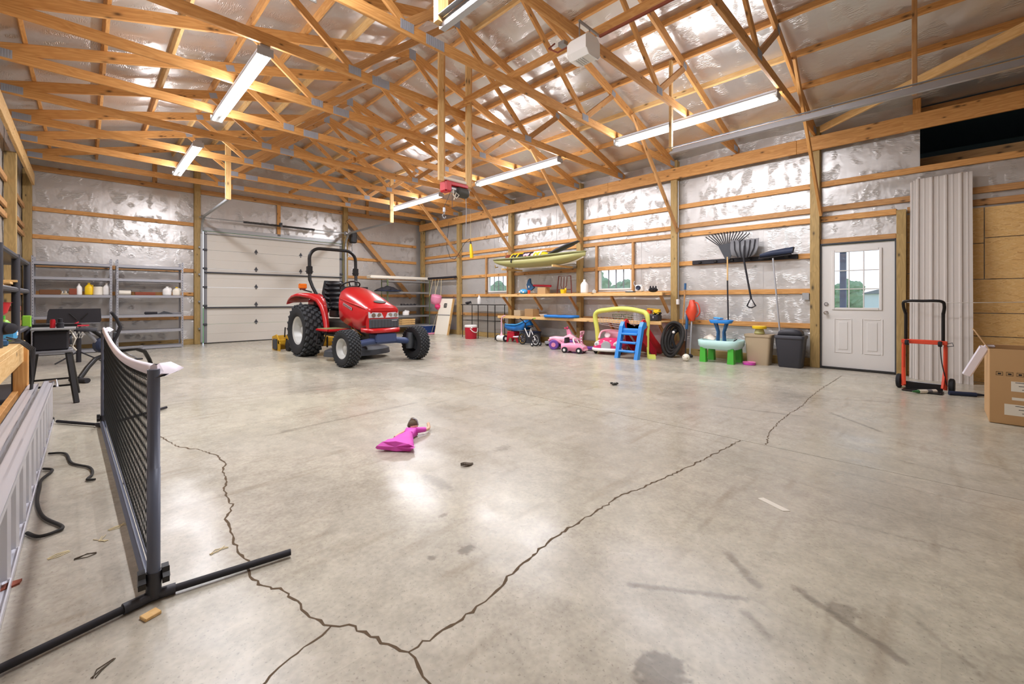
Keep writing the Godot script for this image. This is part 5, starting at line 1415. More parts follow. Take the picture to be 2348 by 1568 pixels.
	part(s, "bucket_seat", MB.new().loft(sr, false), "pink", T(Vector3(0, 0, 0), 0, 18))
	part(s, "crotch_bar", MB.new().lathe([Vector2(0.02, 0), Vector2(0.09, -0.02), Vector2(0.1, -0.1), Vector2(0.03, -0.18), Vector2(0, -0.18)], 12, T(Vector3(0, 0.0, 0.15))), "hot_pink")
	for q in [[-0.14, 0.12], [-0.14, -0.12], [0.14, 0.12], [0.14, -0.12]]:
		part(s, "rope", MB.new().tube([Vector3(q[0] * 0.9, 0.28, q[1] * 1.3), Vector3(0.15, 0.86, q[1] * 1.5 - 0.1 + q[0] * 0.5)], 0.007, 6), "rope")
	part(s, "loose_rope", MB.new().tube(smooth([Vector3(0.1, -0.12, 0.1), Vector3(0.05, -0.5, -0.05), Vector3(0.0, -0.97, -0.2)]), 0.006, 6), "rope")
	part(s, "loose_rope", MB.new().tube(smooth([Vector3(0.15, -0.12, 0.2), Vector3(0.1, -0.5, 0.1), Vector3(0.05, -0.97, -0.02)]), 0.006, 6), "rope")
	# bean bag board leaning on the post
	var c = thing("bean_bag_board", "pale wooden bean bag board leaning against a wall post", "game board", V(8.30, 0, 11.66), -82)
	var lean = T(Vector3.ZERO, 0, -13)
	var panel := MB.new()
	panel.box(Vector3(0, 0.33, 0), Vector3(0.58, 0.66, 0.014), 0.003, lean)
	panel.box(Vector3(0, 0.785, 0), Vector3(0.58, 0.24, 0.014), 0.003, lean)
	panel.box(Vector3(0, 1.14, 0), Vector3(0.58, 0.16, 0.014), 0.003, lean)
	for x in [-1, 1]: panel.box(Vector3(x * 0.18, 0.985, 0), Vector3(0.22, 0.16, 0.014), 0.003, lean)
	part(c, "face_panel", panel, "cream")
	for x in [-0.29, 0.29]: part(c, "side_rail", MB.new().box(Vector3(x, 0.61, -0.04), Vector3(0.03, 1.22, 0.09), 0.003, lean), "pine_pale")
	for y in [0.02, 1.2]: part(c, "end_rail", MB.new().box(Vector3(0, y, -0.04), Vector3(0.56, 0.03, 0.09), 0.003, lean), "pine_pale")
	part(c, "mid_strap", MB.new().box(Vector3(0, 0.66, 0.012), Vector3(0.58, 0.025, 0.012), 0.002, lean), "mid_grey")
	var ring = []
	for i in 20: ring.append(lean * Vector3(0.072 * cos(TAU * i / 20), 0.985 + 0.072 * sin(TAU * i / 20), 0.004))
	part(c, "hole_rim", MB.new().tube(ring, 0.006, 5, true), "ink")
	# ---- tall wire stand with bottle
	var w = thing("wire_stand", "tall black wire stand between two wall posts", "stand", V(8.46, 0, 9.72))
	part(w, "top", MB.new().box(Vector3(0, 1.0, 0), Vector3(0.42, 0.02, 1.6), 0.004), "black_metal")
	for x in [-0.19, 0.19]:
		for z in [-0.74, 0.0, 0.74]: part(w, "leg", MB.new().cyl(Vector3(x, 0, z), Vector3(x, 1.0, z), 0.012, 8), "black_metal")
	for z in [-1, 1]: part(w, "shelf_bar", MB.new().cyl(Vector3(-0.19, 0.52, z * 0.74), Vector3(0.19, 0.52, z * 0.74), 0.008, 6), "black_metal")
	for x in [-0.19, 0.19]: part(w, "shelf_bar", MB.new().cyl(Vector3(x, 0.52, -0.74), Vector3(x, 0.52, 0.74), 0.008, 6), "black_metal")
	jug("bottle", "white tall bottle standing on the wire stand", V(8.42, 1.011, 9.85), 0.1, 0.28, "white_plastic", "white_plastic", false)
	var bt = thing("glove", "dark crumpled glove on the end of the wire stand", "glove", V(8.4, 1.012, 10.38), 30)
	part(bt, "palm", MB.new().ball(Vector3(0, 0.04, 0), Vector3(0.09, 0.04, 0.07), 12), "soft_black")
	for k in 4: part(bt, "finger", MB.new().tube([Vector3(0.05, 0.04, -0.05 + k * 0.033), Vector3(0.11, 0.06 + 0.01 * k, -0.06 + k * 0.04), Vector3(0.15, 0.02, -0.07 + k * 0.045)], 0.017, 6), "soft_black")
	var co = thing("drink_cooler", "red round drink cooler with a white lid and bail handle", "cooler", V(8.06, 0, 9.8))
	part(co, "tub", MB.new().lathe([Vector2(0.165, 0), Vector2(0.17, 0.01), Vector2(0.18, 0.3), Vector2(0.18, 0.34), Vector2(0, 0.34)], 24), "crimson")
	part(co, "lid", MB.new().lathe([Vector2(0.186, 0.34), Vector2(0.19, 0.35), Vector2(0.19, 0.39), Vector2(0.17, 0.405), Vector2(0, 0.41)], 24), "white_plastic")
	part(co, "handle", MB.new().tube(smooth([Vector3(-0.14, 0.31, 0.13), Vector3(-0.08, 0.22, 0.2), Vector3(0.05, 0.2, 0.21), Vector3(0.15, 0.31, 0.13)]), 0.012, 8), "white_plastic")
	part(co, "spigot", MB.new().cyl(Vector3(-0.1, 0.33, 0.14), Vector3(-0.12, 0.33, 0.19), 0.018, 8), "white_plastic")

func rrect(w, h, r, n = 4):
	var p = []
	for q in [[1, 1, 0], [-1, 1, 1], [-1, -1, 2], [1, -1, 3]]:
		for i in n + 1:
			var a = PI / 2 * (q[2] + float(i) / n)
			p.append(Vector2(q[0] * (w / 2 - r) + r * cos(a), q[1] * (h / 2 - r) + r * sin(a)))
	return p

# a tub: rounded rectangle rings up the Y axis; rows of [height, width, depth, corner]
func tub(rows, caps = true):
	var rings = []
	for q in rows:
		var ring = []
		for v in rrect(q[1], q[2], q[3]): ring.append(Vector3(v.x, q[0], -v.y))
		rings.append(ring)
	return MB.new().loft(rings, caps)

func toy_wheel(parent, at, r, w, m, hub_m, axis = 90.0):
	var n = part(parent, "wheel", MB.new().lathe([Vector2(0, -w / 2), Vector2(r * 0.85, -w / 2), Vector2(r, -w * 0.3), Vector2(r, w * 0.3), Vector2(r * 0.85, w / 2), Vector2(0, w / 2)], 18, T(at, axis, 90)), m)
	part(n, "hub", MB.new().lathe([Vector2(0, -w * 0.56), Vector2(r * 0.45, -w * 0.54), Vector2(r * 0.45, w * 0.54), Vector2(0, w * 0.56)], 12, T(at, axis, 90)), hub_m)
	return n

func build_right():
	rng.seed = 55
	# ---- the two long shelves
	for q in [[1.30, 4.0, 8.8, "upper pine shelf running under the windows of the right wall"], [0.70, 4.02, 8.9, "lower pine shelf running above the ride-on toys"]]:
		var s = thing("wall_shelf", q[3], "shelf", V(8.5, q[0], (q[1] + q[2]) / 2))
		var half = (q[2] - q[1]) / 2
		timber(s, "front_edge", Vector3(-0.19, -0.035, -half), Vector3(-0.19, -0.035, half), 0.038, 0.07, "pine_pale")
		for x in [-0.1, 0.03, 0.15]: timber(s, "board", Vector3(x, -0.012, -half), Vector3(x, -0.012, half), 0.128, 0.024, "pine_pale")
		for i in 5:
			var z = lerpf(-half + 0.06, half - 0.06, i / 4.0)
			timber(s, "bracket", Vector3(-0.15, -0.06, z), Vector3(0.2, -0.42, z), 0.038, 0.07, "pine_dull")
	var us = 1.302
	var ls = 0.702
	# ---- upper shelf
	var bg = thing("swim_bag", "blue and white printed bag on the upper shelf by the wall post", "bag", V(8.42, us, 8.0))
	part(bg, "sack", MB.new().ball(Vector3(0, 0.065, 0), Vector3(0.1, 0.075, 0.14), 14), "sky_blue")
	for k in 3: part(bg, "white_patch", MB.new().ball(Vector3(-0.085, 0.05 + 0.03 * (k % 2), -0.07 + k * 0.07), Vector3(0.022, 0.025, 0.03), 8), "white_plastic")
	var oc = thing("cup", "small orange cup next to the printed bag", "cup", V(8.4, us, 7.78))
	part(oc, "wall", MB.new().lathe([Vector2(0.03, 0), Vector2(0.042, 0.1), Vector2(0.036, 0.1), Vector2(0.026, 0.01)], 14, T(Vector3.ZERO), false), "orange")
	part(oc, "base", MB.new().cyl(Vector3.ZERO, Vector3(0, 0.008, 0), 0.03, 14), "orange")
	carton("box", "plain small carton under the red and blue toy", V(8.5, us, 7.35), Vector3(0.2, 0.17, 0.26), "cardboard", 3)
	var ty = thing("toy_blaster", "red toy blaster with a blue curved stock lying on a carton", "toy", V(8.45, us + 0.176, 7.42))
	part(ty, "barrel", MB.new().tube([Vector3(0, 0.05, -0.24), Vector3(0, 0.035, 0.1), Vector3(0, 0.02, 0.36)], 0.03, 10), "crimson")
	part(ty, "stock", MB.new().prism([Vector2(0.2, 0.0), Vector2(0.32, -0.09), Vector2(0.44, -0.07), Vector2(0.47, 0.08), Vector2(0.42, 0.2), Vector2(0.36, 0.24), Vector2(0.34, 0.12), Vector2(0.28, 0.06)], 0.06, T(Vector3(0, 0.0, 0), 90)), "steel_blue")
	part(ty, "white_badge", MB.new().box(Vector3(-0.034, 0.02, -0.38), Vector3(0.004, 0.05, 0.04), 0.001), "white_plastic")
	var pf = thing("fork_rack", "brown framed rack with three dark prongs on the upper shelf", "rack", V(8.5, us, 6.67))
	part(pf, "frame", MB.new().tube([Vector3(0, 0.0, 0.23), Vector3(0.02, 0.44, 0.19), Vector3(0.02, 0.44, -0.19), Vector3(0, 0.0, -0.23)], 0.016, 6), "brown")
	part(pf, "lower_rail", MB.new().cyl(Vector3(0, 0.1, 0.22), Vector3(0, 0.1, -0.22), 0.012, 6), "brown")
	for k in 3: part(pf, "prong", MB.new().tube([Vector3(0, 0.42, -0.09 + k * 0.09), Vector3(-0.02, 0.2, -0.09 + k * 0.09), Vector3(-0.03, 0.13, (k - 1) * 0.05)], 0.011, 6), "brown")
	part(pf, "handle_stub", MB.new().cyl(Vector3(-0.03, 0.13, 0), Vector3(-0.03, 0.02, 0), 0.014, 6), "brown_wood")
	var yb = thing("toy_bucket", "bright yellow toy bucket in front of the brown rack", "toy", V(8.38, us, 6.6))
	part(yb, "tub", tub([[0, 0.12, 0.1, 0.03], [0.1, 0.15, 0.13, 0.04]]), "yellow_plastic")
	part(yb, "ear", MB.new().ball(Vector3(0, 0.1, 0.07), Vector3(0.03, 0.04, 0.025), 8), "yellow_plastic")
	jug("jug", "white gallon jug on the upper shelf beside the wall post", V(8.45, us, 6.02), 0.17, 0.33, "white_plastic")
	jug("bottle", "small clear bottle lying near the white gallon jug", V(8.42, us, 5.72), 0.08, 0.09, "clear_plastic", "white_plastic", false)
	var cm = thing("trail_camera", "white and blue camera-like device near the upper shelf end", "camera", V(8.45, us, 4.58))
	part(cm, "body", MB.new().box(Vector3(0, 0.09, 0), Vector3(0.1, 0.15, 0.18), 0.02), "white_plastic")
	part(cm, "lens", MB.new().lathe([Vector2(0, 0), Vector2(0.05, 0), Vector2(0.045, 0.04), Vector2(0.03, 0.03), Vector2(0, 0.03)], 16, T(Vector3(-0.05, 0.1, 0), 0, 0, 90)), "navy")
	part(cm, "stalk", MB.new().tube([Vector3(0, 0.14, -0.11), Vector3(0.0, 0.2, -0.14), Vector3(0, 0.25, -0.12)], 0.01, 6), "light_grey")
	var sh = thing("work_glove", "small black bundle at the end of the upper shelf", "gloves", V(8.45, us, 4.27), 20)
	part(sh, "wad", MB.new().ball(Vector3(0, 0.05, 0), Vector3(0.07, 0.05, 0.1), 12), "soft_black")
	for k in 3: part(sh, "finger", MB.new().tube([Vector3(-0.02, 0.07, -0.05 + k * 0.05), Vector3(-0.05, 0.12, -0.05 + k * 0.055), Vector3(-0.08, 0.06, -0.05 + k * 0.06)], 0.016, 6), "soft_black")
	var tr = thing("parts_strip", "flat dark tray of bits beside the camera-like device", "tray", V(8.36, us, 4.75))
	part(tr, "tray", MB.new().box(Vector3(0, 0.012, 0), Vector3(0.1, 0.022, 0.2), 0.006), "dark_grey")
	part(tr, "bits", MB.new().cyl(Vector3(0, 0.03, -0.06), Vector3(0, 0.03, 0.06), 0.014, 8), "cream")
	# ---- lower shelf
	carton("box", "pale carton on the lower shelf beside the wall post", V(8.48, ls, 8.2), Vector3(0.22, 0.16, 0.24), "tan_plastic")
	carton("box", "open brown carton of cups on the lower shelf", V(8.48, ls, 7.75), Vector3(0.25, 0.2, 0.3), "cardboard_dark")
	var bw = thing("bowl", "shallow white bowl on the lower shelf", "bowl", V(8.42, ls, 7.3))
	part(bw, "dish", MB.new().lathe([Vector2(0.04, 0), Vector2(0.08, 0.03), Vector2(0.11, 0.07), Vector2(0.1, 0.07), Vector2(0.03, 0.01)], 20, T(Vector3.ZERO), false), "white_plastic")
	part(bw, "foot", MB.new().cyl(Vector3.ZERO, Vector3(0, 0.008, 0), 0.045, 14), "white_plastic")
	var sl = thing("blue_sled", "flat blue foam sled resting on the lower shelf edge", "sled", V(8.4, ls, 6.68))
	part(sl, "deck", tub([[0.0, 0.34, 0.92, 0.12], [0.012, 0.38, 0.98, 0.14], [0.05, 0.38, 0.98, 0.14], [0.062, 0.35, 0.94, 0.12]]), "blue_plastic")
	part(sl, "strap", MB.new().box(Vector3(0.0, 0.066, 0), Vector3(0.32, 0.008, 0.05), 0.003), "steel_blue")
	var bk = thing("wire_basket", "pair of dark wire baskets on the lower shelf behind the goal", "basket", V(8.42, ls, 4.98))
	for z in [-0.13, 0.13]:
		for y in [0.01, 0.06, 0.12]:
			var ring = []
			var k = 0.75 + y * 2
			for i in 10: ring.append(Vector3(0.1 * k * cos(TAU * i / 10), y, z + 0.11 * k * sin(TAU * i / 10)))
			part(bk, "wire_ring", MB.new().tube(ring, 0.005, 5, true), "army_green")
		for i in 10: part(bk, "wire", MB.new().cyl(Vector3(0.077 * cos(TAU * i / 10), 0.01, z + 0.085 * sin(TAU * i / 10)), Vector3(0.099 * cos(TAU * i / 10), 0.12, z + 0.109 * sin(TAU * i / 10)), 0.004, 4), "seal_black")
	var rl = thing("hose_roll", "grey rolled sheet beside the black tool case", "roll", V(8.45, ls, 4.62))
	part(rl, "roll", MB.new().lathe([Vector2(0.03, 0), Vector2(0.1, 0), Vector2(0.1, 0.16), Vector2(0.03, 0.16)], 18, T(Vector3.ZERO), false), "light_grey")
	part(rl, "core", MB.new().cyl(Vector3(0, 0, 0), Vector3(0, 0.15, 0), 0.03, 12), "dark_grey")
	var tc = thing("tool_case", "black tool case on the end of the lower shelf", "case", V(8.42, ls, 4.25))
	part(tc, "body", MB.new().box(Vector3(0, 0.065, 0), Vector3(0.22, 0.13, 0.28), 0.02), "charcoal")
	part(tc, "latch", MB.new().box(Vector3(-0.112, 0.08, 0.05), Vector3(0.01, 0.04, 0.03), 0.003), "light_grey")
	var dr = thing("toy_loader", "yellow toy loader sitting on the black tool case", "toy", V(8.42, ls + 0.131, 4.22))
	part(dr, "cab", MB.new().box(Vector3(0, 0.06, 0.05), Vector3(0.1, 0.07, 0.14), 0.015), "yellow_plastic")
	part(dr, "boom", MB.new().beam(Vector3(0, 0.1, 0.12), Vector3(0, 0.12, -0.16), 0.06, 0.03), "yellow_paint")
	part(dr, "bucket", MB.new().prism([Vector2(-0.05, 0), Vector2(0.06, 0.0), Vector2(0.02, 0.08), Vector2(-0.05, 0.06)], 0.1, T(Vector3(0, 0.02, -0.13), 90)), "orange")
	for z in [0.0, 0.1]: toy_wheel(dr, Vector3(0, 0.03, z), 0.03, 0.11, "rubber", "yellow_plastic")
	# ---- kayak on two arms
	var ka = thing("kayak", "olive kayak lying on wooden arms high on the right wall", "kayak", V(8.24, 2.02, 7.42))
	var kr = []
	var L = 1.58
	for i in 17:
		var u = -1.0 + 2.0 * i / 16.0
		var w = 0.36 * pow(maxf(0.0, 1.0 - absf(u) ** 2.4), 0.62) + 0.006
		var keel = -0.03 + 0.19 * absf(u) ** 3.0 * (1.0 if u < 0 else 1.3)
		var deck = 0.2 + 0.05 * u * u
		var ring = []
		for k in 14:
			var a = TAU * k / 14
			var yy = sin(a)
			var y = lerpf(keel, deck, 0.5 + 0.5 * yy) if yy < 0.3 else deck - (0.02 if yy > 0.8 else 0.0)
			ring.append(Vector3(w * cos(a), minf(y, deck), -u * L))
		kr.append(ring)
	part(ka, "hull", MB.new().loft(kr), "khaki")
	var gun = []
	for sgn in [1, -1]:
		for i in 17:
			var u = (-1.0 + 2.0 * i / 16.0) * sgn
			var w = 0.365 * pow(maxf(0.0, 1.0 - absf(u) ** 2.4), 0.62) + 0.006
			gun.append(Vector3(w * sgn, 0.205 + 0.05 * u * u, -u * L))
	part(ka, "gunwale", MB.new().tube(gun, 0.018, 6, true), "olive")
	part(ka, "keel_strip", MB.new().tube(smooth([Vector3(0, 0.13, 1.52), Vector3(0, 0.02, 1.15), Vector3(0, -0.028, 0.6), Vector3(0, -0.03, 0), Vector3(0, -0.02, -0.6)]), 0.02, 6), "cream")
	part(ka, "side_strap", MB.new().tube([Vector3(-0.33, 0.24, -0.52), Vector3(-0.365, 0.12, -0.52), Vector3(-0.2, 0.02, -0.52)], 0.02, 6), "soft_black")
	part(ka, "end_loop", MB.new().tube([Vector3(-0.02, 0.1, -1.5), Vector3(-0.05, 0.03, -1.46), Vector3(0.02, 0.05, -1.42)], 0.014, 6), "brass")
	for z in [-0.9, 0.85]: timber(ka, "support_arm", Vector3(-0.33, -0.055, z), Vector3(0.46, -0.055, z), 0.038, 0.05, "pine_pale")
	var vests = [["life_vest", "black and yellow life vest heaped in the kayak's near half", -0.55, "soft_black", "yellow_plastic"], ["life_vest", "pink and white life vest in the middle of the kayak", -0.12, "pale_pink", "soft_black"], ["life_vest", "bright yellow life vest in the kayak beside the paddle blade", 0.24, "yellow_plastic", "white_plastic"]]
	for q in vests:
		var v = thing(q[0], q[1], "life vest", V(8.2, 2.232, 7.42 - q[2]))
		part(v, "panel", MB.new().ball(Vector3(0, 0.06, 0), Vector3(0.2, 0.075, 0.24), 14), q[3])
		for k in 3: part(v, "strap", MB.new().tube([Vector3(-0.21, 0.0, -0.14 + k * 0.12), Vector3(-0.13, 0.125, -0.1 + k * 0.12), Vector3(0.05, 0.15, -0.06 + k * 0.1)], 0.02, 6), q[4])
	var rp = thing("rope_ball", "red rope bundle at the left end of the life vests", "rope", V(8.12, 2.235, 8.28))
	for k in 5:
		var ring = []
		for i in 12: ring.append(Vector3(0.075 * cos(TAU * i / 12), 0.02 + k * 0.022, 0.1 * sin(TAU * i / 12) + 0.01 * k))
		part(rp, "coil", MB.new().tube(ring, 0.016, 6, true), "rust")
	var pd = thing("paddle", "dark grey paddle blade sticking up from the kayak", "paddle", V(8.25, 2.26, 6.7))
	part(pd, "blade", MB.new().loft([[Vector3(-0.05, 0.0, -0.3), Vector3(0.05, 0.0, -0.3), Vector3(0.05, 0.03, -0.3), Vector3(-0.05, 0.03, -0.3)], [Vector3(-0.12, 0.09, 0.05), Vector3(0.12, 0.09, 0.05), Vector3(0.12, 0.13, 0.05), Vector3(-0.12, 0.14, 0.05)], [Vector3(-0.13, 0.2, 0.42), Vector3(0.13, 0.2, 0.42), Vector3(0.13, 0.22, 0.42), Vector3(-0.13, 0.23, 0.42)], [Vector3(-0.06, 0.27, 0.66), Vector3(0.06, 0.27, 0.66), Vector3(0.06, 0.28, 0.66), Vector3(-0.06, 0.28, 0.66)]]), "charcoal")
	part(pd, "shaft", MB.new().cyl(Vector3(0, 0.0, -0.9), Vector3(0, 0.04, -0.2), 0.015, 8), "soft_black")
	# ---- toys on the floor
	var pm = thing("push_toy", "white push toy with a tall pink-white handle by the shelf end", "push toy", V(8.12, 0, 8.55))
	part(pm, "drum", MB.new().lathe([Vector2(0, -0.13), Vector2(0.08, -0.13), Vector2(0.085, 0.13), Vector2(0, 0.13)], 16, T(Vector3(0, 0.09, 0), 0, 90)), "white_plastic")
	for z in [-0.15, 0.15]: toy_wheel(pm, Vector3(0, 0.09, z), 0.09, 0.03, "rubber", "white_plastic", 0.0)
	part(pm, "neck", MB.new().lathe([Vector2(0.07, 0.13), Vector2(0.03, 0.2), Vector2(0.016, 0.26)], 12), "pale_pink")
	part(pm, "handle_pole", MB.new().tube(smooth([Vector3(0, 0.2, 0), Vector3(0, 0.6, 0), Vector3(0.0, 0.68, 0.04), Vector3(0.0, 0.72, 0.14)]), 0.016, 8), "pale_pink")
	var st = thing("step_stool", "red step stool with a lavender tread under the blue rider", "stool", V(8.25, 0, 8.16))
	for x in [-0.1, 0.1]: part(st, "side", MB.new().prism([Vector2(-0.22, 0), Vector2(-0.18, 0), Vector2(-0.1, 0.12), Vector2(0.12, 0.12), Vector2(0.17, 0), Vector2(0.22, 0), Vector2(0.18, 0.27), Vector2(-0.06, 0.27), Vector2(-0.08, 0.15), Vector2(-0.2, 0.15)], 0.02, T(Vector3(x, 0, 0), 90)), "crimson")
	part(st, "top_step", MB.new().box(Vector3(0, 0.275, -0.06), Vector3(0.24, 0.03, 0.26), 0.01), "crimson")
	part(st, "lower_tread", MB.new().box(Vector3(-0.03, 0.16, 0.16), Vector3(0.28, 0.025, 0.15), 0.008), "foam")
	var bx = thing("storage_tote", "dark lidded tote beneath the blue rider", "tote", V(8.4, 0, 7.72))
	part(bx, "tub", tub([[0, 0.34, 0.42, 0.04], [0.28, 0.38, 0.46, 0.05]]), "charcoal")
	part(bx, "lid", tub([[0.28, 0.4, 0.48, 0.05], [0.31, 0.4, 0.48, 0.05]]), "navy")
	var bl = thing("blue_rider", "blue plastic rider seat stacked on the dark tote", "ride-on toy", V(8.34, 0.315, 8.15))
	part(bl, "shell", MB.new().loft([[Vector3(-0.14, 0.16, 0.46), Vector3(0.14, 0.16, 0.46), Vector3(0.16, 0.3, 0.44), Vector3(-0.16, 0.3, 0.44)], [Vector3(-0.17, 0.02, 0.28), Vector3(0.17, 0.02, 0.28), Vector3(0.18, 0.24, 0.3), Vector3(-0.18, 0.24, 0.3)], [Vector3(-0.18, 0.0, 0.05), Vector3(0.18, 0.0, 0.05), Vector3(0.19, 0.14, 0.05), Vector3(-0.19, 0.14, 0.05)], [Vector3(-0.18, 0.01, -0.2), Vector3(0.18, 0.01, -0.2), Vector3(0.18, 0.17, -0.2), Vector3(-0.18, 0.17, -0.2)], [Vector3(-0.12, 0.06, -0.38), Vector3(0.12, 0.06, -0.38), Vector3(0.12, 0.16, -0.38), Vector3(-0.12, 0.16, -0.38)]]), "blue_plastic")
	part(bl, "seat_well", MB.new().ball(Vector3(0, 0.16, 0.1), Vector3(0.14, 0.04, 0.14), 12), "steel_blue")
	part(bl, "side_lip", MB.new().tube(smooth([Vector3(-0.18, 0.26, 0.4), Vector3(-0.2, 0.17, 0.15), Vector3(-0.19, 0.16, -0.2), Vector3(-0.12, 0.17, -0.36)]), 0.015, 6), "sky_blue")
	# child's bicycle
	var b = thing("child_bicycle", "small white and black bicycle with training wheels", "bicycle", V(7.92, 0, 7.34), -6)
	for q in [[0.25, 0.15], [-0.25, 0.15]]:
		var ring = []
		for i in 24: ring.append(Vector3(0, q[1] + 0.135 * cos(TAU * i / 24), q[0] + 0.135 * sin(TAU * i / 24)))
		part(b, "tyre", MB.new().tube(ring, 0.02, 6, true), "rubber")
		var rr = []
		for i in 24: rr.append(Vector3(0, q[1] + 0.112 * cos(TAU * i / 24), q[0] + 0.112 * sin(TAU * i / 24)))
		part(b, "wheel_rim", MB.new().tube(rr, 0.009, 5, true), "white_plastic" if q[0] > 0 else "brass")
		for i in 8: part(b, "spoke", MB.new().cyl(Vector3(0, q[1], q[0]), Vector3(0, q[1] + 0.11 * cos(TAU * i / 8), q[0] + 0.11 * sin(TAU * i / 8)), 0.0025, 4), "zinc")
	part(b, "frame", MB.new().tube([Vector3(0, 0.15, 0.25), Vector3(0, 0.17, 0.0), Vector3(0, 0.44, 0.08), Vector3(0, 0.2, 0.0), Vector3(0, 0.42, -0.16)], 0.014, 6), "white_plastic")
	part(b, "seat_stay", MB.new().tube([Vector3(0, 0.15, 0.25), Vector3(0, 0.4, 0.07)], 0.01, 6), "white_plastic")
	part(b, "fork", MB.new().tube([Vector3(0, 0.15, -0.25), Vector3(0, 0.4, -0.17), Vector3(0, 0.54, -0.13)], 0.015, 6), "soft_black")
	part(b, "handlebar", MB.new().tube(smooth([Vector3(-0.2, 0.66, -0.06), Vector3(-0.1, 0.6, -0.1), Vector3(0, 0.55, -0.13), Vector3(0.1, 0.6, -0.1), Vector3(0.2, 0.66, -0.06)]), 0.011, 6), "soft_black")
	for x in [-0.2, 0.2]: part(b, "grip", MB.new().cyl(Vector3(x, 0.66, -0.06), Vector3(x * 1.3, 0.675, -0.04), 0.015, 8), "lime" if x > 0 else "soft_black")
	part(b, "saddle", MB.new().loft([[Vector3(-0.06, 0.46, 0.14), Vector3(0, 0.5, 0.14), Vector3(0.06, 0.46, 0.14)], [Vector3(-0.05, 0.46, 0.04), Vector3(0, 0.5, 0.04), Vector3(0.05, 0.46, 0.04)], [Vector3(-0.02, 0.46, -0.06), Vector3(0, 0.48, -0.06), Vector3(0.02, 0.46, -0.06)]]), "soft_black")
	for x in [-0.13, 0.13]:
		part(b, "training_arm", MB.new().beam(Vector3(x * 0.2, 0.15, 0.25), Vector3(x, 0.06, 0.27), 0.012, 0.02), "zinc")
		toy_wheel(b, Vector3(x, 0.055, 0.27), 0.055, 0.025, "rubber", "white_plastic")
	part(b, "chain_guard", MB.new().box(Vector3(-0.03, 0.18, 0.1), Vector3(0.008, 0.06, 0.24), 0.003), "soft_black")
	var sd = thing("scooter_deck", "grey low scooter deck on the floor behind the pink quad", "scooter", V(8.2, 0, 6.75))
	part(sd, "deck", tub([[0.05, 0.16, 0.5, 0.06], [0.09, 0.18, 0.54, 0.07], [0.11, 0.17, 0.52, 0.06]]), "light_grey")
	for z in [-0.2, 0.2]: toy_wheel(sd, Vector3(0, 0.05, z), 0.05, 0.1, "rubber", "mid_grey")
	# pink quad
	var q4 = thing("toy_quad", "pink ride-on quad with chunky purple wheels", "ride-on toy", V(7.9, 0, 6.22), 30)
	for x in [-0.17, 0.17]:
		for z in [-0.2, 0.2]: toy_wheel(q4, Vector3(x, 0.11, z), 0.115, 0.1, "purple", "pink")
	part(q4, "body", MB.new().loft([[Vector3(-0.1, 0.16, 0.3), Vector3(0.1, 0.16, 0.3), Vector3(0.1, 0.26, 0.3), Vector3(-0.1, 0.26, 0.3)], [Vector3(-0.14, 0.14, 0.16), Vector3(0.14, 0.14, 0.16), Vector3(0.13, 0.36, 0.16), Vector3(-0.13, 0.36, 0.16)], [Vector3(-0.09, 0.14, 0.0), Vector3(0.09, 0.14, 0.0), Vector3(0.08, 0.28, 0.0), Vector3(-0.08, 0.28, 0.0)], [Vector3(-0.11, 0.14, -0.2), Vector3(0.11, 0.14, -0.2), Vector3(0.1, 0.29, -0.2), Vector3(-0.1, 0.29, -0.2)], [Vector3(-0.09, 0.18, -0.32), Vector3(0.09, 0.18, -0.32), Vector3(0.08, 0.27, -0.32), Vector3(-0.08, 0.27, -0.32)]]), "pale_pink")
	for x in [-0.17, 0.17]: part(q4, "fender", MB.new().tube(smooth([Vector3(x, 0.2, 0.34), Vector3(x, 0.26, 0.2), Vector3(x, 0.2, 0.04), Vector3(x, 0.14, 0.0), Vector3(x, 0.24, -0.2), Vector3(x, 0.2, -0.32)]), 0.03, 6), "pink")
	part(q4, "steering_stem", MB.new().tube([Vector3(0, 0.34, 0.14), Vector3(0, 0.46, 0.1)], 0.045, 10, false, true, [0.06, 0.035]), "pink")
	part(q4, "handlebar", MB.new().tube([Vector3(-0.2, 0.5, 0.06), Vector3(-0.08, 0.48, 0.09), Vector3(0.08, 0.48, 0.09), Vector3(0.2, 0.5, 0.06)], 0.016, 8), "hot_pink")
	# small pink car
	var pc = thing("toy_car", "small pink ride-on car with black tyres and white stripes", "ride-on toy", V(7.5, 0, 5.6), 14)
	part(pc, "body", MB.new().loft([[Vector3(-0.13, 0.06, 0.24), Vector3(0.13, 0.06, 0.24), Vector3(0.13, 0.13, 0.24), Vector3(-0.13, 0.13, 0.24)], [Vector3(-0.15, 0.05, 0.12), Vector3(0.15, 0.05, 0.12), Vector3(0.14, 0.2, 0.12), Vector3(-0.14, 0.2, 0.12)], [Vector3(-0.14, 0.05, -0.04), Vector3(0.14, 0.05, -0.04), Vector3(0.12, 0.21, -0.04), Vector3(-0.12, 0.21, -0.04)], [Vector3(-0.15, 0.06, -0.26), Vector3(0.15, 0.06, -0.26), Vector3(0.13, 0.2, -0.26), Vector3(-0.13, 0.2, -0.26)]]), "pink")
	for x in [-0.15, 0.15]:
		for z in [-0.17, 0.16]: toy_wheel(pc, Vector3(x, 0.065, z), 0.065, 0.05, "rubber", "white_plastic")
	part(pc, "windscreen", MB.new().tube(smooth([Vector3(-0.12, 0.18, 0.06), Vector3(-0.08, 0.29, 0.0), Vector3(0.08, 0.29, 0.0), Vector3(0.12, 0.18, 0.06)]), 0.016, 6), "white_plastic")
	for k in 3: part(pc, "bonnet_stripe", MB.new().box(Vector3(0, 0.185 - k * 0.02, 0.15 + k * 0.035), Vector3(0.16, 0.012, 0.02), 0.004), "white_plastic")
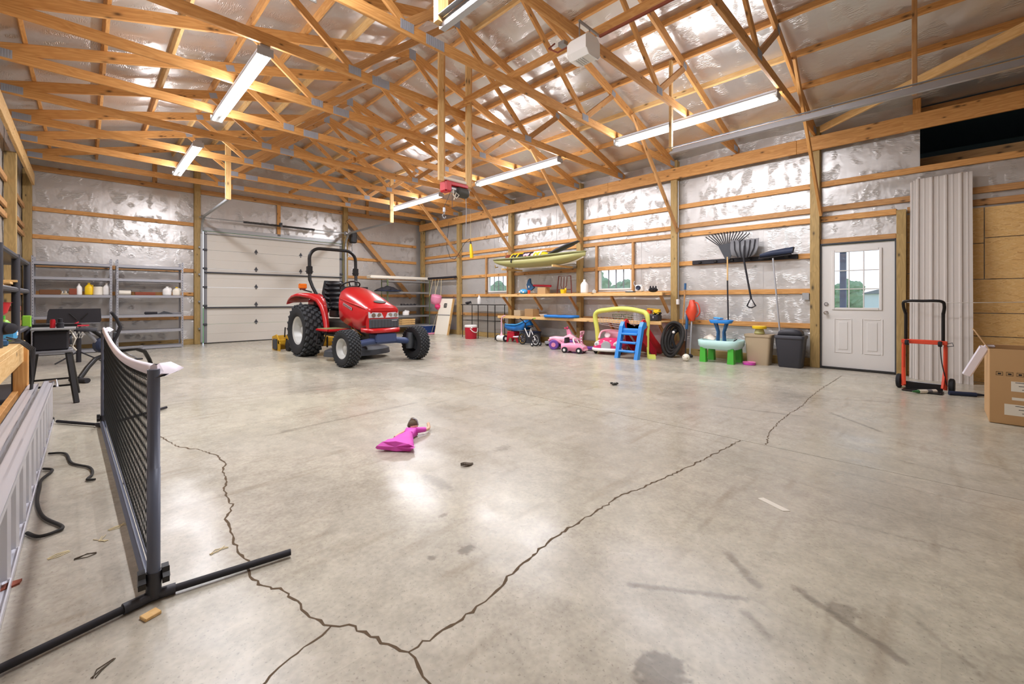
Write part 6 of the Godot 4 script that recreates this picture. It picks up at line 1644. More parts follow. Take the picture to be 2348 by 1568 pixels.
	part(pc, "seat_back", MB.new().prism([Vector2(-0.11, 0.18), Vector2(0.11, 0.18), Vector2(0.09, 0.32), Vector2(-0.09, 0.32)], 0.04, T(Vector3(0, 0, -0.18))), "soft_black")
	part(pc, "bumper", MB.new().box(Vector3(0, 0.07, 0.255), Vector3(0.24, 0.04, 0.02), 0.008), "pale_pink")
	# pink scooter
	var sc = thing("toy_scooter", "pink toy scooter with a loop handle and purple footboard", "scooter", V(8.02, 0, 5.62), 20)
	part(sc, "footboard", tub([[0.03, 0.16, 0.4, 0.06], [0.07, 0.2, 0.44, 0.08], [0.09, 0.18, 0.42, 0.07]]), "purple")
	part(sc, "stem", MB.new().tube(smooth([Vector3(0, 0.08, -0.12), Vector3(0.0, 0.24, -0.16), Vector3(0, 0.36, -0.14)]), 0.035, 8), "pink")
	part(sc, "handle_loop", MB.new().tube([Vector3(-0.13, 0.42, -0.13), Vector3(-0.08, 0.36, -0.13), Vector3(0.08, 0.36, -0.13), Vector3(0.13, 0.42, -0.13)], 0.02, 8, true), "pale_pink")
	for k in 3: part(sc, "white_ring", MB.new().ball(Vector3(-0.032, 0.16 + k * 0.06, -0.14), Vector3(0.014, 0.02, 0.02), 8), "white_plastic")
	for z in [-0.2, 0.2]: toy_wheel(sc, Vector3(0, 0.04, z), 0.045, 0.12, "magenta", "white_plastic")
	# polka dot convertible
	var cv = thing("toy_convertible", "dark pink polka-dot toy convertible with white bumper", "ride-on toy", V(8.08, 0, 5.06), -72)
	var cr = []
	for q in [[0.42, 0.22, 0.1, 0.2], [0.38, 0.27, 0.08, 0.25], [0.22, 0.29, 0.07, 0.29], [0.02, 0.3, 0.07, 0.32], [-0.2, 0.3, 0.07, 0.3], [-0.42, 0.27, 0.1, 0.26]]:
		var ring = []
		for p in [[-1, 0.0], [-1.02, 0.5], [-0.85, 0.85], [-0.4, 1.0], [0.4, 1.0], [0.85, 0.85], [1.02, 0.5], [1, 0.0]]: ring.append(Vector3(p[0] * q[1], q[2] + (q[3] - q[2]) * p[1], q[0]))
		cr.append(ring)
	var cb = part(cv, "body", MB.new().loft(cr), "hot_pink")
	for k in 14:
		var x = [-0.2, -0.07, 0.07, 0.2][k % 4]
		var z = 0.3 - int(k / 4) * 0.1
		part(cb, "white_dot", MB.new().ball(Vector3(x, 0.275 + 0.03 * (0.3 - z) - 0.25 * x * x, z), Vector3(0.026, 0.012, 0.026), 8), "white_plastic")
	for x in [-0.2, 0.2]:
		var hl = part(cv, "headlight", MB.new().lathe([Vector2(0, 0.03), Vector2(0.045, 0.025), Vector2(0.055, 0.0), Vector2(0.055, -0.04)], 16, T(Vector3(x, 0.21, 0.39), 0, 90)), "white_plastic")
		part(hl, "lamp_disc", MB.new().lathe([Vector2(0, 0.036), Vector2(0.026, 0.032), Vector2(0.026, 0.02)], 12, T(Vector3(x, 0.21, 0.39), 0, 90)), "light_grey")
	part(cv, "grille", MB.new().lathe([Vector2(0, 0.02), Vector2(0.1, 0.015), Vector2(0.11, -0.02)], 18, T(Vector3(0, 0.17, 0.42), 0, 90)), "light_grey")
	part(cv, "bumper", MB.new().tube(smooth([Vector3(-0.3, 0.1, 0.3), Vector3(-0.22, 0.1, 0.43), Vector3(0, 0.1, 0.46), Vector3(0.22, 0.1, 0.43), Vector3(0.3, 0.1, 0.3)]), 0.035, 8), "white_plastic")
	part(cv, "windscreen_frame", MB.new().tube(smooth([Vector3(-0.25, 0.3, 0.05), Vector3(-0.19, 0.46, -0.06), Vector3(0.19, 0.46, -0.06), Vector3(0.25, 0.3, 0.05)]), 0.022, 8), "pale_pink")
	part(cv, "seat", MB.new().prism([Vector2(-0.2, 0.28), Vector2(0.2, 0.28), Vector2(0.18, 0.44), Vector2(-0.18, 0.44)], 0.08, T(Vector3(0, 0, -0.3))), "pale_pink")
	part(cv, "steering_wheel", MB.new().lathe([Vector2(0.05, 0), Vector2(0.065, 0.01), Vector2(0.05, 0.02)], 14, T(Vector3(-0.1, 0.36, -0.1), 0, 60)), "white_plastic")
	for x in [-0.26, 0.26]:
		for z in [-0.28, 0.26]: toy_wheel(cv, Vector3(x, 0.085, z), 0.085, 0.06, "rubber", "white_plastic")
	# foam goal
	var go = thing("foam_goal", "pale yellow foam arch goal standing over the toy convertible", "goal", V(7.98, 0, 4.72))
	var gp = smooth([Vector3(0.05, 0.0, -0.62), Vector3(0.03, 0.45, -0.64), Vector3(0.0, 0.84, -0.66), Vector3(-0.02, 0.93, -0.3), Vector3(-0.03, 0.955, 0.05), Vector3(-0.06, 0.92, 0.4), Vector3(-0.08, 0.83, 0.6), Vector3(-0.1, 0.45, 0.62), Vector3(-0.12, 0.0, 0.64)])
	var rad = []
	for i in gp.size(): rad.append(0.05 if gp[i].z < 0.5 or gp[i].y > 0.8 else lerpf(0.018, 0.045, gp[i].y / 0.8))
	part(go, "arch", MB.new().tube(gp, 0.05, 10, false, true, rad), "pale_yellow")
	var nm := MB.new()
	for i in 9: nm.tube([Vector3(0.02, 0.86 - i * 0.03, -0.6), Vector3(0.0, 0.9 - i * 0.045, 0.0), Vector3(-0.06, 0.84 - i * 0.03, 0.56)], 0.004, 4)
	for i in 16:
		var z = -0.58 + i * 0.075
		nm.tube([Vector3(0.0, 0.92, z), Vector3(0.05, 0.62, z * 0.98)], 0.004, 4)
	part(go, "net", nm, "nylon")
	# toddler slide
	var sd2 = thing("toddler_slide", "blue ladder toddler slide with a red chute", "slide", V(7.62, 0, 4.3), -90)
	for x in [-0.21, 0.21]:
		part(sd2, "ladder_side", MB.new().prism([Vector2(0.14, 0.0), Vector2(0.24, 0.0), Vector2(0.05, 0.62), Vector2(-0.02, 0.71), Vector2(-0.12, 0.7), Vector2(-0.14, 0.6), Vector2(-0.03, 0.56)], 0.075, T(Vector3(x, 0, 0), -90)), "slide_blue")
	for k in 3: part(sd2, "tread", MB.new().box(Vector3(0, 0.14 + k * 0.165, 0.165 - k * 0.055), Vector3(0.36, 0.04, 0.11), 0.012), "slide_blue")
	part(sd2, "riser", MB.new().box(Vector3(0, 0.51, 0.03), Vector3(0.36, 0.1, 0.03), 0.01), "slide_blue")
	part(sd2, "platform", MB.new().box(Vector3(0, 0.56, -0.06), Vector3(0.38, 0.03, 0.2), 0.01), "slide_blue")
	var ch = []
	for q in [[-0.1, 0.56], [-0.3, 0.44], [-0.55, 0.24], [-0.75, 0.1], [-0.9, 0.04]]:
		ch.append([Vector3(-0.2, q[1] + 0.14 * (1.0 if q[0] > -0.8 else 0.5), q[0]), Vector3(-0.15, q[1], q[0]), Vector3(0.15, q[1], q[0]), Vector3(0.2, q[1] + 0.14 * (1.0 if q[0] > -0.8 else 0.5), q[0]), Vector3(0.22, q[1] + 0.13, q[0]), Vector3(0.18, q[1] - 0.03, q[0]), Vector3(-0.18, q[1] - 0.03, q[0]), Vector3(-0.22, q[1] + 0.13, q[0])])
	part(sd2, "chute", MB.new().loft(ch), "red_plastic")
	for x in [-0.19, 0.19]: part(sd2, "side_ear", MB.new().lathe([Vector2(0, 0.025), Vector2(0.09, 0.02), Vector2(0.1, 0.0), Vector2(0.09, -0.02), Vector2(0, -0.025)], 18, T(Vector3(x, 0.66, -0.12), 0, 0, 90)), "red_plastic")
	for x in [-1, 1]: part(sd2, "chute_support", MB.new().prism([Vector2(0.1, 0.52), Vector2(0.62, 0.1), Vector2(0.62, 0.0), Vector2(0.5, 0.0), Vector2(0.1, 0.3)], 0.02, T(Vector3(x * 0.2, 0, 0), 90)), "crimson")
	solo("foam_block", "pale yellow-green foam block on the floor by the slide", "block", MB.new().prism([Vector2(-0.1, 0), Vector2(0.1, 0), Vector2(0.08, 0.07), Vector2(-0.09, 0.05)], 0.14), "pale_yellow", T(V(7.82, 0, 3.98), 30))
	# corrugated drain pipe coil
	var co = thing("drain_pipe_coil", "coil of black corrugated drain pipe leaning on the wall post", "pipe coil", V(8.40, 0, 3.79))
	for k in 4:
		var pts = []
		var radii = []
		var n = 150
		for i in n:
			var a = TAU * i / n
			var rr = 0.33 - k * 0.055
			pts.append(Vector3(-0.1 + 0.06 * k + 0.12 * sin(a) + 0.02 * sin(a * 3 + k), 0.355 + rr * sin(a), (rr * 0.62) * cos(a) + 0.015 * sin(2 * a + k)))
			radii.append(0.028 + 0.006 * (i % 2))
		part(co, "loop", MB.new().tube(pts, 0.03, 8, true, true, radii), "seal_black")
	part(co, "loose_end", MB.new().tube(smooth([Vector3(-0.1, 0.1, 0.1), Vector3(-0.14, 0.36, 0.03), Vector3(-0.12, 0.55, 0.08)]), 0.028, 8), "rubber")
	for q in [[0.5, 0.05], [0.08, 0.06]]: part(co, "white_tie", MB.new().ball(Vector3(-0.15, q[0], q[1]), Vector3(0.02, 0.03, 0.03), 8), "white_plastic")
	# spade, dark-handled tool and orange trimmer against the post
	var sp = thing("spade", "rusty brown round-point spade leaning by the wall post", "spade", V(8.56, 0, 3.72))
	part(sp, "blade", MB.new().loft([[Vector3(-0.01, 0.0, 0.01), Vector3(0.0, 0.0, 0.0), Vector3(-0.01, 0.0, -0.01)], [Vector3(-0.03, 0.09, 0.09), Vector3(0.02, 0.09, 0.0), Vector3(-0.03, 0.09, -0.09)], [Vector3(-0.02, 0.25, 0.11), Vector3(0.03, 0.25, 0.0), Vector3(-0.02, 0.25, -0.11)], [Vector3(0.0, 0.31, 0.1), Vector3(0.03, 0.31, 0.0), Vector3(0.0, 0.31, -0.1)]], false, false), "brown_wood")
	part(sp, "shaft", MB.new().cyl(Vector3(0.02, 0.26, 0), Vector3(0.14, 1.4, 0.02), 0.016, 8), "pine_dull")
	part(sp, "grip", MB.new().cyl(Vector3(0.14, 1.35, 0.02), Vector3(0.15, 1.48, 0.02), 0.024, 8), "steel_blue")
	var po = thing("hand_post", "slim dark blue handled pole standing beside the spade", "pole", V(8.52, 0, 3.62))
	part(po, "shaft", MB.new().cyl(Vector3(0, 0, 0), Vector3(0.12, 1.0, 0), 0.012, 8), "dark_grey")
	part(po, "sleeve", MB.new().cyl(Vector3(0.06, 0.55, 0), Vector3(0.12, 0.98, 0), 0.03, 8), "steel_blue")
	var tm = thing("string_trimmer", "orange string trimmer standing on its grey shaft", "trimmer", V(8.5, 0, 3.52))
	part(tm, "shaft", MB.new().cyl(Vector3(0, 0.05, 0), Vector3(0.1, 0.8, 0), 0.015, 10), "light_grey")
	part(tm, "motor_body", MB.new().loft([[Vector3(0.06, 0.72, -0.04), Vector3(0.14, 0.72, -0.04), Vector3(0.14, 0.72, 0.04), Vector3(0.06, 0.72, 0.04)], [Vector3(0.03, 0.9, -0.1), Vector3(0.17, 0.9, -0.1), Vector3(0.17, 0.9, 0.09), Vector3(0.03, 0.9, 0.09)], [Vector3(0.06, 1.04, -0.05), Vector3(0.16, 1.04, -0.05), Vector3(0.16, 1.04, 0.07), Vector3(0.06, 1.04, 0.07)], [Vector3(0.09, 1.14, -0.04), Vector3(0.14, 1.14, -0.04), Vector3(0.14, 1.14, 0.04), Vector3(0.09, 1.14, 0.04)]]), "truck_orange")
	part(tm, "loop_handle", MB.new().tube(smooth([Vector3(0.1, 1.1, 0.04), Vector3(0.08, 1.06, 0.13), Vector3(0.06, 0.9, 0.17), Vector3(0.08, 0.8, 0.1)]), 0.012, 6), "truck_orange")
	part(tm, "head", MB.new().lathe([Vector2(0, 0), Vector2(0.05, 0.0), Vector2(0.06, 0.04), Vector2(0.02, 0.07), Vector2(0, 0.07)], 14), "soft_black")
	var bl2 = thing("ball", "small cream ball on the floor in front of the spade", "ball", V(7.92, 0, 3.35))
	part(bl2, "skin", MB.new().ball(Vector3(0, 0.068, 0), 0.068, 20), "cream")
	for k in 6:
		var dir = Vector3(cos(k * 1.1 + 2.4), 0.5 * sin(k * 2.1), sin(k * 1.1 + 2.4)).normalized()
		part(bl2, "patch", MB.new().ball(Vector3(0, 0.068, 0) + dir * 0.058, Vector3(0.016, 0.016, 0.016), 8), "tan_plastic")
	# water table
	var wt = thing("water_table", "toddler water table with mint basin and bright green legs", "water table", V(8.3, 0, 2.86))
	part(wt, "basin", tub([[0.25, 0.5, 0.62, 0.14], [0.3, 0.58, 0.7, 0.16], [0.4, 0.6, 0.72, 0.17], [0.41, 0.56, 0.68, 0.15], [0.33, 0.52, 0.64, 0.14]]), "mint")
	for q in [[-0.2, 0.24], [-0.2, -0.24], [0.2, 0.24], [0.2, -0.24]]:
		part(wt, "leg", MB.new().loft([[Vector3(q[0] - 0.055, 0, q[1] - 0.055), Vector3(q[0] + 0.055, 0, q[1] - 0.055), Vector3(q[0] + 0.055, 0, q[1] + 0.055), Vector3(q[0] - 0.055, 0, q[1] + 0.055)], [Vector3(q[0] - 0.045, 0.27, q[1] - 0.045), Vector3(q[0] + 0.045, 0.27, q[1] - 0.045), Vector3(q[0] + 0.045, 0.27, q[1] + 0.045), Vector3(q[0] - 0.045, 0.27, q[1] + 0.045)]], true, true, -1), "green_plastic")
	for k in 4: part(wt, "tower_leg", MB.new().tube([Vector3(0.05 * (1 if k % 2 else -1), 0.34, 0.06 * (1 if k < 2 else -1)), Vector3(0.04 * (1 if k % 2 else -1), 0.55, 0.05 * (1 if k < 2 else -1)), Vector3(0.06 * (1 if k % 2 else -1), 0.72, 0.1 * (1 if k < 2 else -1))], 0.018, 6), "steel_blue")
	part(wt, "top_tray", tub([[0.71, 0.2, 0.34, 0.06], [0.76, 0.24, 0.4, 0.08], [0.77, 0.22, 0.38, 0.07], [0.74, 0.19, 0.34, 0.06]]), "slide_blue")
	part(wt, "pour_lip", MB.new().box(Vector3(0.02, 0.79, -0.14), Vector3(0.14, 0.03, 0.14), 0.01, T(Vector3.ZERO, 0, 6)), "sky_blue")
	for k in 5: part(wt, "toy_stick", MB.new().cyl(Vector3(-0.1 + 0.03 * k, 0.36, 0.2), Vector3(-0.2 + 0.05 * k, 0.45, 0.33 - 0.02 * k), 0.01, 6), ["soft_black", "white_plastic", "navy", "deep_green", "soft_black"][k])
	part(wt, "cloth", MB.new().loft([[Vector3(-0.1, 0.4, -0.1), Vector3(0.1, 0.44, -0.1), Vector3(0.1, 0.4, -0.12)], [Vector3(-0.12, 0.42, -0.25), Vector3(0.08, 0.5, -0.22), Vector3(0.1, 0.41, -0.26)], [Vector3(-0.05, 0.4, -0.33), Vector3(0.05, 0.43, -0.33), Vector3(0.08, 0.4, -0.33)]]), "cream")
	var fr = thing("frisbee", "pink plastic dish on the floor beside the water table", "dish", V(8.27, 0, 2.38))
	part(fr, "dish", MB.new().lathe([Vector2(0.09, 0), Vector2(0.1, 0.01), Vector2(0.1, 0.04), Vector2(0.092, 0.04), Vector2(0.085, 0.012), Vector2(0, 0.012)], 22), "magenta")
	part(fr, "rim", MB.new().lathe([Vector2(0.1, 0.04), Vector2(0.106, 0.045), Vector2(0.1, 0.05), Vector2(0.092, 0.04)], 22, T(Vector3.ZERO), false), "pink")
	# waste bins
	var tb = thing("waste_bin", "tan open waste bin with a jar on its lid", "bin", V(8.5, 0, 2.28))
	part(tb, "tub", tub([[0, 0.26, 0.34, 0.04], [0.5, 0.3, 0.42, 0.05]]), "tan_plastic")
	part(tb, "rim", tub([[0.49, 0.32, 0.44, 0.05], [0.53, 0.32, 0.44, 0.05]]), "tan_plastic")
	var jr = thing("jar", "squat jar with a yellow lid on the tan bin", "jar", V(8.46, 0.531, 2.27))
	part(jr, "glass", MB.new().lathe([Vector2(0.07, 0), Vector2(0.085, 0.02), Vector2(0.07, 0.07), Vector2(0.06, 0.1), Vector2(0, 0.1)], 18), "khaki")
	part(jr, "lid", MB.new().lathe([Vector2(0.11, 0.1), Vector2(0.115, 0.11), Vector2(0.115, 0.145), Vector2(0.1, 0.15), Vector2(0, 0.15)], 20), "yellow_plastic")
	var cb2 = thing("waste_bin", "charcoal waste bin with a domed swing lid by the door post", "bin", V(8.5, 0, 1.8))
	part(cb2, "tub", tub([[0, 0.25, 0.31, 0.04], [0.02, 0.27, 0.33, 0.04], [0.5, 0.33, 0.42, 0.05]]), "charcoal")
	part(cb2, "rim", tub([[0.49, 0.35, 0.44, 0.05], [0.53, 0.35, 0.44, 0.05], [0.54, 0.33, 0.42, 0.05]]), "charcoal")
	var dm = []
	for i in 9:
		var a = PI * i / 8.0
		dm.append([Vector3(-0.14, 0.53 + 0.12 * sin(a) ** 0.6, -0.17 * cos(a)), Vector3(0.14, 0.53 + 0.12 * sin(a) ** 0.6, -0.17 * cos(a)), Vector3(0.14, 0.53, -0.17 * cos(a)), Vector3(-0.14, 0.53, -0.17 * cos(a))])
	part(cb2, "swing_lid", MB.new().loft(dm, true, true, 1), "charcoal")
	# ---- tool rail with hanging tools
	var tr2 = thing("tool_rail", "long black tool holder screwed to the wall girt", "tool rail", V(8.77, 1.895, 2.66))
	part(tr2, "rail", MB.new().box(Vector3(-0.01, 0, 0), Vector3(0.05, 0.085, 1.82), 0.008), "soft_black")
	for k in 6: part(tr2, "clip", MB.new().box(Vector3(-0.05, 0, -0.75 + k * 0.3), Vector3(0.05, 0.04, 0.06), 0.01), "black_plastic")
	var ra = thing("leaf_rake", "black leaf rake hanging tines up on the tool rail", "rake", V(8.66, 1.86, 2.87))
	part(ra, "handle", MB.new().cyl(Vector3(0, -0.35, 0), Vector3(0, 0.1, 0), 0.013, 8), "pine_pale")
	part(ra, "lower_handle", MB.new().cyl(Vector3(-0.02, -1.12, 0.02), Vector3(0, -0.35, 0), 0.014, 8), "soft_black")
	part(ra, "head", MB.new().prism([Vector2(-0.035, 0.05), Vector2(0.035, 0.05), Vector2(0.17, 0.33), Vector2(0.0, 0.36), Vector2(-0.17, 0.33)], 0.016, T(Vector3.ZERO, 90)), "dark_grey")
	for k in 15:
		var u = -1.0 + 2.0 * k / 14.0
		part(ra, "tine", MB.new().tube([Vector3(0, 0.33 + 0.02 * (1 - u * u), u * 0.165), Vector3(0, 0.52 + 0.06 * (1 - u * u) - 0.02, u * 0.38), Vector3(-0.03, 0.535 + 0.06 * (1 - u * u) - 0.02, u * 0.39)], 0.009, 5), "soft_black")
	var sn = thing("snow_shovel", "dark grey snow shovel hanging blade up over the rake", "shovel", V(8.56, 1.9, 2.56))
	var bld = []
	for i in 9:
		var u = -1.0 + 2.0 * i / 8.0
		var bow = 0.06 * (1 - u * u)
		bld.append([Vector3(bow, 0.02 + 0.06 * u * u, u * 0.21), Vector3(bow * 1.3 + 0.02, 0.2, u * 0.235), Vector3(bow + 0.05, 0.36, u * 0.24), Vector3(bow + 0.062, 0.36, u * 0.24), Vector3(bow * 1.3 + 0.032, 0.2, u * 0.235), Vector3(bow + 0.012, 0.02 + 0.06 * u * u, u * 0.21)])
	part(sn, "blade", MB.new().loft(bld), "mid_grey")
	for k in 5:
		var z = -0.16 + k * 0.08
		part(sn, "rib", MB.new().tube([Vector3(0.04 - z * z, 0.02, z * 0.6), Vector3(0.06 - z * z, 0.18, z), Vector3(0.085 - z * z, 0.34, z * 1.1)], 0.011, 6), "soft_black")
	part(sn, "shaft", MB.new().tube([Vector3(0.06, 0.24, 0), Vector3(0.01, 0.0, 0), Vector3(0.0, -0.75, 0.13)], 0.017, 8), "soft_black")
	part(sn, "grip", MB.new().tube([Vector3(0, -0.72, 0.125), Vector3(0, -0.87, 0.2), Vector3(0, -0.9, 0.14), Vector3(0, -0.9, 0.1), Vector3(0, -0.87, 0.06)], 0.014, 6, true), "soft_black")
	var br = thing("push_broom", "navy bristled push broom hanging with its long grey handle down", "broom", V(8.62, 1.9, 2.12))
	part(br, "bristles", MB.new().loft([[Vector3(-0.04, 0.0, -0.18), Vector3(0.04, 0.0, -0.18), Vector3(0.05, 0.06, -0.18), Vector3(-0.05, 0.06, -0.18)], [Vector3(-0.05, 0.02, 0.0), Vector3(0.05, 0.02, 0.0), Vector3(0.06, 0.11, 0.02), Vector3(-0.06, 0.11, 0.02)], [Vector3(-0.05, 0.05, 0.32), Vector3(0.05, 0.05, 0.32), Vector3(0.06, 0.15, 0.34), Vector3(-0.06, 0.15, 0.34)]]), "navy")
	part(br, "block", MB.new().beam(Vector3(0, -0.01, -0.2), Vector3(0, 0.03, 0.3), 0.06, 0.03), "soft_black")
	part(br, "handle", MB.new().tube([Vector3(0, -0.02, 0.02), Vector3(-0.02, -1.3, 0.13)], 0.014, 8), "light_grey")
	var ot = thing("outlet_box", "grey electrical outlet box beside the door post", "outlet", V(8.79, 1.2, 1.64))
	part(ot, "box", MB.new().box(Vector3(0, 0, 0), Vector3(0.05, 0.11, 0.09), 0.006), "light_grey")
	part(ot, "cover", MB.new().box(Vector3(-0.028, 0, 0), Vector3(0.006, 0.12, 0.1), 0.002), "galvanised")
	var sw = thing("switch_box", "white switch box on the side of the wall post by the shelves", "switch", V(8.67, 1.1, 3.84))
	part(sw, "box", MB.new().box(Vector3.ZERO, Vector3(0.06, 0.11, 0.05), 0.006), "white_plastic")
	part(sw, "conduit", MB.new().cyl(Vector3(0.03, 0.05, 0), Vector3(0.03, 2.5, 0), 0.011, 8), "galvanised")
	# ---- leaning ribbed steel panels
	for k in 3:
		var sp2 = thing("steel_panel", ["front ribbed beige steel panel leaning against the strand board", "middle ribbed beige steel panel of the leaning stack", "rear ribbed beige steel panel, farthest to the left in the leaning stack"][k], "steel panel", V(8.44 + 0.05 * k, 0, 0.01 + [-0.03, 0.0, 0.035][k]), -90, "leaning ribbed steel panels")
		var pr = []
		var x = -0.28
		var half = []
		for i in 4:
			half += [Vector2(x, 0), Vector2(x + 0.012, 0.018), Vector2(x + 0.03, 0.018), Vector2(x + 0.042, 0)]
			half += [Vector2(x + 0.078, 0), Vector2(x + 0.083, 0.004), Vector2(x + 0.095, 0.004), Vector2(x + 0.1, 0)]
			x += 0.145
		half.append(Vector2(0.29, 0))
		var bot = []
		for v in half: bot.append(v - Vector2(0, 0.0015))
		bot.reverse()
		var mm = MB.new().prism(half + bot, 2.93 - k * 0.01, Transform3D(Basis(Vector3(1, 0, 0), Vector3(0, 0, 1), Vector3(0, -1, 0)), Vector3(0, 1.465 - k * 0.005, 0)))
		part(sp2, "sheet", mm, "sheet_metal", Transform3D(Basis(Vector3.RIGHT, -0.085), Vector3(0, 0.0, 0)))
	var cs = thing("string", "white string strung across the steel panels and strand board", "string", V(8.36, 1.13, 0.4))
	part(cs, "line", MB.new().tube(smooth([Vector3(0.33, 0, 0.0), Vector3(0.04, -0.03, 0.1), Vector3(0.04, -0.03, 0.65), Vector3(0.38, -0.02, 1.2)]), 0.005, 6), "white_rope")
	# ---- hand truck
	var ht = thing("hand_truck", "orange folding hand truck with a black handle", "hand truck", V(7.42, 0, 0.15), -96)
	part(ht, "frame", MB.new().tube([Vector3(-0.19, 0.04, 0), Vector3(-0.19, 0.56, -0.02), Vector3(-0.185, 0.62, -0.02), Vector3(0.185, 0.62, -0.02), Vector3(0.19, 0.56, -0.02), Vector3(0.19, 0.04, 0)], 0.02, 10), "truck_orange")
	part(ht, "cross_bar", MB.new().box(Vector3(0, 0.61, 0.0), Vector3(0.42, 0.05, 0.02), 0.005), "truck_orange")
	for s in [-1, 1]:
		part(ht, "strut", MB.new().beam(Vector3(s * 0.19, 0.35, -0.02), Vector3(s * 0.17, 0.06, 0.05), 0.025, 0.02), "truck_orange")
		part(ht, "handle_tube", MB.new().cyl(Vector3(s * 0.17, 0.6, -0.02), Vector3(s * 0.17, 0.98, -0.02), 0.017, 10), "black_metal")
		toy_wheel(ht, Vector3(s * 0.24, 0.09, -0.06), 0.09, 0.05, "rubber", "dark_grey")
		toy_wheel(ht, Vector3(s * 0.15, 0.6, 0.05), 0.035, 0.035, "rubber", "light_grey")
	part(ht, "handle", MB.new().tube(smooth([Vector3(-0.17, 0.96, -0.02), Vector3(-0.185, 1.06, 0.03), Vector3(-0.16, 1.12, 0.07), Vector3(0.0, 1.125, 0.075), Vector3(0.16, 1.12, 0.07), Vector3(0.185, 1.06, 0.03), Vector3(0.17, 0.96, -0.02)]), 0.017, 10), "black_metal")
	part(ht, "toe_plate", MB.new().box(Vector3(0, 0.012, 0.09), Vector3(0.36, 0.014, 0.2), 0.004), "black_metal")
	part(ht, "back_plate", MB.new().box(Vector3(0, 0.06, 0.0), Vector3(0.34, 0.08, 0.01), 0.003), "black_metal")
	part(ht, "axle", MB.new().cyl(Vector3(-0.22, 0.09, -0.06), Vector3(0.22, 0.09, -0.06), 0.01, 8), "zinc")
	part(ht, "bungee", MB.new().tube(smooth([Vector3(0.15, 0.6, 0.03), Vector3(0.16, 0.4, 0.03), Vector3(0.19, 0.2, 0.02), Vector3(0.2, 0.1, 0.01)]), 0.006, 6), "soft_black")
	part(ht, "hook_loop", MB.new().tube([Vector3(0.2, 0.6, 0), Vector3(0.25, 0.62, 0), Vector3(0.26, 0.58, 0), Vector3(0.21, 0.57, 0)], 0.005, 5, true), "dark_grey")
	var ct = thing("caulk_tube", "white and green caulk tube lying before the hand truck", "caulk tube", V(7.26, 0.024, 0.11), 48)
	part(ct, "tube", MB.new().cyl(Vector3(0, 0, -0.12), Vector3(0, 0, 0.1), 0.024, 14), "cream")
	part(ct, "label", MB.new().cyl(Vector3(0, 0, -0.02), Vector3(0, 0, 0.04), 0.0245, 14), "mid_grey")
	part(ct, "nozzle", MB.new().cyl(Vector3(0, 0, -0.12), Vector3(0, 0, -0.2), 0.022, 10, 0.006), "deep_green")
	var cg = thing("caulk_tube", "dark blue caulk tube lying beside the hand truck's wheel", "caulk tube", V(7.36, 0.026, -0.2), 20)
	part(cg, "tube", MB.new().cyl(Vector3(0, 0, -0.14), Vector3(0, 0, 0.1), 0.025, 14), "navy")
	part(cg, "nozzle", MB.new().cyl(Vector3(0, 0, 0.1), Vector3(0, 0, 0.2), 0.02, 10, 0.007), "soft_black")
	# ---- big carton at the right edge
	var bxx = thing("carton", "large open cardboard carton with labels at the right edge", "carton", V(6.25, 0, -0.615))
	for s in [[-0.305, 0, 0.006, 0.59], [0.305, 0, 0.006, 0.59], [0, 0.295, 0.61, 0.006], [0, -0.295, 0.61, 0.006]]:
		part(bxx, "side", MB.new().box(Vector3(s[0], 0.345, s[1]), Vector3(s[2], 0.68, s[3]), 0.002), "cardboard")
	part(bxx, "base", MB.new().box(Vector3(0, 0.006, 0), Vector3(0.6, 0.01, 0.58), 0.002), "cardboard_dark")
	part(bxx, "flap", MB.new().box(Vector3(0, 0.09, 0), Vector3(0.59, 0.19, 0.006), 0.002), "cardboard", T(Vector3(0.0, 0.68, -0.297), 0, -28))
	part(bxx, "flap", MB.new().box(Vector3(0.0, -0.1, 0), Vector3(0.006, 0.2, 0.57), 0.002), "cardboard", T(Vector3(0.308, 0.685, 0), 0, 0, 10))
	for q in [[0, 0.353, -0.005, 0.09], [0, 0.242, 0.0, 0.025], [0, 0.14, -0.045, 0.1]]:
		var lb = part(bxx, "label", MB.new().box(Vector3(-0.3095, q[1], q[2]), Vector3(0.001, q[3], 0.32)), "paper")
		if q[3] > 0.05:
			for k in 3: part(lb, "label_line", MB.new().box(Vector3(-0.3102, q[1] + 0.035 - k * 0.03, -0.02 + 0.02 * k), Vector3(0.0008, 0.005, 0.24)), "ink")
		if q[1] < 0.2:
			for k in 7: part(lb, "barcode_bar", MB.new().box(Vector3(-0.3104, q[1] - 0.01, -0.06 + k * 0.012), Vector3(0.0008, 0.07, 0.003 + 0.003 * (k % 3))), "ink")
	for k in 5:
		var z = -0.235 + k * 0.062
		var ic = part(bxx, "handling_mark", MB.new().tube([Vector3(-0.3096, 0.446, z - 0.02), Vector3(-0.3096, 0.478, z - 0.02), Vector3(-0.3096, 0.478, z + 0.02), Vector3(-0.3096, 0.446, z + 0.02)], 0.0016, 4, true), "ink")
		part(ic, "mark_fill", MB.new().box(Vector3(-0.3096, 0.461, z), Vector3(0.0008, 0.014, 0.02)), "ink")
	var fs = thing("foam_strip", "white foam strip hooked over the carton's edge", "foam strip", V(6.15, 0.38, -0.31))
	part(fs, "strip", MB.new().beam(Vector3(-0.03, 0.31, -0.01), Vector3(0.1, 0.0, -0.13), 0.07, 0.025, Vector3.RIGHT, 0.01), "foam")
	part(fs, "fold", MB.new().box(Vector3(-0.03, 0.315, 0.02), Vector3(0.06, 0.02, 0.07), 0.006), "foam")

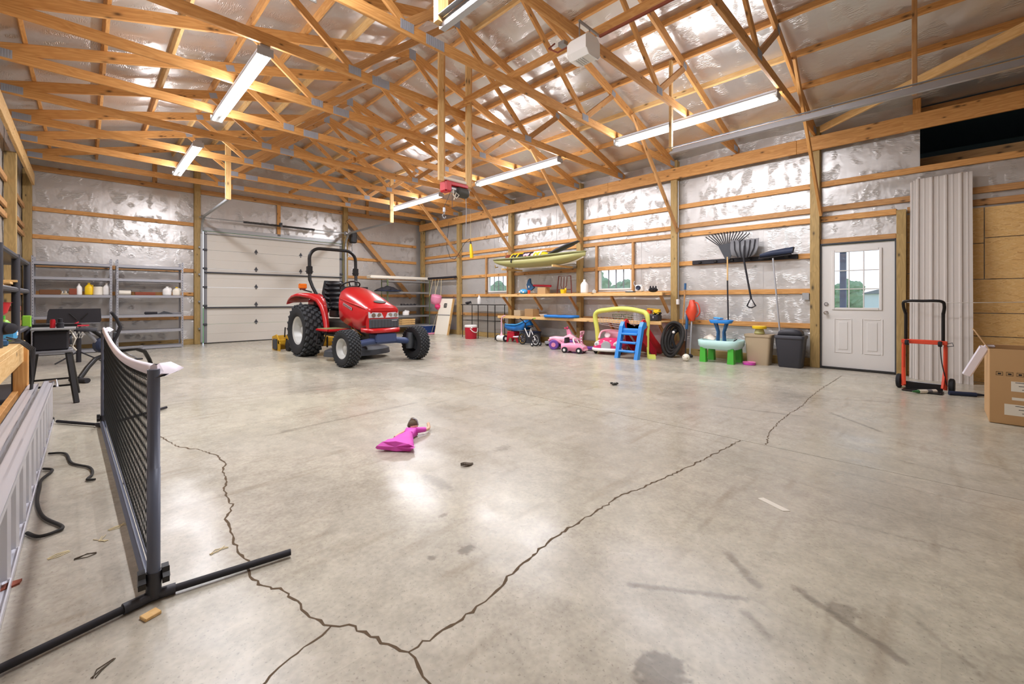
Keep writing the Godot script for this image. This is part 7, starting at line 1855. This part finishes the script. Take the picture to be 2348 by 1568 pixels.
func build_floor_items():
	# doll
	var d = thing("doll", "doll in a pink dress lying face down on the floor", "doll", V(1.86, 0, 3.06), -50)
	d.scale = Vector3.ONE * 1.2
	var nz := noise(5, 8.0, 2)
	var rings = []
	for i in 7:
		var u = i / 6.0
		var ring = []
		for k in 16:
			var a = TAU * k / 16
			var w = lerpf(0.03, 0.125, u)
			var h = lerpf(0.032, 0.028, u)
			ring.append(Vector3(w * cos(a), maxf(0.003, 0.03 + h * sin(a) + nz.get_noise_2d(i * 1.3, k) * 0.022 * u), 0.0 + u * 0.24 + nz.get_noise_2d(k * 2.0, i) * 0.03 * u))
		rings.append(ring)
	part(d, "skirt", MB.new().loft(rings), "tulle")
	part(d, "bodice", MB.new().loft([[Vector3(-0.03, 0.01, 0.0), Vector3(0.03, 0.01, 0.0), Vector3(0.028, 0.055, 0.0), Vector3(-0.028, 0.055, 0.0)], [Vector3(-0.045, 0.012, -0.07), Vector3(0.045, 0.012, -0.07), Vector3(0.038, 0.06, -0.07), Vector3(-0.038, 0.06, -0.07)], [Vector3(-0.02, 0.02, -0.1), Vector3(0.02, 0.02, -0.1), Vector3(0.018, 0.05, -0.1), Vector3(-0.018, 0.05, -0.1)]]), "magenta")
	part(d, "head", MB.new().ball(Vector3(-0.01, 0.05, -0.135), Vector3(0.033, 0.036, 0.036), 14), "skin")
	var hair = part(d, "hair", MB.new().ball(Vector3(-0.014, 0.058, -0.138), Vector3(0.037, 0.038, 0.038), 14), "hair_brown")
	part(hair, "bun", MB.new().ball(Vector3(-0.02, 0.088, -0.15), Vector3(0.022, 0.02, 0.022), 10), "hair_brown")
	part(hair, "headband", MB.new().tube(smooth([Vector3(-0.05, 0.05, -0.13), Vector3(-0.03, 0.097, -0.14), Vector3(0.01, 0.095, -0.145), Vector3(0.024, 0.055, -0.14)]), 0.005, 6), "light_grey")
	part(d, "arm", MB.new().tube(smooth([Vector3(0.04, 0.04, -0.075), Vector3(0.08, 0.03, -0.12), Vector3(0.09, 0.028, -0.18), Vector3(0.07, 0.045, -0.23)]), 0.011, 8, false, true), "skin")
	part(d, "sleeve", MB.new().tube([Vector3(0.03, 0.042, -0.07), Vector3(0.08, 0.033, -0.125)], 0.021, 8, false, true, [0.022, 0.017]), "magenta")
	part(d, "arm", MB.new().tube(smooth([Vector3(-0.04, 0.035, -0.07), Vector3(-0.075, 0.02, -0.04), Vector3(-0.09, 0.014, 0.01)]), 0.011, 8), "skin")
	# scraps
	var nz2 := noise(6, 9.0, 2)
	var leaf := MB.new()
	var lr = []
	for i in 7:
		var u = i / 6.0
		var w = 0.028 * sin(PI * clampf(u, 0.05, 0.95))
		lr.append([Vector3(-w, 0.012 + 0.008 * sin(u * 5), u * 0.09), Vector3(0, 0.006, u * 0.09), Vector3(w, 0.016 + 0.006 * cos(u * 4), u * 0.09), Vector3(w, 0.0145 + 0.006 * cos(u * 4), u * 0.09), Vector3(0, 0.0045, u * 0.09), Vector3(-w, 0.0105 + 0.008 * sin(u * 5), u * 0.09)])
	leaf.loft(lr)
	solo("dry_leaf", "curled dark dry leaf on the floor past the doll", "leaf", leaf, "leaf_brown", T(V(1.81, 0.0, 2.31), 70))
	solo("paper_strip", "cream strip of paper lying on the open floor", "paper", MB.new().prism([Vector2(-0.085, -0.018), Vector2(0.08, -0.022), Vector2(0.085, 0.016), Vector2(-0.07, 0.02)], 0.0016, T(Vector3(0, 0.0012, 0), 0, -90)), "paper", T(V(2.7, 0, 0.655), 66))
	var cl := MB.new()
	for k in 5: cl.ball(Vector3(0.02 * cos(k * 1.4), 0.016 + 0.01 * (k % 2), 0.035 * sin(k * 1.7)), Vector3(0.02, 0.016, 0.022), 8)
	solo("dirt_clod", "crumbled grey dirt clod on the floor before the toys", "dirt clod", cl, "engine", T(V(5.0, 0, 3.08), 20))
	solo("wood_block", "small pale wood block under the near net foot", "wood block", MB.new().box(Vector3(0, 0.006, 0), Vector3(0.05, 0.012, 0.04), 0.002), "pine_pale", T(V(0.165, 0, 2.0), 20))
	var ch = MB.new().prism([Vector2(-0.05, -0.02), Vector2(0.03, -0.025), Vector2(0.05, 0.0), Vector2(0.02, 0.02), Vector2(-0.04, 0.018)], 0.008, T(Vector3(0, 0.004, 0), 0, -90))
	solo("bark_chip", "orange-brown bark chip at the left edge of the floor", "bark chip", ch, "rust", T(V(-0.225, 0, 2.6), 30))
	var r := RandomNumberGenerator.new()
	r.seed = 64
	for i in 7:
		var x = r.randf_range(-0.15, 0.45)
		var dd = r.randf_range(1.6, 3.6)
		var sb := MB.new()
		for k in 3: sb.tube([Vector3(0.006 * k, 0.0025, 0), Vector3(0.006 * k + r.randf_range(-0.02, 0.02), 0.003, 0.03), Vector3(0.006 * k + r.randf_range(-0.02, 0.02), 0.0025, 0.07)], 0.0018, 4)
		solo("straw_wisp", "tiny wisp of dry straw on the floor near the net", "straw", sb, "leaf_brown" if i % 2 else "rope", T(V(x, 0, dd), r.randf() * 360), "straw wisps on the floor")

func _ready():
	# camera: level, lens shifted down (horizon above the middle of the frame)
	var cam := Camera3D.new()
	cam.name = "camera"
	cam.projection = Camera3D.PROJECTION_FRUSTUM
	cam.near = 0.05
	cam.far = 400.0
	var fpx := 980.416
	cam.size = cam.near * 1568.0 / fpx
	cam.frustum_offset = Vector2(0, -cam.near * (784.0 - 688.47) / fpx)
	cam.position = Vector3(0, 1.1325, 0)
	cam.rotation_degrees = Vector3(0, -44.9214, 0)
	add_child(cam)
	cam.current = true
	# sky: bright hazy day
	var env := Environment.new()
	env.background_mode = Environment.BG_SKY
	var sky := Sky.new()
	var sm := ProceduralSkyMaterial.new()
	sm.sky_top_color = Color("9db8dc")
	sm.sky_horizon_color = Color("e6e9f2")
	sm.sky_curve = 0.12
	sm.ground_bottom_color = Color("8b9a78")
	sm.ground_horizon_color = Color("c8cec4")
	sm.sky_energy_multiplier = 1.0
	sky.sky_material = sm
	env.sky = sky
	env.background_energy_multiplier = 1.8
	env.tonemap_mode = Environment.TONE_MAPPER_LINEAR
	env.tonemap_exposure = 1.25
	env.sdfgi_enabled = true
	env.ssao_enabled = true
	env.ssil_enabled = true
	var we := WorldEnvironment.new()
	we.name = "world"
	we.environment = env
	add_child(we)
	make_materials()
	build_floor()
	build_walls()
	build_ceiling()
	build_trusses()
	build_openings()
	build_lights()
	build_overhead()
	build_tractor()
	build_left()
	build_corner()
	build_right()
	build_floor_items()
